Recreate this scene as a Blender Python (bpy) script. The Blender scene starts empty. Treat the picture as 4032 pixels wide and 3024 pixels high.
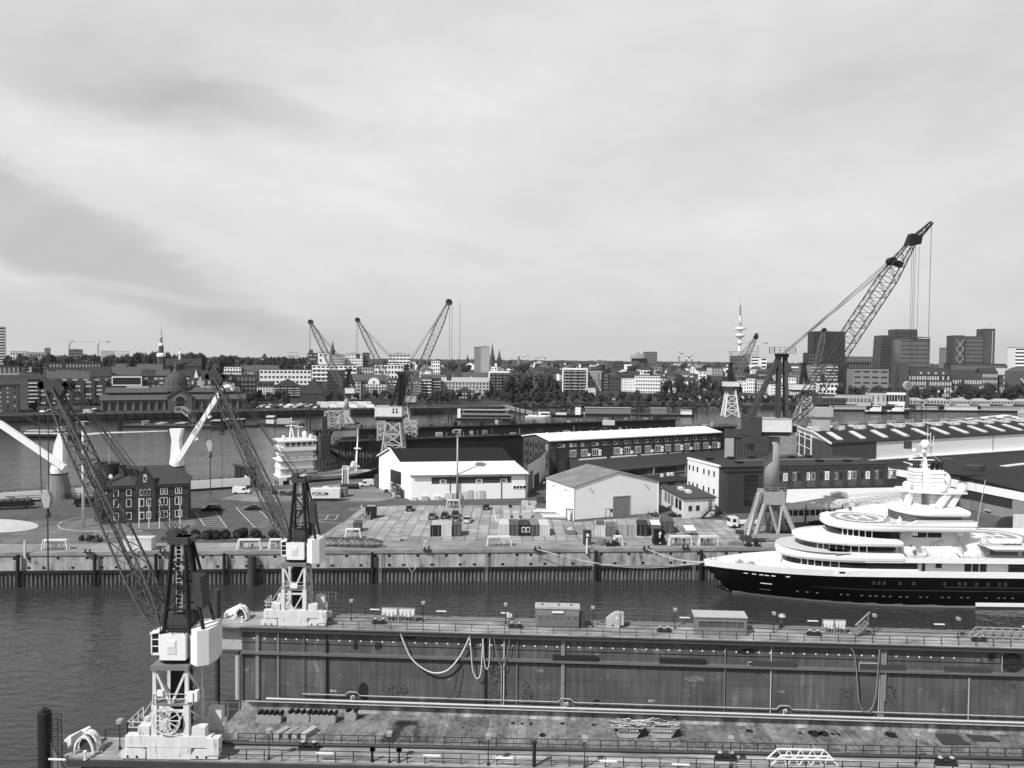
import bpy,math,random
from mathutils import Vector as V,Matrix
random.seed(7)
sc = bpy.context.scene
COL = sc.collection
# --- camera, sky, sun, exposure
F = 3030.0; CAMZ = 48.0; RHO = 0.0097; PIT = math.atan(97 / F)
FW = V((0,math.cos(PIT),-math.sin(PIT))); R0 = V((1,0,0)); U0 = V((0,math.sin(PIT),math.cos(PIT)))
RT = R0 * math.cos(RHO) + U0 * math.sin(RHO); UP = U0 * math.cos(RHO) - R0 * math.sin(RHO)
CAM = V((0,0,CAMZ))
cd = bpy.data.cameras.new('camera'); cam = bpy.data.objects.new('camera',cd); COL.objects.link(cam)
cd.sensor_fit = 'HORIZONTAL'; cd.sensor_width = 36; cd.lens = F / 4032 * 36; cd.clip_start = 1; cd.clip_end = 30000
m3 = Matrix((RT,UP,-FW)).transposed(); cam.matrix_world = Matrix.Translation(CAM) @ m3.to_4x4()
sc.camera = cam
LD = V((0.62,0.66,-1.0)).normalized()          # direction the sunlight travels
sun = bpy.data.lights.new('sun','SUN'); sun.energy = 5.0; sun.angle = math.radians(0.6); sun.color = (1,1,1)
so = bpy.data.objects.new('sun',sun); COL.objects.link(so); so.rotation_euler = LD.to_track_quat('-Z','Y').to_euler()
sc.view_settings.view_transform = 'Standard'; sc.view_settings.look = 'None'; sc.view_settings.gamma = 1
sc.view_settings.exposure = 0.0; sc.view_settings.use_curve_mapping = False
W = bpy.data.worlds.new('World'); sc.world = W; W.use_nodes = True
nt = W.node_tree; N = nt.nodes; Lk = nt.links
for n in list(N): N.remove(n)
def nd(tree,t,**k):
 n = tree.nodes.new(t)
 for a,b in k.items():
  if a.startswith('i_'): n.inputs[a[2:].replace('_',' ')].default_value = b
  else: setattr(n,a,b)
 return n
def mth(tree,op,a,b=None,c=None,clamp=False):
 n = tree.nodes.new('ShaderNodeMath'); n.operation = op; n.use_clamp = clamp
 for i,x in enumerate((a,b,c)):
  if x is None: continue
  if isinstance(x,(int,float)): n.inputs[i].default_value = x
  else: tree.links.new(x,n.inputs[i])
 return n.outputs[0]
def ramp(tree,src,pts,mode='LINEAR'):
 n = tree.nodes.new('ShaderNodeValToRGB'); n.color_ramp.interpolation = mode
 e = n.color_ramp.elements
 while len(e) < len(pts): e.new(0.5)
 for i,(p,v) in enumerate(pts): e[i].position = p; e[i].color = (v,v,v,1)
 tree.links.new(src,n.inputs[0]); return n.outputs[0]
def make_sky():
 out = nd(nt,'ShaderNodeOutputWorld'); bg = nd(nt,'ShaderNodeBackground'); bg.inputs['Strength'].default_value = 0.1
 sky = nd(nt,'ShaderNodeTexSky'); sky.sky_type = 'NISHITA'; sky.sun_disc = False
 sky.sun_elevation = math.asin(-LD.z); sky.sun_rotation = math.atan2(-LD.x,-LD.y)
 bw = nd(nt,'ShaderNodeRGBToBW'); Lk.new(sky.outputs[0],bw.inputs[0])
 tc = nd(nt,'ShaderNodeTexCoord'); sp = nd(nt,'ShaderNodeSeparateXYZ'); Lk.new(tc.outputs['Generated'],sp.inputs[0])
 X,Y,Z = sp.outputs
 az = mth(nt,'ARCTAN2',X,Y); el = mth(nt,'ARCSINE',Z)
 def fbm(sx,sy,off,detail,rough=.55,dist=0.):
  cx = nd(nt,'ShaderNodeCombineXYZ'); Lk.new(mth(nt,'MULTIPLY',az,sx),cx.inputs[0]); Lk.new(mth(nt,'MULTIPLY',el,sy),cx.inputs[1]); cx.inputs[2].default_value = off
  n = nd(nt,'ShaderNodeTexNoise'); n.inputs['Scale'].default_value = 1; n.inputs['Detail'].default_value = detail; n.inputs['Roughness'].default_value = rough; n.inputs['Distortion'].default_value = dist
  Lk.new(cx.outputs[0],n.inputs['Vector']); return n.outputs['Fac']
 big = fbm(2.2,5.0,3.1,7,.55,.5)          # long soft cloud banks
 wisp = fbm(6.0,15.0,8.4,10,.62,.5)       # streaks
 v = mth(nt,'ADD',mth(nt,'MULTIPLY',mth(nt,'SUBTRACT',big,.5),.75),mth(nt,'MULTIPLY',mth(nt,'SUBTRACT',wisp,.5),.5))
 # cloud banks at their bearings: (azimuth, elevation, half width, half height, amount)
 wz = mth(nt,'ADD',az,mth(nt,'MULTIPLY',mth(nt,'SUBTRACT',wisp,.5),.22))
 we0 = mth(nt,'ADD',el,mth(nt,'MULTIPLY',mth(nt,'SUBTRACT',fbm(6,12,1.7,9,.6),.5),.075))
 for a0,e0,wa,we_,am,ti in ((-.55,.135,.29,.05,-.46,.42),(-.36,.285,.2,.028,-.36,.05),(-.56,.33,.24,.05,-.13,.1),(-.42,.215,.34,.03,.16,.12),(-.47,.078,.16,.008,.22,.1),(.0,.33,.3,.06,.14,-.1),(.42,.19,.35,.03,.10,-.15),(.5,.33,.3,.07,-.10,-.2),(.33,.30,.22,.016,-.09,-.2),(-.06,.135,.22,.012,-.10,.05),(.18,.10,.2,.014,-.05,0),(.1,.03,.9,.05,-.10,0)):
  we = mth(nt,'ADD',we0,mth(nt,'MULTIPLY',mth(nt,'SUBTRACT',az,a0),ti)); dx = mth(nt,'DIVIDE',mth(nt,'SUBTRACT',wz,a0),wa); dy = mth(nt,'DIVIDE',mth(nt,'SUBTRACT',we,e0),we_)
  r2 = mth(nt,'ADD',mth(nt,'MULTIPLY',dx,dx),mth(nt,'MULTIPLY',dy,dy))
  g = mth(nt,'EXPONENT',mth(nt,'MULTIPLY',mth(nt,'POWER',r2,3.2 if am < -.4 else 1.5),-1.0))
  v = mth(nt,'ADD',v,mth(nt,'MULTIPLY',g,am))
 cloud = mth(nt,'ADD',mth(nt,'MULTIPLY',v,3.9),7.1)
 low = mth(nt,'ADD',mth(nt,'MULTIPLY',bw.outputs[0],.10),0.0)
 cloud = mth(nt,'ADD',cloud,low)
 # unseen sky above the view is darkened to cut ambient fill and deepen shadows
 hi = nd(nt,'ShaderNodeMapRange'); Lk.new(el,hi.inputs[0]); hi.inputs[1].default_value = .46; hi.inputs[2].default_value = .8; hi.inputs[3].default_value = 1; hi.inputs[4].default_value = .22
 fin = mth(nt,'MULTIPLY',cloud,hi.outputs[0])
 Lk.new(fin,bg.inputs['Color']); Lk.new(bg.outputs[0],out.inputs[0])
make_sky()
sc.cycles.max_bounces = 4; sc.cycles.diffuse_bounces = 2; sc.cycles.glossy_bounces = 2; sc.cycles.transparent_max_bounces = 4
# --- helpers
def ray(px,py): return FW * F + RT * (px - 2016) - UP * (py - 1512)
def at(px,py,z):
 d = ray(px,py); return CAM + d * ((z - CAMZ) / d.z)
def aty(px,py,y):
 d = ray(px,py); return CAM + d * (y / d.y)
def kx(px,py=1450): d = ray(px,py); return d.x / d.y
ORG = {}
class M:
 def __init__(s): s.v = []; s.f = []
 def add(s,vs,fs):
  o = len(s.v); s.v += [tuple(p) for p in vs]; s.f += [tuple(i + o for i in f) for f in fs]; return s
 def box(s,x0,y0,z0,x1,y1,z1):
  return s.add([(x0,y0,z0),(x1,y0,z0),(x1,y1,z0),(x0,y1,z0),(x0,y0,z1),(x1,y0,z1),(x1,y1,z1),(x0,y1,z1)],
              [(0,3,2,1),(4,5,6,7),(0,1,5,4),(1,2,6,5),(2,3,7,6),(3,0,4,7)])
 def bar(s,p,q,w,h=None):
  p = V(p); q = V(q); d = q - p
  if d.length < 1e-6: return s
  d.normalize(); h = h or w
  a = d.cross(V((0,0,1)))
  if a.length < 1e-3: a = V((1,0,0))
  a.normalize(); b = a.cross(d); a *= w / 2; b *= h / 2
  return s.add([p - a - b,p + a - b,p + a + b,p - a + b,q - a - b,q + a - b,q + a + b,q - a + b],
              [(0,1,2,3),(7,6,5,4),(0,4,5,1),(1,5,6,2),(2,6,7,3),(3,7,4,0)])
 def poly(s,pts,w,h=None):
  for a,b in zip(pts,pts[1:]): s.bar(a,b,w,h)
  return s
 def tube(s,pts,r,n=6,r2=None):
  pts = [V(p) for p in pts]; rings = []
  for i,p in enumerate(pts):
   d = (pts[min(i + 1,len(pts) - 1)] - pts[max(i - 1,0)]).normalized()
   a = d.cross(V((0,0,1)));  a = V((1,0,0)) if a.length < 1e-3 else a.normalized(); b = a.cross(d)
   rr = r if r2 is None else r + (r2 - r) * i / (len(pts) - 1)
   rings.append([p + (a * math.cos(2 * math.pi * k / n) + b * math.sin(2 * math.pi * k / n)) * rr for k in range(n)])
  vs = [q for g in rings for q in g]; fs = [tuple(range(n))[::-1],tuple(range(len(vs) - n,len(vs)))]
  for i in range(len(rings) - 1):
   for k in range(n): fs.append((i * n + k,i * n + (k + 1) % n,(i + 1) * n + (k + 1) % n,(i + 1) * n + k))
  return s.add(vs,fs)
 def lathe(s,c,prof,n=16,axis='z'):
  vs = []; fs = []
  for r,z in prof:
   for k in range(n):
    a = 2 * math.pi * k / n; p = (r * math.cos(a),r * math.sin(a),z)
    if axis == 'x': p = (p[2],p[0],p[1])
    if axis == 'y': p = (p[0],p[2],p[1])
    vs.append((c[0] + p[0],c[1] + p[1],c[2] + p[2]))
  for i in range(len(prof) - 1):
   for k in range(n): fs.append((i * n + k,i * n + (k + 1) % n,(i + 1) * n + (k + 1) % n,(i + 1) * n + k))
  fs.append(tuple(range(n))[::-1]); fs.append(tuple(range(len(vs) - n,len(vs))))
  return s.add(vs,fs)
 def prism(s,pts,z0,z1):
  n = len(pts); vs = [(p[0],p[1],z0) for p in pts] + [(p[0],p[1],z1) for p in pts]
  return s.add(vs,[tuple(range(n))[::-1],tuple(range(n,2 * n))] + [(i,(i + 1) % n,n + (i + 1) % n,n + i) for i in range(n)])
 def ext(s,pts,d):
  n = len(pts); pts = [V(p) for p in pts]; d = V(d)
  return s.add(pts + [p + d for p in pts],[tuple(range(n))[::-1],tuple(range(n,2 * n))] + [(i,(i + 1) % n,n + (i + 1) % n,n + i) for i in range(n)])
 def quad(s,*p): return s.add(p,[tuple(range(len(p)))])
 def strip(s,p,q,t,z0,z1):
  """upright slab along the plan line p-q, thickness t to its left"""
  p = V((p[0],p[1])); q = V((q[0],q[1])); d = (q - p).normalized(); n = V((-d.y,d.x)) * t
  return s.prism([p,q,q + n,p + n],z0,z1)
 def mesh(s,name,mat,inv=None,smooth=False):
  me = bpy.data.meshes.new(name)
  vs = s.v if inv is None else [inv @ V(p) for p in s.v]
  me.from_pydata([tuple(p) for p in vs],[],s.f); me.materials.append(mat)
  if smooth:
   for p in me.polygons: p.use_smooth = True
  me.update(); return me
 def build(s,name,mat,parent,world=False,smooth=False,label=None):
  inv = None
  if world:
   loc,rz = ORG[parent.name]; inv = (Matrix.Translation(loc) @ Matrix.Rotation(rz,4,'Z')).inverted()
  o = bpy.data.objects.new(name,s.mesh(name,mat,inv,smooth)); COL.objects.link(o); o.parent = parent
  ORG[o.name] = ORG[parent.name]
  if label: o['label'] = label
  return o
 def thing(s,name,mat,label,cat,loc=None,rz=0,group=None,kind=None,smooth=False,local=False):
  if loc is None:
   loc = V((sum(p[0] for p in s.v) / len(s.v),sum(p[1] for p in s.v) / len(s.v),min(p[2] for p in s.v)))
  loc = V(loc); inv = None if local else (Matrix.Translation(loc) @ Matrix.Rotation(rz,4,'Z')).inverted()
  o = bpy.data.objects.new(name,s.mesh(name,mat,inv,smooth)); COL.objects.link(o); o.location = loc; o.rotation_euler.z = rz
  ORG[o.name] = (loc.copy(),rz); tag(o,label,cat,group,kind); return o
def tag(o,label=None,cat=None,group=None,kind=None):
 if label: o['label'] = label
 if cat: o['category'] = cat
 if group: o['group'] = group
 if kind: o['kind'] = kind
def T(name,label,cat,loc,rz=0,group=None):
 o = bpy.data.objects.new(name,None); COL.objects.link(o); o.empty_display_size = .5
 o.location = loc; o.rotation_euler = (0,0,rz); ORG[o.name] = (V(loc),rz); tag(o,label,cat,group); return o
KIDS = {}
def kids(o): return [c for c in COL.objects if c.parent == o]
def copy_tree(o,loc,rz=None,label=None,scale=None,group=None):
 src = kids(o)
 r = o.copy(); COL.objects.link(r); r.location = loc
 if rz is not None: r.rotation_euler.z = rz
 if scale is not None: r.scale = scale if hasattr(scale,'__len__') else (scale,) * 3
 if label: r['label'] = label
 if group: r['group'] = group
 ORG[r.name] = (V(loc),r.rotation_euler.z)
 for ch in src:
  c = ch.copy(); COL.objects.link(c); c.parent = r
  for g in kids_of(ch):
   d = g.copy(); COL.objects.link(d); d.parent = c
 return r
def kids_of(o): return list(o.children)
def kids(o): return list(o.children)
def link(name,me,parent,loc=(0,0,0),rz=0,scale=None):
 o = bpy.data.objects.new(name,me); COL.objects.link(o); o.parent = parent; o.location = loc; o.rotation_euler.z = rz
 if scale: o.scale = scale
 ORG[o.name] = ORG.get(parent.name,(V((0,0,0)),0)); return o
# --- materials (all greys: the photograph is black and white)
MC = {}
def mat(name,v,rough=.7,var=.25,sc_=1.2,metal=0.,bump=0.,streak=0.,spec=.3,rust=0.):
 """painted / plain surface: base grey v with patchy wear and optional vertical rain streaks"""
 if name in MC: return MC[name]
 m = bpy.data.materials.new(name); m.use_nodes = True; t = m.node_tree
 b = t.nodes['Principled BSDF']; b.inputs['Roughness'].default_value = rough; b.inputs['Metallic'].default_value = metal; b.inputs['Specular IOR Level'].default_value = spec
 tc = nd(t,'ShaderNodeTexCoord'); n = nd(t,'ShaderNodeTexNoise'); n.inputs['Scale'].default_value = sc_; n.inputs['Detail'].default_value = 6; n.inputs['Roughness'].default_value = .65
 t.links.new(tc.outputs['Object'],n.inputs['Vector'])
 f = mth(t,'MULTIPLY',mth(t,'SUBTRACT',n.outputs['Fac'],.5),2 * var)
 if streak:
  mp = nd(t,'ShaderNodeMapping'); mp.inputs['Scale'].default_value = (1.6,1.6,.12); t.links.new(tc.outputs['Object'],mp.inputs[0])
  n2 = nd(t,'ShaderNodeTexNoise'); n2.inputs['Scale'].default_value = 1.5; n2.inputs['Detail'].default_value = 5; t.links.new(mp.outputs[0],n2.inputs['Vector'])
  f = mth(t,'ADD',f,mth(t,'MULTIPLY',mth(t,'SUBTRACT',n2.outputs['Fac'],.5),2 * streak))
 val = mth(t,'MULTIPLY',mth(t,'ADD',f,1),v,clamp=True)
 if rust:
  mq = nd(t,'ShaderNodeMapping'); mq.inputs['Scale'].default_value = (1,1,.35); t.links.new(tc.outputs['Object'],mq.inputs[0])
  n3 = nd(t,'ShaderNodeTexNoise'); n3.inputs['Scale'].default_value = 2.1; n3.inputs['Detail'].default_value = 8; n3.inputs['Roughness'].default_value = .7; t.links.new(mq.outputs[0],n3.inputs['Vector'])
  val = mth(t,'MULTIPLY',val,ramp(t,n3.outputs['Fac'],[(0,1),(.57,1),(.68,1 - rust),(1,1 - rust)]))
 t.links.new(val,b.inputs['Base Color'])
 if bump:
  bp = nd(t,'ShaderNodeBump'); bp.inputs['Strength'].default_value = bump; bp.inputs['Distance'].default_value = .05; t.links.new(n.outputs['Fac'],bp.inputs['Height']); t.links.new(bp.outputs[0],b.inputs['Normal'])
 MC[name] = m; return m
def mat_brick(name,v,mortar,s=1.0,var=.3,bw=.9,bh=.3,msize=.03,mode='wall',rough=.85):
 """coursed surface (bricks, slabs, cladding panels); mode wall = both upright planes, floor = plan"""
 if name in MC: return MC[name]
 m = bpy.data.materials.new(name); m.use_nodes = True; t = m.node_tree; b = t.nodes['Principled BSDF']; b.inputs['Roughness'].default_value = rough; b.inputs['Specular IOR Level'].default_value = .25
 tc = nd(t,'ShaderNodeTexCoord'); sp = nd(t,'ShaderNodeSeparateXYZ'); t.links.new(tc.outputs['Object'],sp.inputs[0])
 cb = nd(t,'ShaderNodeCombineXYZ')
 if mode == 'wall':
  t.links.new(mth(t,'ADD',sp.outputs[0],sp.outputs[1]),cb.inputs[0]); t.links.new(sp.outputs[2],cb.inputs[1])
 else:
  t.links.new(sp.outputs[0],cb.inputs[0]); t.links.new(sp.outputs[1],cb.inputs[1])
 br = nd(t,'ShaderNodeTexBrick'); br.inputs['Scale'].default_value = s; br.inputs['Mortar Size'].default_value = msize; br.inputs['Brick Width'].default_value = bw; br.inputs['Row Height'].default_value = bh
 br.inputs['Color1'].default_value = (v * (1 + var * .5),) * 3 + (1,); br.inputs['Color2'].default_value = (v * (1 - var * .5),) * 3 + (1,); br.inputs['Mortar'].default_value = (mortar,) * 3 + (1,)
 if mode == 'floor': br.offset = 0.0
 t.links.new(cb.outputs[0],br.inputs['Vector'])
 n = nd(t,'ShaderNodeTexNoise'); n.inputs['Scale'].default_value = .35; n.inputs['Detail'].default_value = 8; n.inputs['Roughness'].default_value = .7; t.links.new(tc.outputs['Object'],n.inputs['Vector'])
 val = mth(t,'MULTIPLY',br.outputs['Color'],mth(t,'ADD',mth(t,'MULTIPLY',n.outputs['Fac'],2 * var),1 - var))
 t.links.new(val,b.inputs['Base Color']); MC[name] = m; return m
def mat_rib(name,v,pitch,depth=.35,rough=.5,axis=0,var=.15):
 """ribbed sheet metal: ribs as a bump and slight tone wave"""
 if name in MC: return MC[name]
 m = bpy.data.materials.new(name); m.use_nodes = True; t = m.node_tree; b = t.nodes['Principled BSDF']; b.inputs['Roughness'].default_value = rough; b.inputs['Specular IOR Level'].default_value = .3
 tc = nd(t,'ShaderNodeTexCoord'); sp = nd(t,'ShaderNodeSeparateXYZ'); t.links.new(tc.outputs['Object'],sp.inputs[0])
 src = mth(t,'ADD',sp.outputs[0],sp.outputs[1]) if axis == 0 else sp.outputs[axis - 1]
 w = mth(t,'SINE',mth(t,'MULTIPLY',src,2 * math.pi / pitch))
 n = nd(t,'ShaderNodeTexNoise'); n.inputs['Scale'].default_value = .5; n.inputs['Detail'].default_value = 7; n.inputs['Roughness'].default_value = .7; t.links.new(tc.outputs['Object'],n.inputs['Vector'])
 val = mth(t,'MULTIPLY',mth(t,'ADD',mth(t,'MULTIPLY',n.outputs['Fac'],2 * var),1 - var),v,clamp=True); t.links.new(val,b.inputs['Base Color'])
 bp = nd(t,'ShaderNodeBump'); bp.inputs['Strength'].default_value = depth; bp.inputs['Distance'].default_value = pitch * .25; t.links.new(w,bp.inputs['Height']); t.links.new(bp.outputs[0],b.inputs['Normal'])
 MC[name] = m; return m
def mat_glass(name,v=.02,rough=.12,spec=.5):
 return mat(name,v,rough,.5,.35,spec=spec)
def mat_patch(name,lo,hi,scale,rough=.9,detail=10,planks=None,stretch=(1,1,1)):
 """weathered plate or ground: two greys broken up by fine and coarse noise, optional plank seams"""
 if name in MC: return MC[name]
 m = bpy.data.materials.new(name); m.use_nodes = True; t = m.node_tree; b = t.nodes['Principled BSDF']; b.inputs['Roughness'].default_value = rough; b.inputs['Specular IOR Level'].default_value = .2
 tc = nd(t,'ShaderNodeTexCoord'); mp = nd(t,'ShaderNodeMapping'); mp.inputs['Scale'].default_value = stretch; t.links.new(tc.outputs['Object'],mp.inputs[0])
 n = nd(t,'ShaderNodeTexNoise'); n.inputs['Scale'].default_value = scale; n.inputs['Detail'].default_value = detail; n.inputs['Roughness'].default_value = .72; t.links.new(mp.outputs[0],n.inputs['Vector'])
 n2 = nd(t,'ShaderNodeTexNoise'); n2.inputs['Scale'].default_value = scale * .17; n2.inputs['Detail'].default_value = 5; t.links.new(tc.outputs['Object'],n2.inputs['Vector'])
 f = ramp(t,mth(t,'ADD',mth(t,'MULTIPLY',n.outputs['Fac'],.62),mth(t,'MULTIPLY',n2.outputs['Fac'],.38)),[(.36,lo),(.5,(lo + hi) / 2),(.64,hi)])
 if planks:
  sp = nd(t,'ShaderNodeSeparateXYZ'); t.links.new(tc.outputs['Object'],sp.inputs[0]); cb = nd(t,'ShaderNodeCombineXYZ')
  t.links.new(sp.outputs[0],cb.inputs[0]); t.links.new(sp.outputs[1],cb.inputs[1])
  br = nd(t,'ShaderNodeTexBrick'); br.inputs['Scale'].default_value = 1; br.inputs['Brick Width'].default_value = planks[0]; br.inputs['Row Height'].default_value = planks[1]; br.inputs['Mortar Size'].default_value = planks[2]; br.offset = planks[3]
  br.inputs['Color1'].default_value = (1,1,1,1); br.inputs['Color2'].default_value = (.66,.66,.66,1); br.inputs['Mortar'].default_value = (planks[4],) * 3 + (1,); t.links.new(cb.outputs[0],br.inputs['Vector'])
  f = mth(t,'MULTIPLY',f,br.outputs['Color'])
 t.links.new(f,b.inputs['Base Color']); MC[name] = m; return m
def mat_water():
 m = bpy.data.materials.new('water'); m.use_nodes = True; t = m.node_tree; b = t.nodes['Principled BSDF']
 b.inputs['Base Color'].default_value = (.034,.034,.034,1); b.inputs['Roughness'].default_value = .06; b.inputs['IOR'].default_value = 1.33
 tc = nd(t,'ShaderNodeTexCoord'); mp = nd(t,'ShaderNodeMapping'); mp.inputs['Rotation'].default_value = (0,0,.35); mp.inputs['Scale'].default_value = (.55,1.3,1); t.links.new(tc.outputs['Object'],mp.inputs[0])
 a = nd(t,'ShaderNodeTexNoise'); a.inputs['Scale'].default_value = .5; a.inputs['Detail'].default_value = 3; a.inputs['Roughness'].default_value = .55; t.links.new(mp.outputs[0],a.inputs['Vector'])
 c = nd(t,'ShaderNodeTexNoise'); c.inputs['Scale'].default_value = .05; c.inputs['Detail'].default_value = 3; t.links.new(mp.outputs[0],c.inputs['Vector'])
 h = mth(t,'MULTIPLY',a.outputs['Fac'],mth(t,'ADD',mth(t,'MULTIPLY',c.outputs['Fac'],1.4),.2))
 bp = nd(t,'ShaderNodeBump'); bp.inputs['Strength'].default_value = 1.0; bp.inputs['Distance'].default_value = .28; t.links.new(h,bp.inputs['Height']); t.links.new(bp.outputs[0],b.inputs['Normal'])
 return m
def mat_leaf(name,v):
 if name in MC: return MC[name]
 m = mat(name,v,.8,.45,.33,spec=.15); return m
white = mat('white_paint',.80,.45,.08,.6,streak=.05,rust=.15)
offwhite = mat('weathered_white_paint',.66,.55,.15,.8,streak=.16,rust=.4)
yellow = mat('crane_yellow_paint',.66,.5,.14,1.0,streak=.22,rust=.55)
lgrey = mat('light_grey_paint',.40,.55,.18,.8,streak=.14,rust=.45)
mgrey = mat('mid_grey_paint',.19,.6,.2,.8,streak=.14,rust=.4)
dgrey = mat('dark_grey_paint',.052,.6,.25,.9,streak=.12)
black = mat('black_steel',.010,.55,.3,1.)
jibp = mat('jib_paint',.095,.6,.2,1.)
steel = mat('dark_steel',.020,.6,.35,1.2)
galv = mat('galvanised_steel',.36,.45,.15,2.,metal=.2)
rope = mat('wire_rope',.05,.7,.1,1.)
conc = mat('concrete',.30,.9,.25,.5,streak=.1)
glass = mat_glass('dark_glass'); glass2 = mat_glass('grey_glass',.09)
roofd = mat('dark_roofing',.022,.8,.3,.4)
roofm = mat('slate_roofing',.085,.85,.3,.5)
roofl = mat('pale_roofing',.40,.8,.2,.5)
brick = mat_brick('dark_brick',.042,.06,1,.4,.5,.16,.012)
brickm = mat_brick('red_brick',.075,.09,1,.35,.5,.16,.012)
rubber = mat('black_rubber',.02,.85,.2,1.)
# --- the setting: water, far bank, shipyard quay
QZ = 7.0
def struct(m,name,mt,smooth=False):
 o = bpy.data.objects.new(name,m.mesh(name,mt,None,smooth)); COL.objects.link(o); o['kind'] = 'structure'; return o
w = M()
w.add([(-1500,-300,0),(1800,-300,0),(1800,1200,0),(-1500,1200,0)],[(0,1,2,3)])
struct(w,'river_water',mat_water())
BK = [(-2200,-200),(-900,300),(-316,557),(-164,630),(0,700),(183,752),(336,795),(560,825),(1200,880),(4000,1100)]
def bankY(x):
 if x <= BK[0][0]: return BK[0][1]
 for (a,b),(c,d) in zip(BK,BK[1:]):
  if x <= c: return b + (d - b) * (x - a) / (c - a)
 return BK[-1][1]
HT = [(0,5),(70,5.2),(130,8),(200,14),(280,20),(420,24),(800,26),(1500,27),(3000,29),(6000,30),(14000,30)]
def ground(x,y):
 t = y - bankY(x)
 if t <= 0: return 5
 for (a,b),(c,d) in zip(HT,HT[1:]):
  if t <= c: return b + (d - b) * (t - a) / (c - a)
 return 30
g = M(); xs = list(range(-2200,4001,100)); ys = [0,25,70,100,130,165,200,240,280,350,420,600,800,1500,3000,6000,14000]
for i,x in enumerate(xs):
 for t in ys: g.v.append((x * (1 + t / 3500),bankY(x) + t,ground(x,bankY(x) + t)))
nY = len(ys)
for i in range(len(xs) - 1):
 for j in range(nY - 1): g.f.append((i * nY + j,(i + 1) * nY + j,(i + 1) * nY + j + 1,i * nY + j + 1))
struct(g,'far_bank_ground',mat_patch('city_ground',.015,.075,.06,.95,8))
# quay of the shipyard in the middle distance
def quayY(x): return 165.1 + .0674 * x
yard = [(-250,quayY(-250) + .9),(420,quayY(420) + .9),(520,420),(320,440),(150,354),(0,283),(-55,258),(-83,239),(-140,210),(-250,158)]
y_ = M(); y_.prism(yard[::-1][::-1],-3,QZ); struct(y_,'yard_ground',mat_patch('asphalt',.065,.125,.5,.95,8))
def sheet(name,pts,mt,dz,px=True):
 s = M(); P = [at(p[0],p[1],QZ + dz) for p in pts] if px else [V((p[0],p[1],QZ + dz)) for p in pts]
 s.add(P,[tuple(range(len(P)))]);
 a = sum(P[i].x * P[(i + 1) % len(P)].y - P[(i + 1) % len(P)].x * P[i].y for i in range(len(P)))
 if a < 0: s.f = [tuple(reversed(f)) for f in s.f]
 return struct(s,name,mt)
slab = mat_patch('slab_concrete',.24,.47,.55,.9,9,planks=(2.6,4.4,.11,0.,.35))
sheet('concrete_yard_paving',[(1235,2128),(1365,2046),(1430,1998),(1560,1990),(2065,1990),(2150,2006),(2256,2056),(2600,2030),(2800,2046),(2950,2052),(3060,2128),(3060,2137),(1235,2137)],slab,.004)
def along(x0,x1,d0,d1):
 return [(x0,quayY(x0) + d0),(x1,quayY(x1) + d0),(x1,quayY(x1) + d1),(x0,quayY(x0) + d1)]
sheet('quay_edge_paving',along(-300,300,.9,7.6),mat_patch('edge_concrete',.22,.44,.8,.9,9,planks=(9,30,.05,0.,.6),stretch=(.35,1,1)),.008,False)
for a,b in ((1.5,1.62),(3.0,3.08),(7.7,7.84),(8.9,9.0)): sheet('crane_rail_track',along(-300,300,a,b),steel,.016,False)
sheet('forecourt_paving',[(0,2068),(60,2052),(300,2050),(600,2100),(560,2140),(0,2150)],mat_patch('pale_paving',.13,.22,.6,.9,8,planks=(3,3,.05,0,.7)),.004)
def ell(cx,cy,rx,ry,n=40): return [(cx + rx * math.cos(2 * math.pi * k / n),cy + ry * math.sin(2 * math.pi * k / n)) for k in range(n)]
sheet('white_paved_disc',ell(-60,2070,212,28),mat_patch('disc_paving',.42,.56,.5,.9),.012)
sheet('grass_verge',[(258,2072),(300,2050),(352,2040),(420,2052),(560,2050),(760,2040),(778,2068),(745,2082),(420,2084),(300,2082)],mat_patch('dry_grass',.11,.2,2.5,.95,9),.012)
kerb = M(); KP = [(345,2036),(290,2042),(245,2055),(228,2070),(240,2082),(300,2090),(450,2092),(560,2090)]
kerb.poly([at(a,b,QZ + .06) for a,b in KP],.35,.14); struct(kerb,'kerb',mat('kerb_stone',.34,.9,.15,1))
sheet('back_apron_paving',[(865,1964),(970,1938),(1150,1925),(1420,1895),(1520,1900),(1560,1960),(1480,1975),(1230,1974),(1000,1976)],mat_patch('apron_concrete',.17,.28,.6,.9,8,planks=(6,5,.06,0,.75)),.004)
line = mat('road_marking_white',.62,.8,.25,1.5)
def lines(name,segs,w_=.16):
 s = M()
 for (a,b) in segs:
  p = at(*a,QZ + .018); q = at(*b,QZ + .018); d = (q - p).normalized(); n = V((-d.y,d.x,0)) * w_ / 2
  s.quad(p - n,q - n,q + n,p + n)
 return struct(s,name,line)
def lerp(a,b,t): return tuple(a[i] + (b[i] - a[i]) * t for i in range(len(a)))
def bays(A,B,C,D,n):
 sg = [(A,D),(B,C)]
 for k in range(n + 1): sg.append((lerp(A,D,k / n),lerp(B,C,k / n)))
 return sg
lines('parking_bay_markings',bays((768,2014),(843,2008),(893,2076),(806,2071),8) + bays((929,1998),(1006,1994),(1076,2062),(1006,2080),9))
lines('yard_markings',[((1253,2028),(1332,2027)),((1253,2028),(1240,2046)),((1332,2027),(1320,2046)),((1293,2028),(1281,2046)),((1240,2046),(1320,2046)),((1243,2045),(1270,2055)),((1270,2055),(1340,2060)),((1340,2060),(1690,2059)),((1375,2004),(1440,2012)),((1375,2004),(1400,2000)),((1400,2000),(1440,2004))] + [((1560 + 62 * k,1996 + (k % 3) * 9),(1552 + 62 * k,2014 + (k % 3) * 9)) for k in range(9)] + [((1590 + 70 * k,2030),(1586 + 70 * k,2042)) for k in range(7)])
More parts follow.
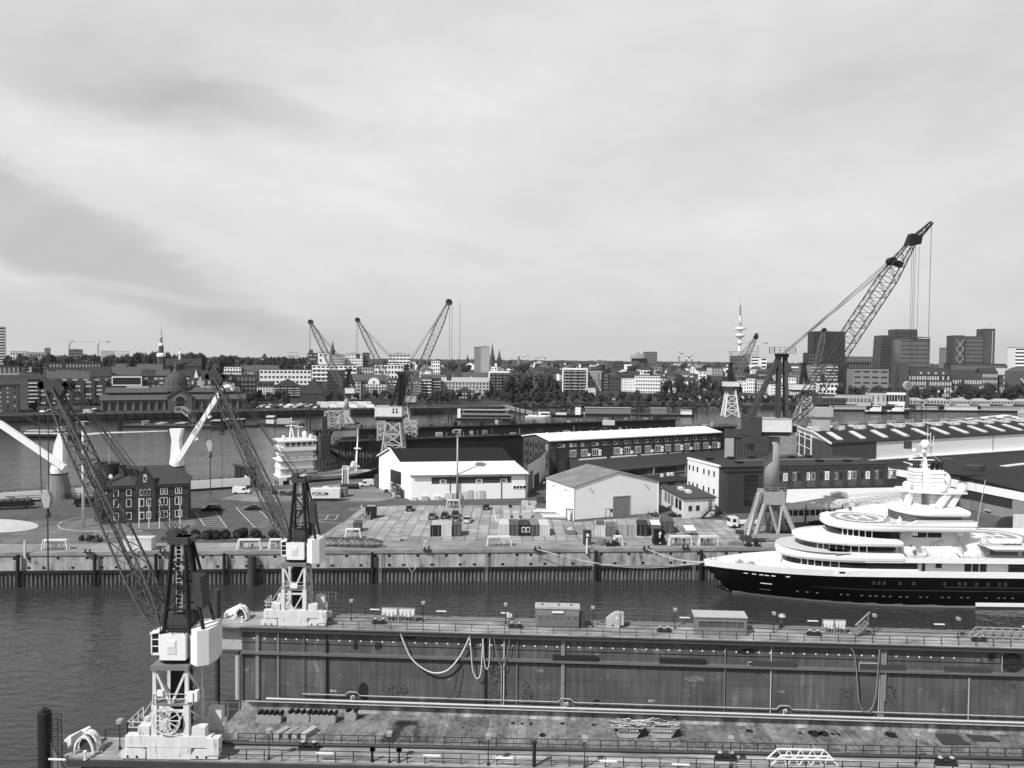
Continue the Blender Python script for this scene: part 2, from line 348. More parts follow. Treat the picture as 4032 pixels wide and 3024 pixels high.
# --- quay wall
qx0,qx1 = -300.,300.; ang = math.atan(.0674)
def qp(x,d,z): return V((x - d * math.sin(ang),quayY(x) + d * math.cos(ang),z))
qw = T('quay_wall','long stained concrete quay wall over corrugated sheet piles behind the black yacht','wall',(0,quayY(0),0))
def stainmat(name,v,lo,hi,sx):
 m = bpy.data.materials.new(name); m.use_nodes = True; t = m.node_tree; b = t.nodes['Principled BSDF']; b.inputs['Roughness'].default_value = .92; b.inputs['Specular IOR Level'].default_value = .15
 tc = nd(t,'ShaderNodeTexCoord'); mp = nd(t,'ShaderNodeMapping'); mp.inputs['Scale'].default_value = (sx,sx,.22); t.links.new(tc.outputs['Object'],mp.inputs[0])
 n = nd(t,'ShaderNodeTexNoise'); n.inputs['Scale'].default_value = 1; n.inputs['Detail'].default_value = 7; n.inputs['Roughness'].default_value = .65; t.links.new(mp.outputs[0],n.inputs['Vector'])
 n2 = nd(t,'ShaderNodeTexNoise'); n2.inputs['Scale'].default_value = .5; n2.inputs['Detail'].default_value = 9; n2.inputs['Roughness'].default_value = .75; t.links.new(tc.outputs['Object'],n2.inputs['Vector'])
 f = mth(t,'ADD',mth(t,'MULTIPLY',n.outputs['Fac'],.6),mth(t,'MULTIPLY',n2.outputs['Fac'],.4))
 r = ramp(t,f,[(.36,lo),(.48,v),(.66,hi)]); t.links.new(r,b.inputs['Base Color']); return m
b_ = M(); b_.add([qp(qx0,0,3.2),qp(qx1,0,3.2),qp(qx1,0,6.35),qp(qx0,0,6.35),qp(qx0,1,3.2),qp(qx1,1,3.2),qp(qx1,1,6.35),qp(qx0,1,6.35)],[(0,1,2,3),(3,2,6,7),(0,4,5,1)])
b_.build('concrete_band',stainmat('stained_concrete',.30,.07,.50,.9),qw,True)
c_ = M(); c_.ext([qp(qx0,-.25,6.35),qp(qx0,.95,6.35),qp(qx0,.95,7.06),qp(qx0,-.25,7.06)],qp(qx1,0,0) - qp(qx0,0,0)); c_.build('coping',mat_patch('coping_concrete',.14,.34,.7,.9,8,stretch=(.4,1,1)),qw,True)
c_ = M(); c_.ext([qp(qx0,-.5,2.75),qp(qx0,.3,2.75),qp(qx0,.3,3.2),qp(qx0,-.5,3.2)],qp(qx1,0,0) - qp(qx0,0,0)); c_.build('waling_beam',steel,qw,True)
s_ = M(); n = 0; x = qx0; prof = [(0,0),(.22,0),(.36,.38),(.64,.38),(.78,0)]
while x < qx1:
 for dx,d in prof[:-1]: s_.v += [qp(x + dx * 1.08,d - .12,-2),qp(x + dx * 1.08,d - .12,2.75)]
 x += .78 * 1.08
for i in range(len(s_.v) // 2 - 1): s_.f.append((2 * i,2 * i + 2,2 * i + 3,2 * i + 1))
s_.build('sheet_piling',stainmat('pile_steel',.13,.045,.24,1.6),qw,True)
fp = M().tube([(0,-.75,-2),(0,-.75,6.7)],.36,10).mesh('fender_post',steel)
for px in (118,408,1470,2345,2763,640,900):
 xx = at(px,2290,0).x; link('fender_post',fp,qw,(xx,quayY(xx) - quayY(0),0))
fp2 = M().tube([(0,-1.1,-2),(0,-1.1,6.2)],.85,14).mesh('mooring_dolphin',dgrey); xx = at(1008,2290,0).x; link('mooring_dolphin',fp2,qw,(xx,quayY(xx) - quayY(0),0))
hole = M().box(-.32,-.02,-.25,.32,.12,.25).mesh('wall_opening',black)
for k,px in enumerate(range(40,3000,57)):
 for z in (5.75,3.75):
  if (k * 7 + int(z)) % 5 < 3:
   xx = at(px,2220,5).x; link('wall_opening',hole,qw,(xx,quayY(xx) - quayY(0),z))
lad = M()
for z in range(0,17): lad.box(-.25,-.1,-.2 + .42 * z,.25,-.05,-.12 + .42 * z)
lad.box(-.3,-.12,-.4,-.24,-.02,7); lad.box(.24,-.12,-.4,.3,-.02,7); lad = lad.mesh('wall_ladder',galv)
for px in (975,1480,1912,2352,2766): xx = at(px,2250,4).x; link('wall_ladder',lad,qw,(xx,quayY(xx) - quayY(0) - .5,0),ang)
wp = M().tube([(0,0,0),(0,0,1.6)],.3,10)
for px,h in ((119,2.6),(2314,2.4)):
 xx = at(px,2170,7).x; m = M().tube([(xx,quayY(xx) - .6,6.0),(xx,quayY(xx) - .6,7 + h)],.22,10)
 m.thing('guide_post',offwhite,'short pale guide post on the quay edge ' + ('far left near the hanging crane hook' if px < 200 else 'in the middle beside the ladder'),'post',group='guide posts on the quay edge')
# far bank quay wall with timber walings and posts
fb = T('far_bank_quay_wall','dark timber faced river wall below the domed market hall','wall',(-300,570,0))
fw_ = M(); wl = M(); lt = M()
segs = [(-900,300),(-316,557),(-164,630),(-60,674)]
for p,q in zip(segs,segs[1:]):
 fw_.strip((p[0],p[1] - .6),(q[0],q[1] - .6),2.5,-1,5.05)
 for z in (1.6,2.9,4.1): wl.strip((p[0],p[1] - 1.1),(q[0],q[1] - 1.1),.45,z,z + .5)
 lt.strip((p[0],p[1] - .9),(q[0],q[1] - .9),1.2,5.1,5.5)
fw_.build('wall_face',black,fb,True); wl.build('waling',dgrey,fb,True); lt.build('coping',mgrey,fb,True)
pst = M().tube([(0,0,-1),(0,0,6.2)],.35,6).mesh('fender_post',steel)
for i in range(48):
 xx = -345 + i * 5.8; link('fender_post',pst,fb,(xx + 300,bankY(xx) - 1.6 - 570,0))
# --- near floating dock
def lattice(m,P,Q,up,secs,nb,tc,tb,frames=True):
 P = V(P); Q = V(Q); d = (Q - P); L = d.length; d.normalize(); sd = d.cross(V(up)).normalized(); u2 = sd.cross(d)
 def wh(t):
  for (a,w0,h0),(b,w1,h1) in zip(secs,secs[1:]):
   if t <= b: k = (t - a) / (b - a); return w0 + (w1 - w0) * k,h0 + (h1 - h0) * k
  return secs[-1][1:]
 R = []
 for i in range(nb + 1):
  t = i / nb; w_,h_ = wh(t); c = P + d * (L * t)
  R.append([c + sd * (a * w_ / 2) + u2 * (b * h_ / 2) for a,b in ((-1,-1),(1,-1),(1,1),(-1,1))])
 for i in range(nb):
  for k in range(4):
   m.bar(R[i][k],R[i + 1][k],tc)
   k2 = (k + 1) % 4
   if i % 2: m.bar(R[i][k],R[i + 1][k2],tb)
   else: m.bar(R[i][k2],R[i + 1][k],tb)
   if frames: m.bar(R[i + 1][k],R[i + 1][k2],tb)
 return R
DZ = 12.8; PZ = 1.6
DLOC = V((0,98.2,0)); DR = -0.05
dock = T('floating_dock','dark steel floating dock with railed wing walls and empty weathered deck in the foreground','dock',DLOC,DR)
DM = (Matrix.Translation(DLOC) @ Matrix.Rotation(DR,4,'Z')); DI = DM.inverted()
def wallpx(px,py,off=0.):
 """point of the dock's far wall under a pixel, in dock coordinates (x along, y depth, z)"""
 d = ray(px,py); n = V((-math.sin(DR),math.cos(DR),0)); p0 = DLOC - n * off
 t = (p0 - CAM).dot(n) / d.dot(n); return DI @ (CAM + d * t)
def dk(px,py,z): return DI @ at(px,py,z)
def panelmat():
 m = bpy.data.materials.new('dock_wall_paint'); m.use_nodes = True; t = m.node_tree; b = t.nodes['Principled BSDF']; b.inputs['Roughness'].default_value = .55; b.inputs['Specular IOR Level'].default_value = .3
 tc = nd(t,'ShaderNodeTexCoord'); sp = nd(t,'ShaderNodeSeparateXYZ'); t.links.new(tc.outputs['Object'],sp.inputs[0])
 mp = nd(t,'ShaderNodeMapping'); mp.inputs['Scale'].default_value = (2.,2.,.13); t.links.new(tc.outputs['Object'],mp.inputs[0])
 n = nd(t,'ShaderNodeTexNoise'); n.inputs['Scale'].default_value = 1; n.inputs['Detail'].default_value = 6; n.inputs['Roughness'].default_value = .6; t.links.new(mp.outputs[0],n.inputs['Vector'])
 n2 = nd(t,'ShaderNodeTexNoise'); n2.inputs['Scale'].default_value = .22; n2.inputs['Detail'].default_value = 5; t.links.new(tc.outputs['Object'],n2.inputs['Vector'])
 n3 = nd(t,'ShaderNodeTexNoise'); n3.inputs['Scale'].default_value = .5; n3.inputs['Detail'].default_value = 3; n3.inputs['Distortion'].default_value = .6; t.links.new(tc.outputs['Object'],n3.inputs['Vector'])
 f = ramp(t,mth(t,'ADD',mth(t,'MULTIPLY',n.outputs['Fac'],.55),mth(t,'MULTIPLY',n2.outputs['Fac'],.45)),[(.3,.05),(.46,.082),(.58,.115),(.7,.21)])
 patch = ramp(t,n3.outputs['Fac'],[(.25,.3),(.32,1.),(.66,1.),(.74,2.1)]); f = mth(t,'MULTIPLY',f,patch)
 # plate seams: a faint line every so often across and up
 for src,pitch in ((sp.outputs[0],6.1),(sp.outputs[2],2.05)):
  fr = mth(t,'FRACT',mth(t,'DIVIDE',mth(t,'ADD',src,200.3),pitch)); ln = mth(t,'LESS_THAN',fr,.055 / pitch * 1.4)
  f = mth(t,'MULTIPLY',f,mth(t,'SUBTRACT',1,mth(t,'MULTIPLY',ln,.34)))
 t.links.new(f,b.inputs['Base Color']); return m
dpaint = panelmat()
X0,X1 = -35.2,92.
M().box(X0,0,-1.5,X1,5.2,DZ - .25).build('wing_wall',dpaint,dock)
deckm = mat_patch('wing_deck_plate',.09,.56,.9,.9,11,planks=(60,.6,.05,0,.55),stretch=(.3,1.5,1))
dkm = M().box(X0 - 3.4,-.45,DZ - .25,X1,5.5,DZ); dkm.build('wing_deck',deckm,dock)
M().box(X0 - 3.2,.3,9.4,X0,4.8,DZ - .25).build('end_overhang',lgrey,dock)
M().box(X0 - 3.5,-.7,DZ - .62,X1,-.45,DZ - .2).tube([(X0,-.75,DZ - .1),(X1,-.75,DZ - .1)],.1).box(X0 - 3.5,-.5,9.15,X0 - .3,5,9.4).build('deck_edge_beam',dgrey,dock)
M().box(X0,-.5,9.15,X1,0,9.45).build('rubbing_ledge',mat('ledge_paint',.13,.6,.3,.6),dock)
for z,w_ in ((10.55,.06),(8.9,.05)): M().box(X0,-.07,z,X1,0,z + w_).build('stiffener',steel,dock)
pl = M(); pl.add([(X0 - .3,-34,PZ),(X1,-34,PZ),(X1,.2,PZ),(X0 - .3,.2,PZ),(X0 - .3,-34,-1.5),(X1,-34,-1.5)],[(0,1,2,3),(4,5,1,0)]); pl.box(X0 - .3,-34,-1.5,X0 - .1,.2,PZ - .01)
pl.build('pontoon_deck',mat_patch('pontoon_plate',.045,.36,1.5,.92,12,planks=(1.25,60,.06,0,.6),stretch=(1.3,.8,1)),dock)
fm = stainmat('foot_stain',.24,.07,.72,.5); M().box(X0,-.12,PZ + .01,X1,0,2.75).build('foot_band',fm,dock)
pw = mat('pale_pipe_paint',.55,.5,.15,1.)
M().tube([(X0 + 3.5,-.7,3.45),(X1,-.7,3.45)],.13,8).build('fire_main',pw,dock)
M().tube([(X0 + .8,-.7,3.02),(X1,-.7,3.02)],.08,6).build('supply_pipe',lgrey,dock)
M().tube([(X0 + .8,-.4,2.85),(X1,-.4,2.85)],.10,6).build('drain_pipe',steel,dock)
pp = [(X0 + 8.2,-.35,4.05)]
for px in (1390,2228,3085):
 x = wallpx(px,2770).x; pp += [(x - 1,-.35,4.05),(x - .55,-.35,4.5),(x + .55,-.35,4.5),(x + 1,-.35,4.05)]
 M().tube([(x - .1,-.5,3.3),(x - .1,-.5,4.0),(x + .25,-.5,4.1),(x + .25,-.5,3.75)],.1,6).build('valve',pw,dock)
pp += [(X1,-.35,4.05)]; M().tube(pp,.07,6).build('upper_pipe',lgrey,dock)
for px,z0,z1,mt,r in ((1097,3.4,12.4,lgrey,.06),(1199,3.5,12.4,mgrey,.05),(1287,3.2,12.4,steel,.12),(1912,2.9,12.4,steel,.10),(1985,3.4,12.3,pw,.08),(1975,3.4,9,lgrey,.05),(2036,3.4,12.3,mgrey,.06),(2854,3.3,11.6,mgrey,.06),(3035,3.4,12,pw,.06),(3461,3.1,12.4,lgrey,.07),(3485,5.5,12.4,mgrey,.14),(3815,3.4,8.7,lgrey,.08),(3942,9.6,12.2,lgrey,.05)):
 x = wallpx(px,2600).x; M().tube([(x,-.22,z0),(x,-.22,z1)],r,6).build('riser_pipe',mt,dock)
M().poly([(wallpx(2945,2600).x,-.2,9.1),(wallpx(2945,2600).x,-.2,9.9),(wallpx(3035,2600).x,-.2,9.9),(wallpx(3035,2600).x,-.2,10.5)],.09).build('branch_pipe',lgrey,dock); M().poly([(wallpx(3380,2640).x,-.2,9.4),(wallpx(3380,2640).x,-.2,10.2),(wallpx(3462,2640).x,-.2,10.2)],.1).build('branch_pipe',lgrey,dock)
lm = M()
for k in range(40): lm.box(-.19,-.16,.24 * k,.19,-.05,.24 * k + .13)
lm.box(-.24,-.1,0,-.19,0,9.6); lm.box(.19,-.1,0,.24,0,9.6); lmd = lm.mesh('wall_ladder',galv)
for px,z0 in ((1016,3.3),(2217,3.0),(3475,2.9)): link('wall_ladder',lmd,dock,(wallpx(px,2600).x,-.1,z0 - .1))
rp = M().box(-.09,-.03,-.09,.09,0,.09).mesh('reflector_plate',white)
for k in range(64): link('reflector_plate',rp,dock,(X0 + 1.6 + k * 1.42,0,11.1))
for a,b,mt in ((2176,2353,rubber),(2597,2775,rubber),(2960,3130,dgrey),(3382,3560,dgrey),(3719,3895,dgrey)):
 M().box(wallpx(a,2590).x,-.42,9.46,wallpx(b,2590).x,0,10.1).build('rubber_fender',mt,dock)
def railing(pts,h=1.0,sp_=1.9,r=.05):
 m = M()
 for a,b in zip(pts,pts[1:]):
  a = V(a); b = V(b); n = max(1,int((b - a).length / sp_))
  for k in range(n + 1): p = a + (b - a) * (k / n); m.bar(p,p + V((0,0,h)),r * 1.5)
  for hh in (h * .52,h): m.bar(a + V((0,0,hh)),b + V((0,0,hh)),r)
 return m
railm = mat('railing_paint',.03,.6,.3,2)
cx_far = dk(1160,2465,DZ).x
railing([(cx_far + 4.4,-.3,DZ),(X1,-.3,DZ)],1.,2.1).build('railing',railm,dock)
railing([(X0 - 3,4.9,DZ),(X1,4.9,DZ)],1.,2.6).build('railing',railm,dock)
M().tube([(cx_far + 4.5,3.9,DZ + .15),(X1,3.9,DZ + .15)],.12).tube([(cx_far + 4.5,4.4,DZ + .2),(X1,4.4,DZ + .2)],.08).build('deck_pipe',mgrey,dock)
# near wing wall
NY0,NY1 = 65.7,69.1; NS = -.02
def ny(x,d): return V((x,d + NS * x))
nx0 = -38.5
def nbox(x0,x1,d0,d1,z0,z1,m=None):
 m = m or M(); return m.prism([ny(x0,d0),ny(x1,d0),ny(x1,d1),ny(x0,d1)],z0,z1)
nbox(nx0 + 1,70,NY0,NY1,-1.5,DZ - .3).build('near_wing_wall',dpaint,dock,True)
nbox(nx0,70,NY0 - .3,NY1 + .1,DZ - .3,DZ).build('near_wing_deck',deckm,dock,True)
nbox(nx0,70,NY0 - .55,NY0 - .3,DZ - .6,DZ - .1).build('near_edge_beam',dgrey,dock,True)
m = M()
for k in range(26): nbox(nx0 + 2 + k * 2.3,nx0 + 2.12 + k * 2.3,NY0 - .4,NY0,10,DZ - .6,m)
m.build('bracket',mgrey,dock,True)
def nrail(x0,x1,d): return railing([tuple(ny(x0,d)) + (DZ,),tuple(ny(x1,d)) + (DZ,)],.95,1.55,.05)
nrail(-26.,60,NY0 - .05).build('railing',railm,dock,True); nrail(-24.6,60,NY1 - .6).build('railing',railm,dock,True); nrail(-37,-32.5,NY1 - .3).build('railing',railm,dock,True)
m = M(); a,b = ny(-30,NY1 - 1.0),ny(65,NY1 - 1.0); m.tube([(a.x,a.y,DZ + .25),(b.x,b.y,DZ + .25)],.13).tube([(a.x,a.y + .35,DZ + .15),(b.x,b.y + .35,DZ + .15)],.1); m.build('deck_pipe',dgrey,dock,True)
tl = M().box(-.75,-.06,-.05,.75,.06,.06).mesh('tube_light',white)
for px,py in ((225,2990),(1278,2966),(1700,2975),(2395,2997),(2680,3010),(1985,2985)): p = at(px,py,DZ + .8); p = DI @ p; link('tube_light',tl,dock,p)
for px in (1458,1730,2692,1990,3180,3650,3970): p = dk(px,2424,DZ + .95); link('tube_light',tl,dock,(p.x,4.8,DZ + .92),0,(.9,1,1.2))
vm = M().lathe((0,0,0),[(.2,0),(.09,.25),(.07,.9)],8); vm.lathe((0,-.06,1.1),[(.26,0),(.26,.1),(.2,.1),(.2,0)],14,'y'); vm.bar((-.24,0,1.1),(.24,0,1.1),.05).bar((0,0,.85),(0,0,1.36),.05)
vmm = vm.mesh('handwheel_valve',steel)
for px,py in ((1467,2998),(1571,3001)): p = dk(px,py,DZ); link('handwheel_valve',vmm,dock,p)
p = dk(2103,3018,DZ); M().tube([(p.x,p.y,DZ),(p.x,p.y,DZ + 2.15)],.16,10).lathe((p.x,p.y,DZ + 2.1),[(.22,0),(.22,.12),(.05,.2)],10).build('vent_post',steel,dock)
# bollard pairs, lamps
bp = M(); bp.box(-.95,-.25,0,.95,.25,.12)
for x in (-.5,.5): bp.lathe((x,0,0),[(.17,0),(.15,.5),(.22,.55),(.22,.66)],10)
bp.tube([(-.95,0,.35),(.95,0,.35)],.11)
bpm = bp.mesh('mooring_bollard',steel)
def single(name,me,loc,rz,label,cat,group=None,scale=None):
 o = bpy.data.objects.new(name,me); COL.objects.link(o); o.location = loc; o.rotation_euler.z = rz
 if scale: o.scale = scale if hasattr(scale,'__len__') else (scale,) * 3
 ORG[o.name] = (V(loc),rz); tag(o,label,cat,group); return o
CAPM = M().lathe((0,0,0),[(.22,0),(.16,.09)],10).mesh('cap',lgrey)
def bolls(px,py,label):
 t = T('mooring_bollard',label,'bollard',at(px,py,DZ),DR,'paired bollards on the dock walls'); link('bollard_body',bpm,t)
 for x in (-.5,.5): link('cap',CAPM,t,(x,0,.66))
 return t
for px,py,l in ((1216,2948,'white capped bollard pair by the four loose concrete blocks'),(2857,2992,'white capped bollard pair below and right of the two skips'),(3725,3012,'large bollard pair on the near wall at the right edge of the picture'),(1493,2456,'dark bollard pair just left of the twin cabinet racks'),(2030,2472,'dark bollard pair beside the round life ring stand'),(2615,2488,'bollard pair just left of the control cabin'),(3205,2502,'bollard pair in front of the smaller cabinet rack'),(3855,2524,'bollard pair under the lattice gangway on the far wall')): bolls(px,py,l)
def lamp(px,py,h,label):
 p = at(px,py,DZ); t = T('dock_lamp',label,'lamp post',p,DR,'lamp posts on the dock walls')
 link('post',LPM,t,(0,0,0),0,(1,1,h / 2.4)); link('lamp_head',LHM,t,(0,0,h)); return t
LPM = M().lathe((0,0,0),[(.16,0),(.07,.3),(.05,.35),(.045,2.4)],8).mesh('post',railm)
LHM = M().box(-.2,-.22,-.12,.2,.2,.12).ext([(-.24,-.26,.12),(.24,-.26,.12),(.24,.26,.17),(-.24,.26,.17)],(0,0,.05)).mesh('lamp_head',galv)
for i,(px,py) in enumerate(((1383,2440),(1666,2448),(1990,2455),(2333,2468),(2657,2476),(3046,2492),(3441,2500),(3771,2514))):
 lamp(px,py,2.5,'slim dock lamp on the far wall ' + ('right of the inner crane','right of the twin cabinet racks','beside the life ring stand','between the dark hut and the hooded winch','left of the control cabin','beside the mushroom vent','beside the tilted stairs','left of the lattice gangway')[i])
for i,(px,py) in enumerate(((472,2950),(1059,2990),(1533,3002),(1922,3012),(2302,3022),(2876,3022),(3606,3010))):
 lamp(px,py,2.5,'near dock lamp ' + ('between the white winch and the crane base','in front of the four loose blocks','between the two handwheel valves','in the middle of the near railing','below the left skip','beside the bollard pair right of the skips','right of the white lattice ramp')[i])
# huts and gear on the far wing
def onwing(px,py): p = dk(px,py,DZ); return p
def gear(name,label,cat,px,py,group=None):
 w_ = at(px,py,DZ); return T(name,label,cat,w_,DR,group)
t = gear('switchgear_hut','dark grey steel hut with six doors and a pale flat roof on the dock wall','hut',2107,2471)
M().box(0,0,0,5.75,1.5,2.55).build('body',mgrey,t); M().box(-.05,-.1,2.55,5.85,1.7,2.82).build('roof',lgrey,t); M().box(5.75,.3,0,6.5,1.4,1.9).build('side_locker',dgrey,t)
for k in range(6):
 d = M().box(.25 + k * .92,-.03,.1,1.12 + k * .92,0,1.72).build('door',mat('hut_door',.14,.55,.15,1),t); M().lathe((.68 + k * .92,-.05,1.35),[(.1,0),(.1,.03)],10,'y').build('vent',black,d)
M().box(2.2,-.2,2.05,3.7,-.05,2.25).build('tube_light',white,t)
for x in (.8,3.0,4.6): M().box(x,.6,2.82,x + .2,.8,3.0).build('roof_vent',steel,t)
t = gear('control_cabin','long grey control cabin with a wide window band and pale roof on the dock wall','cabin',2738,2499)
M().box(0,0,0,6.5,1.5,.95).box(0,0,1.75,6.5,1.5,2.3).box(0,0,.95,.45,1.5,1.75).box(6.2,0,.95,6.5,1.5,1.75).box(.45,1.3,.95,6.2,1.5,1.75).build('body',mgrey,t)
M().ext([(-.2,-.15,2.3),(6.6,-.15,2.3),(6.6,1.9,2.5),(-.2,1.9,2.5)],(0,0,.12)).build('roof',roofl,t)
wn = M().box(.45,.12,.95,6.2,.16,1.75).build('window_band',glass2,t)
for x in (1.5,3.6,4.6,5.2): M().box(x,.05,.95,x + .08,.12,1.75).build('mullion',mgrey,wn)
M().box(.7,.3,.95,3.4,.6,1.5).build('instrument_panel',galv,t)
def rack(px,py,ncol,label,w_=1.0):
 t = gear('cabinet_rack',label,'electrical rack',px,py,'racks of white supply cabinets')
 f = M()
 for q in range(2):
  x0 = q * (w_ * ncol * .55 + .12); x1 = x0 + w_ * ncol * .55
  f.poly([(x0,0,0),(x0,0,1.85),(x1,0,1.85),(x1,0,0)],.07); f.box(x0,.05,1.25,x1,.09,1.8)
  for k in range(ncol):
   a = x0 + .1 + k * (x1 - x0 - .15) / ncol; b = a + (x1 - x0 - .25) / ncol
   M().box(a,-.16,1.28 - .18 * (k % 2),b,.05,1.72).box(a + .05,-.22,.95 - .1 * (k % 3),b - .08,0,1.25 - .18 * (k % 2)).build('cabinet',offwhite,t)
   f.bar(((a + b) / 2,0,0),((a + b) / 2,0,1.0),.06)
 f.build('frame',galv,t); return t
rack(1502,2446,4,'wide twin rack of white electrical cabinets near the large white hose'); rack(3238,2495,3,'smaller twin rack of white electrical cabinets left of the tilted stairs',.85)
t = gear('hooded_winch','pale curved hood over a winch right of the dark hut','winch',2387,2474)
M().ext([(0,0,0),(1.75,0,0),(1.75,0,2.1),(1.1,0,2.0),(.4,0,1.5),(0,0,1.1)],(0,.9,0)).build('hood',lgrey,t); M().box(1.75,.2,.4,2.3,.9,2.0).build('side_plate',lgrey,t); M().lathe((.85,-.03,.4),[(.12,0),(.12,.04)],10,'y').build('port',black,t); M().box(1.2,-.03,1.3,1.5,0,1.5).build('sign',white,t)
t = gear('life_ring_stand','round life ring on a pale board at the dock rail','life ring',2006,2449)
M().box(-.4,.1,.5,.4,.15,1.3).bar((0,.12,0),(0,.12,.6),.06).build('board',lgrey,t); M().lathe((0,-.02,.9),[(.3,0),(.3,.1),(.17,.1),(.17,0)],14,'y').build('ring',white,t)
t = gear('mushroom_vent','tall mushroom shaped vent with a pale cap right of the control cabin','vent',3081,2478)
M().tube([(0,.3,0),(0,.3,1.6)],.28,12).build('pipe',dgrey,t); M().lathe((0,.3,1.55),[(.48,0),(.5,.12),(.3,.38),(.02,.45)],12).build('cap',galv,t)
t = gear('gangway_stairs','tilted steel stairs with a steep double handrail by the smaller cabinet rack','stairs',3372,2508)
m = M()
for k in range(6): m.box(-.1 + k * .26,.0,.15 + k * .3,.35 + k * .26,.9,.2 + k * .3)
m.bar((-.1,0,.1),(1.5,0,1.9),.08,.2).bar((-.1,.9,.1),(1.5,.9,1.9),.08,.2); m.build('flight',mgrey,t)
M().bar((-.2,0,1.5),(1.6,0,3.3),.1).bar((.3,.9,1.2),(2.0,.9,3.0),.1).bar((1.4,0,1.8),(1.4,0,3.1),.06).bar((.2,0,.4),(.2,0,1.9),.06).build('handrail',galv,t)
def lat_gang(px,py,L,label,rz=DR,z=DZ,mt=galv,hgt=1.35):
 t = T('lattice_gangway',label,'gangway',at(px,py,z),rz,'lattice gangways stored on the dock walls')
 for y in (0,1.1):
  s = M(); n = int(L / 1.3); s.bar((0,y,.1),(L,y,.1),.12).bar((.9,y,hgt),(L - .9,y,hgt),.11).bar((0,y,.1),(.9,y,hgt),.1).bar((L,y,.1),(L - .9,y,hgt),.1)
  for k in range(n):
   a = .9 + (L - 1.8) * k / n; b = .9 + (L - 1.8) * (k + .5) / n; c = .9 + (L - 1.8) * (k + 1) / n
   s.bar((a,y,hgt),(b,y,.1),.07).bar((b,y,.1),(c,y,hgt),.07)
  s.build('side_truss',mt,t)
 M().box(0,0,.02,L,1.1,.07).build('walkway',mgrey,t); return t
lat_gang(3830,2522,13,'long pale lattice gangway on the far wall at the right edge')
lat_gang(3035,3018,5.9,'white lattice ramp on the near wall at the bottom right',NS,DZ,white,1.0)
def winch(px,py,label,s=1.):
 t = T('mooring_winch',label,'winch',at(px,py,DZ),0,'white mooring winches at the dock ends')
 arc = lambda r,y0: [(r * math.cos(a),y0,.15 + r * math.sin(a)) for a in [math.pi * k / 12 for k in range(13)]]
 for y in (0,.75,1.15):
  m = M(); P = [(q[0] * .62,q[1],q[2] * 1.12) for q in arc(1.35,y)]
  for a,b in zip(P,P[1:]): m.bar(a,b,.22,.16)
  m.build('guard_hoop',white,t)
 M().lathe((0,.2,.85),[(.5,0),(.5,.6)],16,'y').build('drum',dgrey,t)
 M().ext([(-2.5,1.3,0),(-1.9,1.3,0),(-.5,1.3,1.2),(-.5,1.3,1.6),(-.7,1.3,1.6),(-2.5,1.3,.7)],(0,.8,0)).build('gear_case',white,t)
 M().box(-1.6,-.2,0,1.0,2.0,.12).build('bed',lgrey,t); M().lathe((.5,-.7,0),[(.13,0),(.09,.1),(.07,.6),(.15,.65),(.15,.78)],8).build('control_post',white,t)
 M().lathe((-2.2,.8,.15),[(.3,0),(.25,.5),(.12,.6)],10).build('motor',lgrey,t); return t
winch(330,2975,'white mooring winch with hooped guards at the near left end of the dock'); winch(945,2443,'white mooring winch with hooped guards at the far left end of the dock')
m = M().tube([(0,0,-13),(0,0,4.2)],.55,14).tube([(0,0,4.2),(.1,0,4.45)],.3,10)
t = T('dolphin_pile','tall dark steel pile with a ladder cage at the near left dock corner','pile',at(177,2990,DZ),0); m.build('pile',steel,t)
m = M().ext([(.5,-.1,-1.2),(1.9,-.1,-1.2),(.5,-.1,1.6)],(0,.2,0)); m.build('gusset',mgrey,t)
m = M()
for z in (1.9,2.4,2.9,3.4,3.9): m.poly([(.55,0,z),(.9,-.4,z),(1.3,-.3,z),(1.35,.2,z),(.9,.4,z),(.55,0,z)],.05)
for q in ((.9,-.4),(1.3,-.3),(1.35,.2)): m.bar(q + (-.6,),q + (3.9,),.05)
m.build('ladder_cage',railm,t)
m = M().tube([(0,0,-13),(0,0,3.6)],.36,12); t = T('dolphin_pile','thin steel pile with a chain standing behind the far white winch','pile',at(855,2424,DZ),0); m.build('pile',dgrey,t); M().tube([(.5,-.2,0),(.5,-.2,3.0)],.09,5).bar((0,0,3.3),(.55,-.2,3.1),.1).build('chain',steel,t)
t = T('mooring_pile','grey tubular pile with hanging chain under the far dock overhang','pile',at(938,2768,2.4),0); M().tube([(0,0,-4),(0,0,6.6)],.36,14).build('pile',lgrey,t); m = M()
for k in range(22): m.box(.62,-.1,.2 + k * .3,.86,.1,.4 + k * .3)
m.build('chain',steel,t); M().box(-1.6,-.5,-4,.1,.8,.6).build('footing',dgrey,t)
# hoses hanging on the far wall
def hose(pts,r,mt,label,off=.62):
 P = [DM @ wallpx(x,y,off) for x,y in pts]; Q = []
 for i in range(len(P) - 1):          # smooth through the points
  p0 = P[max(i - 1,0)]; p1 = P[i]; p2 = P[i + 1]; p3 = P[min(i + 2,len(P) - 1)]
  for k in range(5):
   u = k / 5; Q.append(.5 * ((2 * p1) + (p2 - p0) * u + (2 * p0 - 5 * p1 + 4 * p2 - p3) * u * u + (3 * p1 - p0 - 3 * p2 + p3) * u ** 3))
 Q.append(P[-1]); M().tube(Q,r,6).thing('hose',mt,label,'hose',group='hoses hanging on the dock wall',smooth=True)
hm = mat('pale_hose',.62,.7,.2,2); hd = mat('grey_hose',.20,.7,.2,2)
hose([(1577,2494),(1592,2535),(1620,2592),(1665,2632),(1712,2650),(1760,2640),(1800,2600),(1830,2550),(1850,2502)],.10,hm,'large white hose hanging in one wide loop')
hose([(1850,2502),(1856,2580),(1862,2640),(1878,2672),(1893,2650),(1898,2580),(1902,2502)],.075,hm,'white hose in a narrow deep loop right of the wide loop')
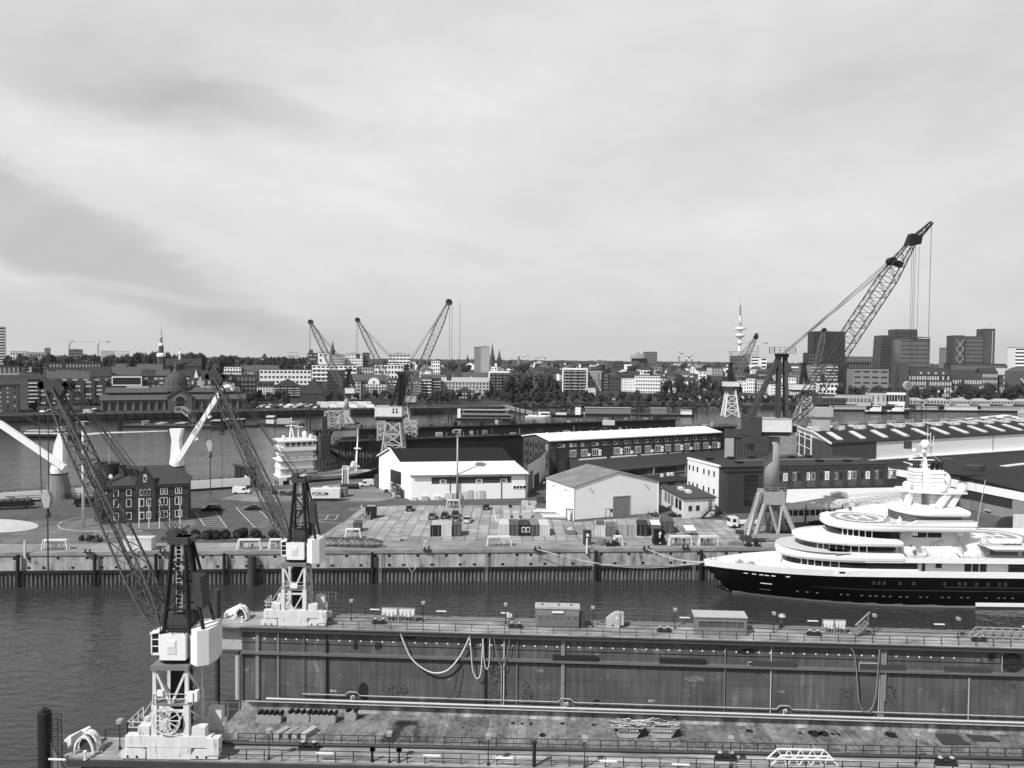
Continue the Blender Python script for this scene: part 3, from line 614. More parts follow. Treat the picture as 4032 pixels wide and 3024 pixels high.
hose([(1902,2502),(1905,2590),(1915,2634),(1926,2610),(1929,2500)],.06,hm,'short white hose loop beside the narrow deep one')
hose([(1943,2500),(1955,2570),(1975,2626),(1990,2610),(2010,2495)],.055,hd,'grey hose loop at the foot of the pale riser pipe')
hose([(3342,2546),(3365,2580),(3375,2680),(3382,2760),(3400,2800),(3425,2798),(3445,2750),(3457,2640),(3463,2545)],.08,hd,'grey hose hanging in a deep loop left of the right ladder')
hose([(1808,2615),(1800,2670),(1780,2735),(1740,2765),(1723,2780)],.045,black,'thin black hose below the wide white loop')
# loads on the pontoon deck
def keelblock(px,py,L,label):
 t = T('keel_block_stack',label,'keel blocks',at(px,py,PZ),DR,'timber topped keel blocks at the wall foot')
 M().box(0,0,0,L,1.1,.95).box(.1,-.05,0,.5,0,.3).box(L - .5,-.05,0,L - .1,0,.3).build('concrete_base',conc,t); n = int(L / .62)
 for k in range(n): x = .15 + k * (L - .5) / max(1,n - 1); M().ext([(x,.1,.95),(x + .28,.1,.95),(x + .5,.9,.95),(x + .22,.9,.95)],(0,0,.42)).build('timber',steel,t)
keelblock(1008,2846,3.2,'tall dark keel blocks at the left end of the wall foot'); keelblock(1129,2842,2.9,'pale based keel block stack left of the longer one'); keelblock(1222,2846,3.2,'longer pale based keel block stack with four timbers'); keelblock(1356,2836,1.5,'small low dark keel block on its own right of the stacks')
for k,(px,py) in enumerate(((1077,2906),(1113,2908),(1148,2908),(1184,2906))):
 m = M(); a = at(px,py,PZ); m.ext([(0,0,0),(.72,0,0),(.72,0,.62),(0,0,.68)],(.32,2.1,0)); m.add([],[])
 o = bpy.data.objects.new('concrete_block',m.mesh('concrete_block',mat('block_%s' % 'abcd'[k],(.34,.28,.24,.42)[k],.9,.2,1))); COL.objects.link(o); o.location = a; o.rotation_euler.z = -.32; ORG[o.name] = (a,-.32)
 if k == 2: block3 = o
 tag(o,('pale','grey','darker grey','light')[k] + ' loose concrete block on the deck, ' + ('first','second','third','fourth')[k] + ' from the left of four','block','four loose concrete blocks')
SKIPS = []; BLOCKS = []
def skip(px,py,label,seed):
 t = T('waste_skip',label,'skip',at(px,py,PZ),DR,'skips heaped with scrap wood'); rnd = random.Random(seed)
 m = M(); m.add([(.65,0,.1),(2.75,0,.1),(3.5,0,1.35),(-.1,0,1.35),(.65,1.6,.1),(2.75,1.6,.1),(3.5,1.6,1.35),(-.1,1.6,1.35)],[(0,1,2,3),(5,4,7,6),(1,5,6,2),(4,0,3,7),(4,5,1,0)])
 m.box(-.15,-.06,1.3,3.55,.0,1.42).box(-.15,1.6,1.3,3.55,1.66,1.42); m.build('body',lgrey,t)
 SKIPS.append(t)
 h = M()
 for k in range(7): x = .5 + k * .37; h.ext([(x,-.05,.7),(x + .16,-.05,.7),(x + .28,-.05,.82),(x + .12,-.05,.82)],(0,.03,0))
 h.build('hazard_stripe',black,t); M().ext([(.16,-.03,.86),(3.24,-.03,.86),(3.42,-.03,1.2),(-.02,-.03,1.2)],(0,.026,0)).build('lettering_band',black if seed == 1 else mgrey,t)
 for q,mt in enumerate((lgrey,dgrey,offwhite)):
  w_ = M()
  for k in range(18):
   x = rnd.uniform(.1,3.2); y = rnd.uniform(.1,1.5); a = rnd.uniform(-.5,.5); L = rnd.uniform(.4,1.1); z = 1.35 + rnd.uniform(0,.45); s = rnd.uniform(-.25,.25)
   w_.bar((x - L * math.cos(a),y - L * .4 * math.sin(a),z - s),(x + L * math.cos(a),y + L * .4 * math.sin(a),z + s),rnd.uniform(.06,.18),.05)
  w_.build('scrap_wood',mt,t)
skip(2418,2907,'left one of two grey skips heaped with scrap wood',1); skip(2552,2908,'right one of two grey skips heaped with scrap wood',2)
for pts,l in ((((3683,2895),(3765,2893),(3820,2933),(3712,2932)),'flat dark steel sheet left of the stacked sheets on the deck'),(((3800,2893),(3905,2903),(3938,2921),(3838,2918)),'pair of dark stacked steel sheets at the right end of the deck')):
 m = M(); P = [at(a,b,PZ + .06) for a,b in pts]; m.ext(P[::-1],(0,0,.14)); m.thing('steel_sheet',dgrey,l,'steel sheet',group='steel sheets lying on the deck')
# dark, faded and pale patches, scrapes and stencilled numbers on the dock wall
pr_ = random.Random(31)
def patch(px,py,w_,h,mt,tilt=0.,name='wall_patch'):
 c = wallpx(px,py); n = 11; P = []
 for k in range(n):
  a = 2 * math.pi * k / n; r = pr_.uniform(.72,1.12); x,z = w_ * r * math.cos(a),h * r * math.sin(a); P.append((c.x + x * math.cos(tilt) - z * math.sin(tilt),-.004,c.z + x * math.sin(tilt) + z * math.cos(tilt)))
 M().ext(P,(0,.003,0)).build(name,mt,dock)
pk = mat('dark_patch',.042,.7,.3,2,streak=.3); ppl = mat('pale_scrape',.28,.7,.35,2,streak=.35); pm = mat('faded_patch',.145,.7,.35,1.5,streak=.3)
for q in (pk,ppl,pm):     # noise thins them in places, so their edges break up
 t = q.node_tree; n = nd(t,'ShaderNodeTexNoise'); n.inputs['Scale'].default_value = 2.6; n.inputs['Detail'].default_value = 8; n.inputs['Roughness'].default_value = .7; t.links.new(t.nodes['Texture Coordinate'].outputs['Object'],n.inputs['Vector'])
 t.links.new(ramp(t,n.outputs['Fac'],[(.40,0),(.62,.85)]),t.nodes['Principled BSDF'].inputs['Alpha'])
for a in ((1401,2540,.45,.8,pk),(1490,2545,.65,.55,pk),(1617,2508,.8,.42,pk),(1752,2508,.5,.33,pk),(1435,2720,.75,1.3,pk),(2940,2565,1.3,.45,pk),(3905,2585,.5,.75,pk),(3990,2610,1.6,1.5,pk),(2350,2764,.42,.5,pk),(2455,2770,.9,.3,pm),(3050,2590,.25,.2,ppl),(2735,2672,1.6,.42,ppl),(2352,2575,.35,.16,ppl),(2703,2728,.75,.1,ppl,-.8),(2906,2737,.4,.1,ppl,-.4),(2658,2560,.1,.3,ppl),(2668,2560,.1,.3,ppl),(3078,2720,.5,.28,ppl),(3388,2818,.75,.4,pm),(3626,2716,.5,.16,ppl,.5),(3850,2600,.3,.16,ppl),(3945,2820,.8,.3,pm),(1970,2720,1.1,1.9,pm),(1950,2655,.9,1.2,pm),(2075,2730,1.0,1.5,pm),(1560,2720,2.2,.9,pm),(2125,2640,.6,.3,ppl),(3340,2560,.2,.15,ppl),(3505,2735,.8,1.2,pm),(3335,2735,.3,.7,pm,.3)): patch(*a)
for i,(px,py,w_) in enumerate(((1330,2815,.7),(1490,2812,.9),(1640,2806,.8),(2080,2812,.9),(2180,2815,1.2),(2600,2835,.7),(3215,2858,1.4),(3470,2862,.7),(3560,2868,.6),(3720,2878,.8),(3900,2880,.9))): patch(px,py,w_,.45,offwhite)
text_jobs = [('5015',1300,2724),('5017',2552,2763)]
dh = mat('deck_hole',.012,.9,.2,1)
for px,py,r in ((2020,2848,.3),(2055,2849,.25),(2092,2850,.28),(2214,2849,.3),(2339,2854,.3),(2136,2895,.45),(2952,2878,.45),(3150,2886,.3),(3188,2886,.25),(3280,2890,.3),(3300,2891,.3),(3210,2888,.8),(3245,2890,.7),(3510,2894,.8)):
 q = dk(px,py,PZ); M().prism([(q.x + r * pr_.uniform(.7,1.2) * math.cos(a),q.y + r * pr_.uniform(.9,1.5) * math.sin(a)) for a in [math.pi * k / 5 for k in range(10)]],PZ + .004,PZ + .008).build('deck_opening',dh,dock)
# --- the two travelling cranes of the dock
def dock_crane(label,loc,reel):
 t = T('dock_crane',label,'crane',loc,0,'travelling cranes on the dock walls')
 for y in (0,3.1):
  m = M().box(-2.1,y,.05,1.7,y + .7,1.1).box(-4.,y,1.08,3.5,y + .75,2.08); m.build('base_beam',yellow,t)
  for x0,x1 in ((-4.3,-2.2),(1.75,4.1)):
   b = M().ext([(x0,y - .05,.12),(x1,y - .05,.12),(x1,y - .05,.8),(x1 - .3,y - .05,.95),(x0 + .3,y - .05,.95),(x0 - .3 * (x0 < 0),y - .05,.45)],(0,.7,0)).build('bogie',yellow,t)
   for x in (.55,1.35): M().lathe((x0 + x,y - .1,.3),[(.1,0),(.1,.06)],10,'y').build('axle_cap',black,b); M().lathe((x0 + x,y + .1,.22),[(.3,0),(.3,.3)],12,'y').build('wheel',steel,b)
 for x0,x1,y,z0,z1 in ((-2.9,-1.9,.05,2.08,2.9),(1.8,2.95,.05,2.08,2.85),(3.15,4.2,-.15,.5,1.95),(-3.1,-2.2,3.1,2.08,3.2),(2.0,3.2,3.2,2.08,3.1)): M().box(x0,y,z0,x1,y + .8,z1).build('equipment_cabinet',yellow,t)
 for x in (-1.5,1.3):
  for y in (.3,3.2): M().box(x - .24,y - .22,2.0,x + .24,y + .22,4.8).box(x - .15,y - .14,4.8,x + .15,y + .14,7.9).build('leg',yellow,t)
 br = M()
 for y in (.3,3.2):
  for z in (4.2,4.75): br.bar((-1.5,y,z),(1.3,y,z),.2)
  br.bar((-1.45,y,7.8),(-.15,y,4.8),.2).bar((1.25,y,7.8),(-.05,y,4.8),.2).bar((-1.3,y,4.2),(-.1,y,2.1),.14).bar((1.1,y,4.2),(-.1,y,2.1),.14)
 for x in (-1.5,1.3): br.bar((x,.3,4.4),(x,3.2,4.4),.2).bar((x,.3,7.8),(x,3.2,4.6),.16).bar((x,.3,4.4),(x,3.2,2.2),.14)
 br.build('bracing',yellow,t)
 M().box(-1.6,.1,4.8,1.4,3.4,4.88).build('platform',mgrey,t); railing([(-1.6,.1,4.88),(1.4,.1,4.88)],.9,1.1,.04).build('platform_rail',yellow,t)
 M().box(-.6,1.3,2.1,.9,2.5,7.9).build('cable_shaft',black,t)
 st = M()
 for k in range(14): st.box(-3.2 + k * .13,1.2,2.2 + k * .2,-2.9 + k * .13,1.8,2.25 + k * .2)
 st.bar((-3.2,1.2,3.1),(-1.4,1.2,5.8),.05).bar((-3.2,1.2,2.2),(-1.4,1.2,4.9),.1).build('stair',yellow,t)
 railing([(-4.2,3.8,1.9),(-4.2,.9,1.9),(-2.4,.9,1.9)],1.,.9,.045).build('stair_rail',yellow,t); railing([(1.5,3.8,2.1),(4.6,3.8,2.1)],1.3,1.,.045).build('end_rail',yellow,t)
 if reel:
  c = V((-.3,-.2,3.55)); r = M()
  for k in range(24):
   a,b = 2 * math.pi * k / 24,2 * math.pi * (k + 1) / 24
   r.bar(c + V((math.cos(a),0,math.sin(a))) * 1.18,c + V((math.cos(b),0,math.sin(b))) * 1.18,.09);
   if k % 2 == 0: r.bar(c,c + V((math.cos(a),0,math.sin(a))) * 1.15,.06)
  r.lathe(tuple(c),[(.14,-.12),(.14,.12)],10,'y'); r.build('cable_reel',offwhite,t)
  M().box(1.55,-.2,5.2,2.0,.3,6.0).box(2.05,-.1,5.2,2.35,.4,6.1).build('control_box',white,t); M().box(-1.2,.0,5.6,-.7,.2,6.1).build('switch_box',white,t)
 else: M().box(-.55,.05,5.0,.4,.15,5.65).build('sign_plate',white,t)
 M().box(-1.75,-.05,7.9,1.55,3.55,8.3).build('top_plate',mgrey,t); M().lathe((-.1,1.75,8.3),[(1.45,0),(1.45,.28),(1.2,.3),(1.2,.42)],24).build('slew_ring',black,t)
 # slewing part, jib towards -x
 M().ext([(-1.0,.1,8.75),(1.25,.1,8.75),(1.25,.1,10.95),(-1.0,.1,11.0)],(0,3.2,0)).build('machinery_house',white,t)
 hd_ = M().box(-.35,.06,9.3,.45,.1,10.5).build('house_door',offwhite,t); M().box(-.27,.03,9.9,.37,.06,10.4).build('hatch',white,hd_)
 M().ext([(1.45,.55,8.3),(2.35,-.1,8.3),(3.2,.35,8.3),(3.5,1.6,8.3),(3.3,3.2,8.3),(1.45,3.2,8.3)],(0,0,3.1)).build('counterweight',white,t)
 c = M().box(-1.75,.2,9.15,-1.0,1.4,9.35).ext([(-1.85,.1,11.0),(-1.0,.1,11.15),(-1.0,1.5,11.15),(-1.85,1.5,11.0)],(0,0,.12))
 for q in ((-1.72,.2),(-1.72,1.4),(-1.05,.2)): c.box(q[0] - .05,q[1] - .05,9.3,q[0] + .05,q[1] + .05,11.05)
 c.box(-1.77,.17,9.9,-1.0,.23,9.97).box(-1.77,.17,10.5,-1.0,.23,10.57); cab = c.build('cab',white,t); M().box(-1.7,.24,9.36,-1.05,1.36,11.0).build('cab_glass',glass,cab)
 M().box(-.55,.6,11.0,1.25,2.6,11.5).ext([(-.6,.5,11.45),(1.3,.5,11.45),(1.3,.5,12.1),(1.0,.5,12.5),(-.3,.5,12.5),(-.6,.5,12.1)],(0,2.2,0)).lathe((.4,1.4,12.3),[(.55,0),(.5,.4),(.2,.55)],12).build('hoist_winch',dgrey,t)
 railing([(-.95,.15,11.0),(1.2,.15,11.0)],.8,.9,.04).build('house_rail',steel,t)
 af = M()
 for y0,y1 in ((.45,1.1),(2.85,2.2)):
  for x0,x1 in ((-.75,-.2),(1.5,.85)): af.bar((x0,y0,11.0),(x1,y1,19.2),.3)
  af.bar((2.7,y0,11.3),(1.0,y1,19.0),.24)
  for k in range(1,4): z = 11 + 2.05 * k; f = k / 4; af.bar((-.75 + .55 * f,y0 + (y1 - y0) * f,z),(1.5 - .65 * f,y0 + (y1 - y0) * f,z),.16)
  af.bar((-.6,y0,13.0),(.85,y1,15.2),.12).bar((1.3,y0,15.1),(-.3,y1,17.1),.12)
 for x in (-.2,.85): af.bar((x,1.1,18.6),(x,2.2,18.6),.25).bar((x - .2,.7,15),(x - .2,2.6,15),.15)
 af.build('a_frame',steel,t)
 M().box(-.6,.8,18.7,1.2,2.5,19.3).box(-1.3,1.1,19.0,1.7,2.2,19.3).bar((-1.4,1.6,18.9),(1.0,1.6,20.2),.2).build('a_frame_head',dgrey,t)
 for y in (1.2,1.65,2.1): M().lathe((-.3,y - .1,19.5),[(.42,0),(.42,.14)],14,'y').build('rope_sheave',dgrey,t)
 ld_ = M()
 for k in range(18): ld_.box(.1,1.0,12.4 + k * .36,.6,1.05,12.46 + k * .36)
 ld_.bar((.1,1.02,12.2),(.1,1.02,19),.06).bar((.6,1.02,12.2),(.6,1.02,19),.06).build('a_frame_ladder',lgrey,t)
 M().ext([(1.9,.4,13.6),(2.7,.4,13.2),(2.4,.4,15.9),(1.75,.4,16.3)],(0,1.6,0)).build('ballast_box',dgrey,t)
 foot = V((-1.5,1.65,11.3)); tip = V((-11.0,1.65,32.2)); jd = (tip - foot)
 j = M(); lattice(j,foot,tip,(0,1,0),[(0,.4,1.6),(.10,1.45,1.7),(.22,1.65,1.7),(.8,1.2,1.5),(1,.6,1.2)],13,.15,.06)
 j.build('jib',jibp,t)
 M().poly([foot + jd * .02 + V((.1,-.5,0)),foot + jd * .95 + V((.1,-.3,0))],.14,.14).poly([foot + jd * .02 + V((.1,.5,0)),foot + jd * .95 + V((.1,.3,0))],.14,.14).build('jib_spine',jibp,t)
 m = M(); n = 60
 for k in range(n): p = foot + jd * (.1 + .8 * k / n); m.bar(p + V((-.3,-.25,.1)),p + V((-.3,.25,.1)),.05)
 for y in (-.25,.25): m.bar(foot + jd * .1 + V((-.3,y,.1)),foot + jd * .9 + V((-.3,y,.1)),.05)
 m.build('jib_ladder',steel,t)
 h = M().ext([tip + V((-.5,-.4,-.2)),tip + V((.7,-.4,-.9)),tip + V((1.3,-.4,.1)),tip + V((.5,-.4,.9)),tip + V((-.6,-.4,.8))],(0,.8,0)).build('jib_head',dgrey,t)
 for dx,dz in ((-.75,.35),(1.35,.3)):
  for y in (-.3,0,.3): M().lathe(tuple(tip + V((dx,y - .06,dz))),[(.42,0),(.42,.14),(.34,.14),(.34,0)],16,'y').build('sheave',steel,h)
 r = M()
 for y in (-.5,-.2,.2,.5): r.bar(tip + V((1.5,y,.3)),V((-.3,1.65 + y * .9,19.5)),.05)
 for y in (-.35,.35): r.bar(tip + V((1.5,y,.6)),V((.6,1.65 + y * .9,19.4)),.05)
 r.build('luffing_rope',rope,t)
 r = M(); zb = 23.0 if reel else 24.
 for y in (-.12,.12): r.bar(tip + V((-.85 + y * 3,y,.2)),V((tip.x - .75 + y * 2,1.65 + y,zb)),.06)
 r.bar((tip.x - .55,1.65,zb - 1.6),(tip.x - .55,1.65,zb - 7.2),.09)
 r.build('hoist_rope',rope,t)
 b = M().ext([(tip.x - 1.0,1.4,zb - .3),(tip.x - .85,1.4,zb + .1),(tip.x - .35,1.4,zb + .1),(tip.x - .15,1.4,zb - .4),(tip.x - .3,1.4,zb - 1.3),(tip.x - .7,1.4,zb - 1.3)],(0,.5,0)).build('hook_block',lgrey,t)
 M().poly([(tip.x - .5,1.65,zb - 1.3),(tip.x - .5,1.65,zb - 1.7),(tip.x - .3,1.65,zb - 1.95),(tip.x - .5,1.65,zb - 2.15),(tip.x - .72,1.65,zb - 2.0)],.13).build('hook',steel,b)
 if not reel:
  M().bar(tip + V((1.0,0,0)),(tip.x + 1.0,1.65,zb - 6.),.05).build('second_rope',rope,t); M().box(tip.x + .85,1.5,zb + 1.2,tip.x + 1.15,1.8,zb + 2.9).bar((tip.x + .6,1.65,zb + 1.),(tip.x + 1.4,1.65,zb + 1.),.18).build('ball_hook',steel,t)
 return t
nc = at(673,2992,DZ); dock_crane('nearest dark jibbed dock crane with a cable reel at the lower left',V((nc.x,nc.y,DZ)),True)
fc = at(1158,2466,DZ); dock_crane('inner dock crane with a blank white sign plate on the far wall',V((fc.x,fc.y,DZ)),False)
# --- slewing cranes of the yard, built from their own measured shapes
def ycrane(name,label,D,spec):
 sx = D / F
 P = lambda px,py,dy=0.: (lambda q: V((q.x,q.y + dy,q.z)))(aty(px,py,D))
 ax = spec['axis']; gz = spec['gz']; o = P(ax,1500); o.z = gz
 t = T(name,label,'crane',o,0,'slewing jib cranes of the shipyard'); k = spec.get('thick',1.)
 b = spec['base']; body = spec.get('paint',mgrey)
 if b[0] == 'column':
  _,rpx,yt,yb,hw,hb = b; r = rpx * sx; zt = P(ax,yt).z; zb = P(ax,yb).z
  M().lathe((o.x,D,0),[(r,zb),(r,zt)],24).build('column',body,t,True,True)
  h2 = hb * sx; h1 = hw * sx; ph = 3.0 * k
  m = M().box(o.x - h2,D - h2,zb - ph,o.x + h2,D - h2 + .7,zb).box(o.x - h2,D + h2 - .7,zb - ph,o.x + h2,D + h2,zb).box(o.x - h2,D - h2 + .7,zb - ph,o.x - h2 + .7,D + h2 - .7,zb).box(o.x + h2 - .7,D - h2 + .7,zb - ph,o.x + h2,D + h2 - .7,zb).box(o.x - h2 + .7,D - h2 + .7,zb - 1.,o.x + h2 - .7,D + h2 - .7,zb - .4); m.build('portal_frame',body,t,True)
  for sx_ in (-1,1):
   for sy in (-1,1): M().bar((o.x + sx_ * (h2 - .4),D + sy * (h2 - .4),zb - ph + .2),(o.x + sx_ * h1,D + sy * h1 * .85,gz + 1.2),.85 * k).build('leg',body,t,True)
  m = M()
  for sy in (-1,1):
   y = D + sy * h1 * .85; m.bar((o.x - h1 - .8,y,gz + 1.4),(o.x + h1 + .8,y,gz + 1.4),.7 * k,.9 * k)
   m.bar((o.x + h1 * .1,y,gz + 1.6),(o.x + h2 * .8,D + sy * (h2 - .4),zb - ph),.45 * k).bar((o.x + h1 * .1,y,gz + 1.6),(o.x - h2 * .4,D + sy * (h2 - .4),zb - ph),.45 * k)
  m.build('sill_beam',body,t,True)
  m = M()
  for sx_ in (-1,1):
   for sy in (-1,1):
    for q in (-1.2,1.2): m.box(o.x + sx_ * h1 + q - .9,D + sy * h1 * .85 - .5,gz + .05,o.x + sx_ * h1 + q + .9,D + sy * h1 * .85 + .5,gz + .95)
  m.build('bogie',dgrey,t,True)
  railing([(o.x - h2,D - h2,zb),(o.x + h2,D - h2,zb)],1.,1.4,.06).build('portal_rail',body,t,True)
  m = M()
  for q in range(22): f = q / 21; m.box(o.x - h1 * 1.15 + f * (h1 - h2) - .4,D - h1 * .6,gz + 1.4 + f * (zb - gz - 1.4),o.x - h1 * 1.15 + f * (h1 - h2) + .4,D - h1 * .6 + .9,gz + 1.5 + f * (zb - gz - 1.4))
  m.build('stair',galv,t,True)
 else:
  _,ht,hb,yt,yb = b; zt = P(ax,yt).z; zb = P(ax,yb).z; lb = gz if spec.get('ground',True) else zb
  m = M(); h0 = hb * sx; h1 = ht * sx; n = spec.get('bays',3)
  for a in range(4):
   c = [(-1,-1),(1,-1),(1,1),(-1,1)]; c0 = c[a]; c1 = c[(a + 1) % 4]
   for q in range(n):
    f0 = q / n; f1 = (q + 1) / n; r0 = h0 + (h1 - h0) * f0; r1 = h0 + (h1 - h0) * f1; z0 = lb + (zt - lb) * f0; z1 = lb + (zt - lb) * f1
    m.bar((o.x + c0[0] * r0,D + c0[1] * r0,z0),(o.x + c0[0] * r1,D + c0[1] * r1,z1),.55 * k)
    m.bar((o.x + c0[0] * r0,D + c0[1] * r0,z0),(o.x + c1[0] * r1,D + c1[1] * r1,z1),.28 * k).bar((o.x + c1[0] * r0,D + c1[1] * r0,z0),(o.x + c0[0] * r1,D + c0[1] * r1,z1),.28 * k)
    m.bar((o.x + c0[0] * r1,D + c0[1] * r1,z1),(o.x + c1[0] * r1,D + c1[1] * r1,z1),.35 * k)
  m.build('tower',spec.get('tpaint',lgrey),t,True)
  rr = h1 * 1.25; M().lathe((o.x,D,0),[(rr,zt),(rr,zt + 1.2 * k),(rr * .8,zt + 1.3 * k),(rr * .8,zt + 2.0 * k)],20).build('slew_ring',dgrey,t,True)
 x0,x1,y0,y1 = spec['house']; p0 = P(x0,y1); p1 = P(x1,y0); dp = spec.get('hd',5) / 2
 hs = M().box(p0.x,D - dp,p0.z,p1.x,D + dp,p1.z).build('machinery_house',spec.get('hpaint',offwhite),t,True)
 M().box(p0.x - .1,D - dp - .1,p1.z,p1.x + .1,D + dp + .1,p1.z + .15).build('house_roof',lgrey,t,True); M().box(p0.x + .3,D - dp + .3,p0.z - .9 * k,p1.x - .3,D + dp - .3,p0.z).build('turntable',steel,t,True)
 for (wx0,wx1,wy0,wy1) in spec.get('hwin',[]):
  a = P(wx0,wy1); c = P(wx1,wy0); M().box(a.x,D - dp - .05,a.z,c.x,D - dp,c.z).build('window',glass,t,True)
 for (cx0,cx1,cy0,cy1) in spec.get('cw',[]):
  a = P(cx0,cy1); c = P(cx1,cy0); M().box(a.x,D - dp - .2,a.z,c.x,D + dp,c.z).build('counterweight',dgrey,t,True)
 for (cx0,cx1,cy0,cy1) in spec.get('cab',[]):
  a = P(cx0,cy1); c = P(cx1,cy0); cb = M().box(a.x,D - 1.5,a.z,c.x,D + .5,c.z).build('cab',lgrey,t,True); M().box(a.x + .2,D - 1.56,a.z + .3 * (c.z - a.z),c.x - .2,D - 1.5,c.z - .2).build('window',glass,cb,True)
 m = M(); xt,yt,legs = spec['aframe']
 for lg in legs:
  xb,yb,w_ = lg[:3]
  for s in (-1,1): m.bar(P(lg[3] if len(lg) > 3 else xt,yt,s * .5 * k),P(xb,yb,s * .8 * k),w_ * k)
 n = 4; xb,yb,w_ = legs[0][:3]
 for q in range(1,n): f = q / n; a = P(xt + (xb - xt) * f,yt + (yb - yt) * f); m.bar(a + V((0,-.9 * k,0)),a + V((0,1.6 * k,0)),.3 * k)
 if len(legs) > 2:
  for f in (.35,.7): m.bar(P(xt + (legs[0][0] - xt) * f,yt + (legs[0][1] - yt) * f),P(xt + (legs[1][0] - xt) * f,yt + (legs[1][1] - yt) * f),.35 * k)
 m.build('a_frame',spec.get('apaint',steel),t,True)
 a = P(xt,yt); M().box(a.x - 1.2 * k,a.y - 1.3 * k,a.z - .5 * k,a.x + 1.2 * k,a.y + 1.3 * k,a.z + .5 * k).build('a_frame_head',steel,t,True)
 if spec.get('toprail'): railing([(a.x - 2.3,D - 1.6,a.z + .4),(a.x + 2.6,D - 1.6,a.z + .4),(a.x + 2.6,D + 1.6,a.z + .4),(a.x - 2.3,D + 1.6,a.z + .4),(a.x - 2.3,D - 1.6,a.z + .4)],1.4,1.2,.09).box(a.x - 2.4,D - 1.7,a.z + .3,a.x + 2.7,D + 1.7,a.z + .45).build('head_platform',galv,t,True)
 jx0,jy0,jx1,jy1,jw,nb = spec['jib']; f = P(jx0,jy0); q = P(jx1,jy1,spec.get('jibdy',0)); w_ = jw * sx
 j = M(); lattice(j,f,q,(0,1,0),[(0,w_ * .3,w_ * .9),(.12,w_,w_),(.8,w_,w_ * .85),(1,w_ * .35,w_ * .5)],nb,.2 * k,.09 * k); j.build('jib',spec.get('jpaint',mat('crane_lattice',.15,.6,.2,.5) if D > 200 else dgrey),t,True)
 hp = q
 if 'fly' in spec:
  fx,fy = spec['fly']; hp2 = P(fx,fy); fj = M(); d = (hp2 - q); lattice(fj,q - d * .05,hp2,(0,1,0),[(0,1.5,1.6),(1,.6,.7)],8,.2,.1); fj.build('fly_jib',steel,t,True)
  M().ext([q + V((-1.6,-1,-1.0)),q + V((1.6,-1,-.6)),q + V((1.9,-1,1.2)),q + V((-.6,-1,1.8))],(0,2,0)).build('jib_head',black,t,True)
  w2 = f + (q - f) * .88; M().lathe((w2.x - 1.5,w2.y - 1,w2.z + .5),[(.9,0),(.9,2)],14,'y').bar(w2 + V((-1.6,0,.4)),w2 + V((.9,0,-.3)),1.2).build('head_winch',black,t,True)
  M().bar(hp2,(hp2.x,hp2.y,spec['ropez']),.08).build('whip_rope',rope,t,True); M().bar(q + V((0,0,1.5)),hp2 + V((0,0,.3)),.07).build('fly_rope',rope,t,True)
 else: M().lathe((q.x,q.y - .6 * k,q.z),[(1. * k,0),(1. * k,1.2 * k)],12,'y').build('jib_head',black,t,True)
 m = M()
 for i in range(spec.get('nlr',4)):
  s = (i - 1.5) * .5 * k; m.bar(P(xt + (i % 2) * 8 * k,yt,s),f + (q - f) * (.97 - .05 * (i % 3)) + V((-.3 * k,s,.6 * k)),.07 * k if D < 250 else .1)
 m.build('luffing_rope',rope,t,True)
 m = M()
 for i,dx in enumerate(spec.get('ropes',(0,))): m.bar((q.x + dx,q.y - .4 + .3 * i,q.z - spec.get('ropedrop',0)),(q.x + dx,q.y - .4 + .3 * i,spec['ropez']),.06 if D < 250 else .12)
 m.build('hoist_rope',rope,t,True); M().box(q.x - .5 * k,q.y - .5,spec['ropez'] - 1.8 * k,q.x + .9 * k,q.y + .5,spec['ropez']).build('hook_block',dgrey,t,True)
 return t
ycrane('quay_crane','tall grey column crane with a long raised jib standing on the quay behind the yacht',178,dict(axis=3045,gz=QZ,base=('column',29.5,1722,1930,80,42),paint=mat('crane_grey_paint',.30,.55,.15,.6,streak=.2,rust=.4),house=(2983,3100,1648,1696),cw=[(2932,2983,1638,1712),(2936,3012,1712,1742),(2955,3010,1742,1776)],cab=[(3108,3132,1672,1712)],hd=6,aframe=(3078,1398,[(3096,1645,.65,3092),(3062,1645,.65,3067),(2952,1642,.75,3070)]),apaint=dgrey,toprail=True,jib=(3122,1660,3592,952,58,24),fly=(3668,876),ropes=(-.2,.35,.9,1.9),ropez=30,nlr=6,ropedrop=1))
ycrane('quay_crane','lattice tower crane with a white house between the brick hall and the dredger',292,dict(axis=1553,gz=QZ,base=('tower',26,48,1662,1830),bays=4,house=(1482,1587,1600,1640),hwin=[(1551,1558,1606,1613),(1564,1571,1606,1613),(1551,1558,1616,1625),(1564,1571,1616,1625)],cw=[(1486,1590,1638,1645)],hd=7,aframe=(1580,1470,[(1572,1598,1.0,1577),(1540,1598,.8,1578),(1586,1598,.8,1584)]),jib=(1592,1604,1768,1190,28,22),ropes=(.3,1.2,4.2),ropez=42,thick=1.25,tpaint=lgrey))
ycrane('dock_side_crane','small column crane with a white house on the far dock beside the domed hall side',402,dict(axis=1365,gz=13,base=('column',8.5,1552,1614,30,14),paint=lgrey,house=(1362,1400,1528,1548),cw=[(1335,1362,1530,1546)],hd=6,aframe=(1374,1456,[(1366,1530,.8),(1395,1530,.6),(1352,1530,.6)]),jib=(1345,1520,1223,1268,20,18),ropes=(0,-.6),ropez=52,thick=1.3))
ycrane('dock_side_crane','crane behind the lattice tower crane with its jib raised to the left',405,dict(axis=1588,gz=13,base=('tower',18,34,1600,1690),house=(1568,1640,1560,1582),hpaint=lgrey,hd=7,aframe=(1600,1480,[(1590,1562,.8),(1615,1562,.6)]),jib=(1558,1560,1408,1260,20,20),ropes=(-.6,0),ropez=50,thick=1.3))
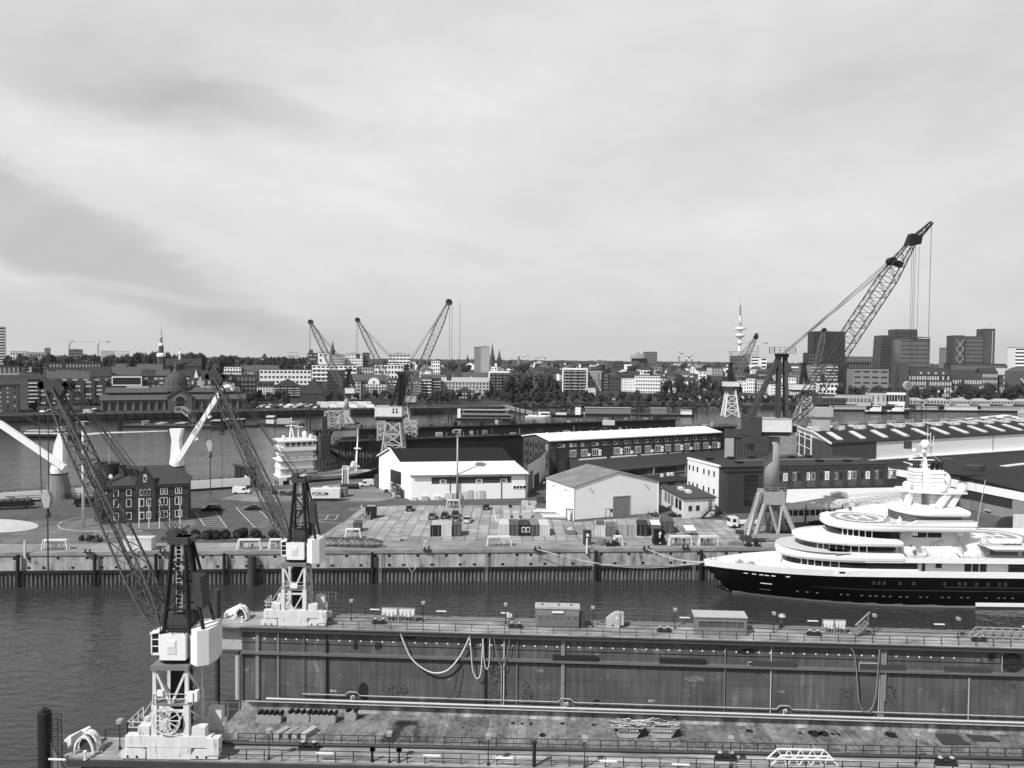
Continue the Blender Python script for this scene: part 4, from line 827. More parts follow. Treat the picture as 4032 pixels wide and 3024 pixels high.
ycrane('dock_side_crane','lattice crane with a white house below the television tower',488,dict(axis=2878,gz=13,base=('tower',14,28,1528,1642),bays=4,tpaint=offwhite,house=(2849,2905,1503,1521),cw=[(2852,2880,1521,1538)],hd=8,aframe=(2876,1432,[(2864,1503,.9),(2890,1503,.9),(2878,1503,.6)]),jib=(2897,1500,2976,1328,16,16),ropes=(1.,2.),ropez=66,thick=1.4))
ycrane('dock_side_crane','lattice crane with a pale house in front of the white balcony towers',480,dict(axis=3172,gz=13,base=('tower',15,30,1560,1666),bays=4,tpaint=lgrey,house=(3112,3192,1514,1534),hd=8,aframe=(3166,1432,[(3152,1514,.9),(3180,1514,.9)]),jib=(3196,1530,3245,1300,18,18),ropes=(0.5,1.5),ropez=60,thick=1.4))
# --- the black and white motor yacht
yw = mat('gloss_white_paint',.84,.18,.03,.5,spec=.5); yb = mat('gloss_black_paint',.003,.3,.2,.4,spec=.12); yg = mat('yacht_window',.012,.08,.3,.3,spec=.6)
ydk = mat('pale_deck',.52,.7,.08,1.); ypad = mat('helipad_grey',.30,.8,.1,1.)
YL = V((40.2,158.8,0)); YR = -.004
ya = T('motor_yacht','large black hulled motor yacht with stacked white decks and two helipads','yacht',YL,YR)
def hb(x,z=6.):
 x0 = 5.6 * (1 - min(max(z,-1),6.5) / 6.2) ** 1.3 if z < 6.2 else -.05 * (z - 6.2)
 L = 34 + (6 - z) * 1.2; t = min(max((x - x0) / L,0),1)
 return max(.03,8.7 * (1 - (1 - t) ** 2.3) - (.25 if z < 1 else 0))
XS = [0.02,.5,1,2,3,4.5,6,8,10,12,15,18,22,26,30,35,40,50,60,75,95,110]
def shell(m,zf,x_=XS,off=0.,flip=False):
 """strip between height curves zf = list of functions of x, both sides"""
 for sgn in (-1,1):
  vs = []; n = len(zf)
  for x in x_:
   for f in zf:
    z = f(x); x0 = 5.6 * (1 - min(max(z,-1),6.5) / 6.2) ** 1.3 if z < 6.2 else 0
    xx = max(x,x0); vs.append((xx,sgn * (hb(xx,z) + off),z))
  fs = []
  for i in range(len(x_) - 1):
   for k in range(n - 1):
    f = (i * n + k,(i + 1) * n + k,(i + 1) * n + k + 1,i * n + k + 1); fs.append(f if (sgn < 0) != flip else f[::-1])
  m.add(vs,fs)
 return m
sheer = lambda x: 5.55 + .4 * min(x / 30,1); btop = lambda x: 6.85 + .25 * min(x / 25,1)
h = shell(M(),[lambda x: -1.5,lambda x: 0.,lambda x: 1.5,lambda x: 3.,lambda x: 4.5,sheer]).build('hull',yb,ya,smooth=True)
bw_ = shell(M(),[sheer,btop],off=.06); shell(bw_,[lambda x: sheer(x) - .1,btop],off=-.25,flip=True)
for sgn in (-1,1):
 vs = []
 for x in XS: vs += [(x,sgn * (hb(x,6.9) + .06),btop(x)),(x,sgn * max(.0,hb(x,6.9) - .25),btop(x))]
 bw_.add(vs,[(2 * i,2 * i + 2,2 * i + 3,2 * i + 1)[::sgn * -1] for i in range(len(XS) - 1)])
bw_.build('bulwark',yw,ya)
d_ = M(); vs = [(x,hb(x,5.8) - .2,sheer(x) - .02) for x in XS] + [(x,-hb(x,5.8) + .2,sheer(x) - .02) for x in XS]; n = len(XS)
d_.add(vs,[(i,n + i,n + i + 1,i + 1) for i in range(n - 1)]); d_.build('foredeck',mat('yacht_foredeck',.7,.6,.06,1),ya)
XB = [x for x in XS if x >= 6]
shell(M(),[lambda x: .72,lambda x: .95],XB,.05).build('boot_stripe',offwhite,ya); shell(M(),[lambda x: -.3,lambda x: .72],XB,.06).build('boot_top',mgrey,ya)
for a,b,z in ((20,110,3.35),(45,110,4.05)): shell(M(),[lambda x: z - .06,lambda x: z + .06],[a + (b - a) * k / 12 for k in range(13)],.07).build('rub_rail',dgrey,ya)
def hullbox(x,z,w_,hh,name,mt,d=.08):
 y = -hb(x,z) - d + .03; y2 = -hb(x + w_,z) - d + .03
 return M().add([(x,y,z),(x + w_,y2,z),(x + w_,y2,z + hh),(x,y,z + hh),(x,y + .2,z),(x + w_,y2 + .2,z),(x + w_,y2 + .2,z + hh),(x,y + .2,z + hh)],[(0,1,2,3),(3,2,6,7),(1,5,6,2),(4,0,3,7),(4,5,1,0)]).build(name,mt,ya)
def yx(px,Y): return (px - 2016) * Y / F - YL.x
hw_ = mat('hull_window',.035,.1,.3,.4,spec=.6)
for zx in (930,975,1020,1155,1275,1545,1672,1722,1822,1925,2020,2075): hullbox(yx(3032 + (zx - 12) / 2.212,151),4.35,.55,.75,'hull_window',hw_)
for zx in (305,385,465,660,715,830,900,950,1012,1068,1155,1212,1328,1385,1517,1575,1685,1740,1900,2008,2060,2130): hullbox(yx(3032 + zx / 2.212,151),1.95,.42,.16,'porthole',mgrey)
for px in (2955,2985,3010,3030,3053,3105): hullbox(yx(px,153.5),4.9 + .1 * ((px // 7) % 2),.75,.2,'fairlead',offwhite)
hullbox(yx(3030,152),1.6,2.0,1.5,'anchor_pocket',dgrey,.12); hullbox(yx(3030,152),3.05,2.05,.14,'anchor_pocket_rim',offwhite,.16); hullbox(yx(3855,151),.35,18,.7,'long_fender',white,.4)
def outline(xn,xe,Ln,b,ins=0.,n=14,tail=0.):
 P = []
 for k in range(n + 1):
  a = math.pi / 2 * k / n; P.append((xn + ins + (Ln - ins) * (1 - math.cos(a)),-(b - ins) * math.sin(a) ** .9 if k else 0.))
 P.append((xe - ins * .3,-(b - ins - tail)))
 return P + [(x,-y) for x,y in P[::-1] if y != 0]
def loft(rings,name,mt,parent=None,smooth=True):
 """rings = [(z, outline)], outlines of equal count"""
 m = M(); n = len(rings[0][1]); vs = []
 for z,o in rings: vs += [(p[0],p[1],z) for p in o]
 fs = [tuple(range(n))[::-1],tuple(range(len(vs) - n,len(vs)))]
 for i in range(len(rings) - 1):
  for k in range(n): fs.append((i * n + k,i * n + (k + 1) % n,(i + 1) * n + (k + 1) % n,(i + 1) * n + k))
 m.add(vs,[f[::-1] for f in fs]); o = m.build(name,mt,parent or ya)
 return o
def slab(xn,xe,Ln,b,z0,z1,top_in=.35,bot_in=.5,ztop=None,tail=0.):
 h_ = z1 - z0; r = [(z0,outline(xn,xe,Ln,b,bot_in,tail=tail)),(z0 + .28 * h_,outline(xn,xe,Ln,b,.08,tail=tail)),(z0 + .6 * h_,outline(xn,xe,Ln,b,0,tail=tail)),(z0 + .88 * h_,outline(xn,xe,Ln,b,.1,tail=tail)),(z1,outline(xn,xe,Ln,b,top_in,tail=tail))]
 if ztop: r.append((ztop,outline(xn,xe,Ln,b,top_in + 2.6,tail=tail)))
 return r
# tier one: window band behind the bulwark, white overhang above
loft([(5.9,outline(16.5,41,16,7.0)),(7.1,outline(16.5,41,16,7.0))],'house_wall',yw); wb = loft([(7.1,outline(16.4,40.5,16,6.95)),(8.6,outline(16.4,40.5,16,6.95))],'window_band',yg)
M().box(41,-6.6,5.9,112,6.6,8.7).build('house_wall',yw,ya)
for px0,px1,z0,z1 in ((3694,3717,7.3,8.4),(3808,3833,6.6,8.4),(3839,3862,6.6,8.4),(3869,3893,6.6,8.4),(3980,4100,6.5,8.5),(3640,3652,6.4,8.4)):
 M().box(yx(px0,153),-6.7,z0,yx(px1,153),-6.55,z1).build('window',yg,ya)
loft(slab(15.0,37.6,16,8.2,8.45,10.2),'bridge_fascia',yw); loft(slab(15.2,24,12,8.0,10.28,10.36,1.2,.4),'walkway',ydk)
M().box(30,-8.,8.6,112,8.,9.5).build('main_overhang',yw,ya); M().box(38,-7.6,9.5,112,7.6,9.53).build('side_deck',ydk,ya)
# tier two
loft([(9.5,outline(20.0,36.4,14,6.6)),(9.95,outline(20.0,36.4,14,6.6))],'house_wall',yw); loft([(9.95,outline(20.,36.0,14,6.55)),(11.8,outline(20.,36.0,14,6.55))],'window_band',yg)
loft(slab(18.5,37.4,14,7.9,11.6,12.75,.5,.5,13.1),'visor_fascia',yw)
# tier three
loft([(12.9,outline(25.4,37.2,12,6.2)),(14.7,outline(25.4,37.2,12,6.2))],'window_band',yg)
mu = M()
for (xa,xe,Ln,b,z0,z1,cnt) in ((16.35,40.5,16,7.0,7.1,8.5,5),(19.95,36,14,6.6,9.95,11.7,7),(25.35,37.2,12,6.25,12.9,14.6,5)):
 o = outline(xa,xe,Ln,b)
 for k in range(5,6 + cnt): mu.box(o[k][0] - .07,o[k][1] - .07,z0,o[k][0] + .07,o[k][1] + .07,z1);
mu.build('mullion',yw,ya)
loft(slab(24.3,51.8,12,7.7,14.5,15.95,.3,.7),'upper_fascia',yw)
rim = M(); o = outline(24.5,52,12,7.6)
for a,b in zip(o[:16],o[1:16]):
 for s in (1,-1):
  if a[0] < 28 or s == 1: rim.bar((a[0],a[1] * s,15.9),(b[0],b[1] * s,15.95),.3,.25)
rim.build('rim',yw,ya)
M().ext([(37,-7.72,15.5),(40,-7.75,16.9),(51.3,-7.5,16.95),(52.4,-7.3,16.7),(51.6,-7.3,15.2)],(0,.5,0)).build('side_screen',yw,ya); M().ext([(33,7.2,15.5),(30,7.0,15.9),(39,7.4,17.4),(52,7.4,17.2),(52,7.4,15.2)],(0,.4,0)).box(39.5,6.5,15.9,42,7.25,17).build('side_screen',yw,ya)
def helipad(cx,cy,z,r):
 hp = M().lathe((cx,cy,z - .05),[(r * 1.25,0),(r * 1.25,.06)],40).build('helipad',ypad,ya)
 c = M()
 for ro,ri in ((r,r * .8),):
  for k in range(40):
   a,b = 2 * math.pi * k / 40,2 * math.pi * (k + 1) / 40
   c.quad((cx + ri * math.cos(a),cy + ri * math.sin(a),z + .02),(cx + ro * math.cos(a),cy + ro * math.sin(a),z + .02),(cx + ro * math.cos(b),cy + ro * math.sin(b),z + .02),(cx + ri * math.cos(b),cy + ri * math.sin(b),z + .02))
 c.box(cx - r * .36,cy - r * .45,z + .01,cx - r * .2,cy + r * .45,z + .03).box(cx + r * .2,cy - r * .45,z + .01,cx + r * .36,cy + r * .45,z + .03).box(cx - r * .2,cy - r * .08,z + .01,cx + r * .2,cy + r * .08,z + .03)
 c.build('letter_marking',white,hp)
helipad(32.2,0,15.95,4.6); helipad(60.2,0,12.45,4.9)
railing([(26 + k * 1.6,-(2.6 + 4.6 * math.sin(min(1,(k + .6) / 7) * 1.57)),15.9) for k in range(9)],.55,1.5,.03).build('pad_rail',steel,ya)
# open side with stair between the window tiers and the aft houses
M().box(37.2,-5.2,9.5,52,5.5,14.2).build('house_wall',mat('yacht_shade_white',.78,.3,.04,.6),ya)
for a,b in ((3605,3658),(3664,3717)): M().box(yx(a,154),-5.28,13.1,yx(b,154),-5.18,14.05).build('window',yg,ya)
M().ext([(43,-7.2,9.53),(48.6,-7.2,9.53),(48.2,-5.2,11.3),(43.6,-5.2,11.3)],(0,.05,0)).add([(42.8,-7.0,9.53),(48.8,-7.0,9.53),(48.2,-5.3,11.4),(44.2,-5.3,11.4),(42.8,-5.2,9.53),(48.8,-5.2,9.53)],[(0,1,2,3),(0,3,4),(1,5,2)]).build('stair_block',yw,ya)
M().bar((41.6,-7.3,11.6),(43.4,-6.9,9.6),.35,.5).bar((48.4,-5.6,11.2),(49.6,-7.2,9.7),.35,.5).build('stair_wing',yw,ya)
for x in (38.4,50.4): M().bar((x,-5.5,9.5),(x - .6,-5.8,13.2),.4).bar((x - .6,-5.8,13.2),(x - .1,-6.6,14.2),.4).build('pillar',offwhite,ya)
railing([(43.6,-5.9,11.3),(46.2,-5.9,12.0)],.9,.6,.05).build('handrail',mgrey,ya); railing([(38,-7.7,9.53),(54,-7.7,9.53)],.9,1.7,.04).build('side_rail',mgrey,ya)
M().lathe((40.2,-5.3,11.4),[(.16,0),(.16,.1)],12,'y').build('porthole',black,ya)
for x,z in ((40.9,10.2),(33.2,16.5)):
 yy = -5.4 if x > 40 else 7.0
 M().lathe((x,yy - .15,z),[(.42,0),(.42,.12),(.25,.12),(.25,0)],16,'y').build('life_ring',mgrey,ya)
M().lathe((53,-1.5,9.5),[(4.4,0),(4.4,3.0),(4.1,3.4)],28).build('round_house',yw,ya)
M().box(54,-6.2,9.5,112,6.2,12.1).build('aft_house',lgrey,ya); M().box(55.5,-6.3,9.9,61,-6.15,11.2).box(62,-6.3,9.9,80,-6.15,11.3).build('window',glass2,ya)
m = M().ext([(53.3,-8.1,12.1),(54.6,-8.15,12.1),(61.2,-8.15,12.1),(62.2,-8.,12.1),(62.2,-5,12.1),(53.3,-5,12.1)],(0,0,.05)); m.build('tender_deck',ydk,ya)
loft([(11.1,[(55.4,-8.0),(60.8,-8.0),(60.8,-5),(55.4,-5)]),(11.5,[(54.6,-8.25),(61.6,-8.25),(61.6,-5),(54.6,-5)]),(12.15,[(53,-8.2),(62.5,-8.2),(62.5,-5),(53,-5)])],'tender_cradle',yw)
M().box(61.5,-8.1,11.5,112,8.1,12.3).build('aft_overhang',yw,ya)
tb = M()
for k in range(3): tb.lathe((57.3 + k * 1.25,-7.,12.75),[(.3,0),(.42,.2),(.42,1.0),(.3,1.2)],12,'x')
tb.box(55.6,-6.6,12.3,61.5,-5.4,13.1); tb.build('life_raft',yw,ya)
railing([(53.5,-6.2,12.15),(55.5,-4.8,12.3),(64,-6.5,12.3),(72,-7,12.3)],1.,1.5,.04).build('aft_rail',mgrey,ya)
# top: louvred house, sun roof, arch, funnels, mast
M().prism(outline(38.6,50.5,4.5,4.7)[::-1],15.9,17.5).build('louvre_house',mat_rib('louvre_grey',.10,.28,.9,.5,3),ya)
r = slab(38.4,51.6,6.5,6.0,17.3,18.6,.5,.6,19.0); loft(r,'sun_roof',yw)
mz = 21.8
M().box(40.4,-2.4,mz,51.2,2.4,mz + .35).prism([(40.2,-1.6),(41.5,-2.8),(47.5,-4.6),(52,-4.0),(52,4.),(47.5,4.6),(41.5,2.8),(40.2,1.6)],mz - .15,mz + .25).build('radar_arch',yw,ya)
for x0,y0,x1,y1 in ((40.6,-2.0,41.8,-1.6),(46.4,-4.2,48.2,-3.9),(49.2,-3.7,50.6,-3.2),(46.4,4.,48.2,3.8),(41.6,2,42.8,1.6)): M().bar((x0 + (.2 if x0 < 42 else -.6),y0,18.8),(x1,y1,mz),.85,1.1).build('arch_leg',yw,ya)
def ribs(x0,y0,x1,y1,z0,z1,n):
 m = M()
 for k in range(n): z = z0 + (z1 - z0) * k / n; m.box(x0,y0,z,x1,y1,z + (z1 - z0) / n * .62).box(x0 + .12,y0 + .12,z,x1 - .12,y1 - .12,z + (z1 - z0) / n)
 return m
f1 = ribs(42.4,-1.3,44.2,1.3,18.8,26.4,11).build('funnel',yw,ya); f2 = ribs(45.6,-2.2,48.3,1.8,18.8,26.2,9).build('funnel',yw,ya)
for k in range(5): M().tube([(45.95 + k * .52,-1.4 + .25 * (k % 2),26.1),(45.95 + k * .52,-1.4 + .25 * (k % 2),27.3),(46.3 + k * .52,-1.4 + .25 * (k % 2),27.75)],.22,10).build('exhaust_pipe',black,f2)
for k in range(3): M().tube([(42.8 + k * .5,-.5,26.3),(42.8 + k * .5,-.5,27.2),(43.0 + k * .5,-.5,27.5)],.18,8).build('exhaust_pipe',steel,f1)
def dome(x,y,z,r): M().lathe((x,y,z),[(r * .75,-r * 1.05),(r * .95,-r * .8),(r,0)] + [(r * math.cos(a),r * math.sin(a)) for a in (.3,.6,.9,1.2,1.4)] + [(.02,r)],20).build('radome',yw,ya,smooth=True)
dome(41.2,-1.2,mz + 1.15,.9); dome(47.0,-3.8,mz + 1.15,.95); dome(51.2,-3.3,mz + 1.1,.95); dome(49.8,1.5,mz + 2.0,1.75); dome(51,3.4,mz + 1.1,.9)
mm = M(); mm.ext([(43.9,-.8,22),(46.2,-.8,22),(45.6,-.35,28.2),(45.1,-.35,28.2)],(0,1.2,0)).bar((45.3,0,28),(45.3,0,30.8),.45)
for z,a,b in ((26.9,42.3,46.8),(28.0,42.0,47.2),(29.2,42.9,47.0),(31.1,44.0,46.6)): mm.box(a,-.35,z,b,.35,z + .16)
mm.bar((46.4,0,31.2),(46.4,0,33.8),.08).bar((45.8,0,31.2),(45.8,0,35),.06).bar((46.9,0,31.2),(47.1,0,33.0),.08).bar((42.3,0,28.2),(40.2,0,31),.05).bar((46.5,0,29.3),(48.6,0,27.8),.05)
mm.bar((41.0,0,27.6),(43.2,0,27.0),.25,.18).build('mast',yw,ya); dome(45.3,0,31.4,.85); dome(43.1,0,30.1,.42); dome(44.8,-.5,29.9,.4); dome(42.5,0,28.5,.42)
M().tube([(52.6,-6.6,16.6),(53.9,-6.6,25.)],.07,6).build('whip_aerial',lgrey,ya)
m = M()
for x,y,s in ((7,0,1),(8,1.6,.8),(8.6,-1.4,.8),(10,.3,.9)): m.lathe((x,y,5.7),[(.5 * s,0),(.4 * s,.5),(.55 * s,.6),(.55 * s,.75)],10).box(x - .8,y - .2,5.7,x + .8,y + .2,6.1)
m.build('windlass',lgrey,ya); M().bar((1.6,0,6.6),(1.6,0,9.6),.08).build('jack_staff',mgrey,ya)
M().box(yx(3287,153),-8.45,5.9,yx(3370,153),-7.9,7.2).build('boarding_door',yw,ya); M().box(yx(3300,153),-8.5,6.5,yx(3322,153),-8.4,6.85).build('opening',black,ya)
for px in (3610,3792): M().box(yx(px,151.),-7.9,14.0,yx(px,151) + .9,-7.3,14.5).build('floodlight',galv,ya)
# people on the upper helipad deck
def person(label,loc,rz,pose,top,legs):
 me = bpy.data.meshes.new('person'); J = pose; vs = [J[k] for k in J]; ix = {k: i for i,k in enumerate(J)}
 E_ = [('pel','chest'),('chest','neck'),('neck','head'),('head','crown'),('chest','ls'),('ls','le'),('le','lh'),('chest','rs'),('rs','re'),('re','rh'),('pel','lp'),('lp','lk'),('lk','la'),('la','lt'),('pel','rp'),('rp','rk'),('rk','ra'),('ra','rt')]
 me.from_pydata(vs,[(ix[a],ix[b]) for a,b in E_],[]); o = bpy.data.objects.new('person',me); COL.objects.link(o)
 md = o.modifiers.new('skin','SKIN'); R = dict(pel=.15,chest=.17,neck=.06,head=.10,crown=.08,ls=.075,le=.05,lh=.04,rs=.075,re=.05,rh=.04,lp=.095,lk=.065,la=.045,lt=.04,rp=.095,rk=.065,ra=.045,rt=.04)
 for k,i in ix.items(): me.skin_vertices[0].data[i].radius = (R[k],R[k] * (.75 if k == 'chest' else 1))
 me.skin_vertices[0].data[ix['pel']].use_root = True
 s = o.modifiers.new('sub','SUBSURF'); s.levels = 1; s.render_levels = 1
 dg = bpy.context.evaluated_depsgraph_get(); m2 = bpy.data.meshes.new_from_object(o.evaluated_get(dg)); bpy.data.objects.remove(o)
 m2.materials.clear(); m2.materials.append(mat('skin',.35,.6,.1,3)); m2.materials.append(top); m2.materials.append(legs)
 for p in m2.polygons:
  z = p.center.z; p.material_index = 0 if z > J['neck'][2] - .02 else (1 if z > J['pel'][2] + .02 else 2)
 o = bpy.data.objects.new('person',m2); COL.objects.link(o); o.location = loc; o.rotation_euler.z = rz; ORG[o.name] = (V(loc),rz); tag(o,label,'person','people sitting on the yacht')
 c = J['head']; M().lathe((c[0],c[1] + .02,c[2] + .02),[(.11,0),(.115,.06),(.08,.13),(.02,.15)],10).build('hair',steel,o); return o
sit = dict(pel=(0,0,.48),chest=(0,.02,.88),neck=(0,0,1.04),head=(0,-.03,1.16),crown=(0,-.02,1.26),ls=(.2,0,.96),le=(.27,-.12,.72),lh=(.16,-.34,.62),rs=(-.2,0,.96),re=(-.27,-.12,.72),rh=(-.16,-.34,.62),lp=(.1,-.02,.45),lk=(.14,-.42,.48),la=(.14,-.45,.1),lt=(.14,-.6,.05),rp=(-.1,-.02,.45),rk=(-.14,-.42,.48),ra=(-.14,-.45,.1),rt=(-.14,-.6,.05))
YM = Matrix.Translation(YL) @ Matrix.Rotation(YR,4,'Z')
for x,y,l,r in ((37.3,-.6,'person in a white top and dark trousers sitting behind the upper helipad',.6),(38.6,-3.6,'person in pale clothes sitting lower at the near rear corner of the upper helipad',1.2)):
 p = YM @ V((x,y,16.0)); person(l,p,r,sit,white,steel if y > -2 else lgrey)
 s = M().box(-.3,-.25,0,.3,.25,.42); s.v = [(v[0] + p.x,v[1] + p.y,v[2] + p.z) for v in s.v]; s.thing('deck_seat',yw,'low white deck seat under the ' + ('person in the white top' if y > -2 else 'person in pale clothes'),'seat',group='deck seats')
# --- buildings of the shipyard
class Hall:
 def __init__(s,name,label,cat,FL,FR,BL,prof,wall,roof,z0=QZ,over=.35,rt=.25,roofname='roof',group=None):
  """prof: [(t, z)...] roof profile from the front eave (t 0) to the back eave (t 1)"""
  s.A = V((FL[0],FL[1])); s.e1 = V((FR[0],FR[1])) - s.A; s.e2 = V((BL[0],BL[1])) - s.A; s.z0 = z0; s.prof = prof
  s.n1 = V((s.e1.y,-s.e1.x)).normalized(); s.n2 = V((-s.e2.y,s.e2.x)).normalized()
  if s.n1.dot(s.e2) > 0: s.n1 = -s.n1
  if s.n2.dot(s.e1) > 0: s.n2 = -s.n2
  s.L1 = s.e1.length; s.L2 = s.e2.length
  s.o = T(name,label,cat,(FL[0],FL[1],z0),math.atan2(s.e1.y,s.e1.x),group)
  pr = [(0,z0)] + prof + [(1,z0)]; M().ext([s.P(0,t,z) for t,z in pr],s.P(1,0,0) - s.P(0,0,0)).build('wall',wall,s.o,True)
  if roof:
   a = over / s.L1; b = over / s.L2; pp = list(prof)
   pp[0] = (pp[0][0] - b,pp[0][1]); pp[-1] = (pp[-1][0] + b,pp[-1][1])
   up = [(t,z + rt + .02) for t,z in pp]; dn = [(t,z + .02) for t,z in pp]
   q = [s.P(-a,t,z) for t,z in up + dn[::-1]]; s.roof = M().ext(q,s.P(1 + a,0,0) - s.P(-a,0,0)).build(roofname,roof,s.o,True)
 def P(s,u,t,z,d=0.):
  p = s.A + s.e1 * u + s.e2 * t; return V((p.x,p.y,z))
 def zr(s,t):
  for (a,za),(b,zb) in zip(s.prof,s.prof[1:]):
   if t <= b: return za + (zb - za) * (t - a) / (b - a)
  return s.prof[-1][1]
 def front(s,u0,u1,z0,z1,d=.08,d0=-.05,m=None):
  m = m or M(); n = V((s.n1.x,s.n1.y,0)); p = s.P(u0,0,z0) + n * d0; return m.ext([p,s.P(u1,0,z0) + n * d0,s.P(u1,0,z1) + n * d0,s.P(u0,0,z1) + n * d0],n * (d - d0))
 def left(s,t0,t1,z0,z1,d=.08,d0=-.05,m=None):
  m = m or M(); n = V((s.n2.x,s.n2.y,0)); return m.ext([s.P(0,t0,z0) + n * d0,s.P(0,t1,z0) + n * d0,s.P(0,t1,z1) + n * d0,s.P(0,t0,z1) + n * d0],n * (d - d0))
 def win(s,side,u0,u1,z0,z1,frame=white,pane=glass,mull=1,fw=.13,arch=0):
  f = getattr(s,side); L = s.L1 if side == 'front' else s.L2; w_ = fw / L; m = f(u0,u1,z0,z0 + fw,.1); f(u0,u1,z1 - fw,z1,.1,m=m); f(u0,u0 + w_,z0 + fw,z1 - fw,.1,m=m); f(u1 - w_,u1,z0 + fw,z1 - fw,.1,m=m)
  for k in range(1,mull): c = u0 + (u1 - u0) * k / mull; f(c - w_ / 2,c + w_ / 2,z0 + fw,z1 - fw,.1,m=m)
  o = m.build('window',frame,s.o,True); f(u0 + w_,u1 - w_,z0 + fw,z1 - fw,.05).build('pane',pane,o,True)
  if arch: f(u0 - w_,u1 + w_,z1,z1 + .18,.12).build('lintel',frame if arch == 2 else brick,o,True)
  return o
 def part(s,name,m,mt,label=None): return m.build(name,mt,s.o,True,label=label)
 def pad(s,u0,u1,t0,t1,h0,h1): # block standing on the roof slope
  m = M(); za = s.zr(t0); zb = s.zr(t1)
  m.add([s.P(u0,t0,za + h0),s.P(u1,t0,za + h0),s.P(u1,t1,zb + h0),s.P(u0,t1,zb + h0),s.P(u0,t0,za + h1),s.P(u1,t0,za + h1),s.P(u1,t1,zb + h1),s.P(u0,t1,zb + h1)],[(0,3,2,1),(4,5,6,7),(0,1,5,4),(1,2,6,5),(2,3,7,6),(3,0,4,7)]); return m
def g2(px,py,z=QZ): p = at(px,py,z); return (p.x,p.y)
# harbour office with stepped gable and round tower
L = g2(400,2066); Rr = g2(741,2047); e = V((Rr[0] - L[0],Rr[1] - L[1])); nrm = V((-e.y,e.x)).normalized() * 11.5
H_ = Hall('brick_office','dark brick office with hipped roof, stepped gable and white window frames beside a round tower','building',L,Rr,(L[0] + nrm.x,L[1] + nrm.y),[(0,16.3),(1,16.3)],brick,None)
wl_ = H_.L1; m = M(); r = [H_.P(-.025,-.04,16.3),H_.P(1.025,-.04,16.3),H_.P(1.025,1.04,16.3),H_.P(-.025,1.04,16.3),H_.P(.28,.5,20.3),H_.P(.76,.5,20.3)]
m.add(r,[(0,1,5,4),(1,2,5),(2,3,4,5),(3,0,4),(3,2,1,0)]); H_.part('roof',m,mat_rib('standing_seam_roof',.05,.9,.12,.6))
H_.part('cornice',H_.front(-.01,1.01,15.6,16.28,.35),brick);
for z in (10.3,13.2): H_.part('string_course',H_.front(0,1,z,z + .2,.12),dgrey)
H_.part('plinth',H_.front(0,1,QZ,QZ + .9,.15),dgrey)
ga,gb = .385,.615; H_.part('gable_bay',H_.front(ga,gb,QZ,16.4,.5),brick);
m = M()
for k in range(6): q = k * .0175; H_.front(ga + q,gb - q,16.4 + k * .62,17.02 + k * .62,.5,-.3,m)
H_.front(.487,.513,20.1,20.9,.5,-.3,m); H_.part('stepped_gable',m,brick); m = M()
for k in range(6):
 q = k * .0175
 for a in (ga + q,gb - q - .0175): H_.front(a - .002,a + .0195,17.02 + k * .62,17.16 + k * .62,.6,-.4,m)
H_.part('gable_coping',m,dgrey); m = M(); H_.front(.478,.522,17.0,18.6,.62,.45,m); H_.front(.484,.516,18.6,18.9,.62,.45,m); cr = H_.part('crest',m,offwhite); m = M()
for a in (.487,.4975,.508): H_.front(a - .003,a + .003,17.5,18.4,.66,.6,m)
H_.front(.48,.52,17.3,17.4,.66,.6,m).build('crest_relief',dgrey,cr,True)
for row,(z0,z1) in enumerate(((7.9,9.7),(11.0,13.0),(13.7,15.3))):
 for c in ((.165,),(.31,)): H_.win('front',c[0] - .03,c[0] + .03,z0,z1,mull=1,arch=1)
 for c in ((.455,.5,.545) if row == 2 else (.46,.54)):
  n = .016 if row == 2 else .027; o_ = H_.n1.copy(); f = H_.front(c - n,c + n,z0,z1,.6,.45).build('window',white,H_.o,True); H_.front(c - n * .7,c + n * .7,z0 + .18,z1 - .18,.63,.5).build('pane',glass,f,True)
 for c in ((.69,.74,.865,.91) if row == 2 else (.715,.885)):
  n = .018 if row == 2 else .042; H_.win('front',c - n,c + n,z0,z1,mull=1 if row == 2 else 2,arch=1)
H_.win('front',.02,.06,14.3,14.9)
H_.part('chimney',M().bar(H_.P(.22,.3,17),H_.P(.22,.3,20.9),1.3),brick)
tc_ = g2(398,2058); tc_ = (tc_[0] - .2,tc_[1] + 3.2); t = T('round_tower','round dark tower with a flat rimmed top at the left end of the brick office','tower',tc_ + (QZ,),0)
M().lathe((0,0,0),[(2.75,0),(2.75,11.6),(2.95,11.7),(2.95,13.9),(3.0,13.9),(3.0,14.3),(2.7,14.3),(2.7,13.6)],28).build('shaft',mat_rib('tower_cladding',.045,.5,.5,.6),t); M().lathe((0,0,12.0),[(3.02,0),(3.02,.25)],28).build('band',dgrey,t); M().lathe((0,0,13.55),[(2.7,0),(2.7,.08)],28).build('flat_roof',roofl,t)
M().bar((.6,0,13.6),(.6,0,22.),.1).build('flagpole',lgrey,t); M().lathe((2.1,-2.3,11.3),[(.55,0),(.5,.12),(.1,.3)],16,'y').build('dish',offwhite,t); M().add([(.65,0,20.2),(.65,0,21.6),(1.0,.1,20.6)],[(0,1,2)]).build('flag',white,t)
for k in range(5):
 px = (548,587,628,668,709)[k]; p = at(px,2080,QZ); M().lathe(tuple(p),[(.11,0),(.07,7.3)],8).thing('flagpole',white,('first','second','third','fourth','fifth')[k] + ' from the left of five bare white flagpoles before the brick office','flagpole',group='white flagpoles before the brick office')
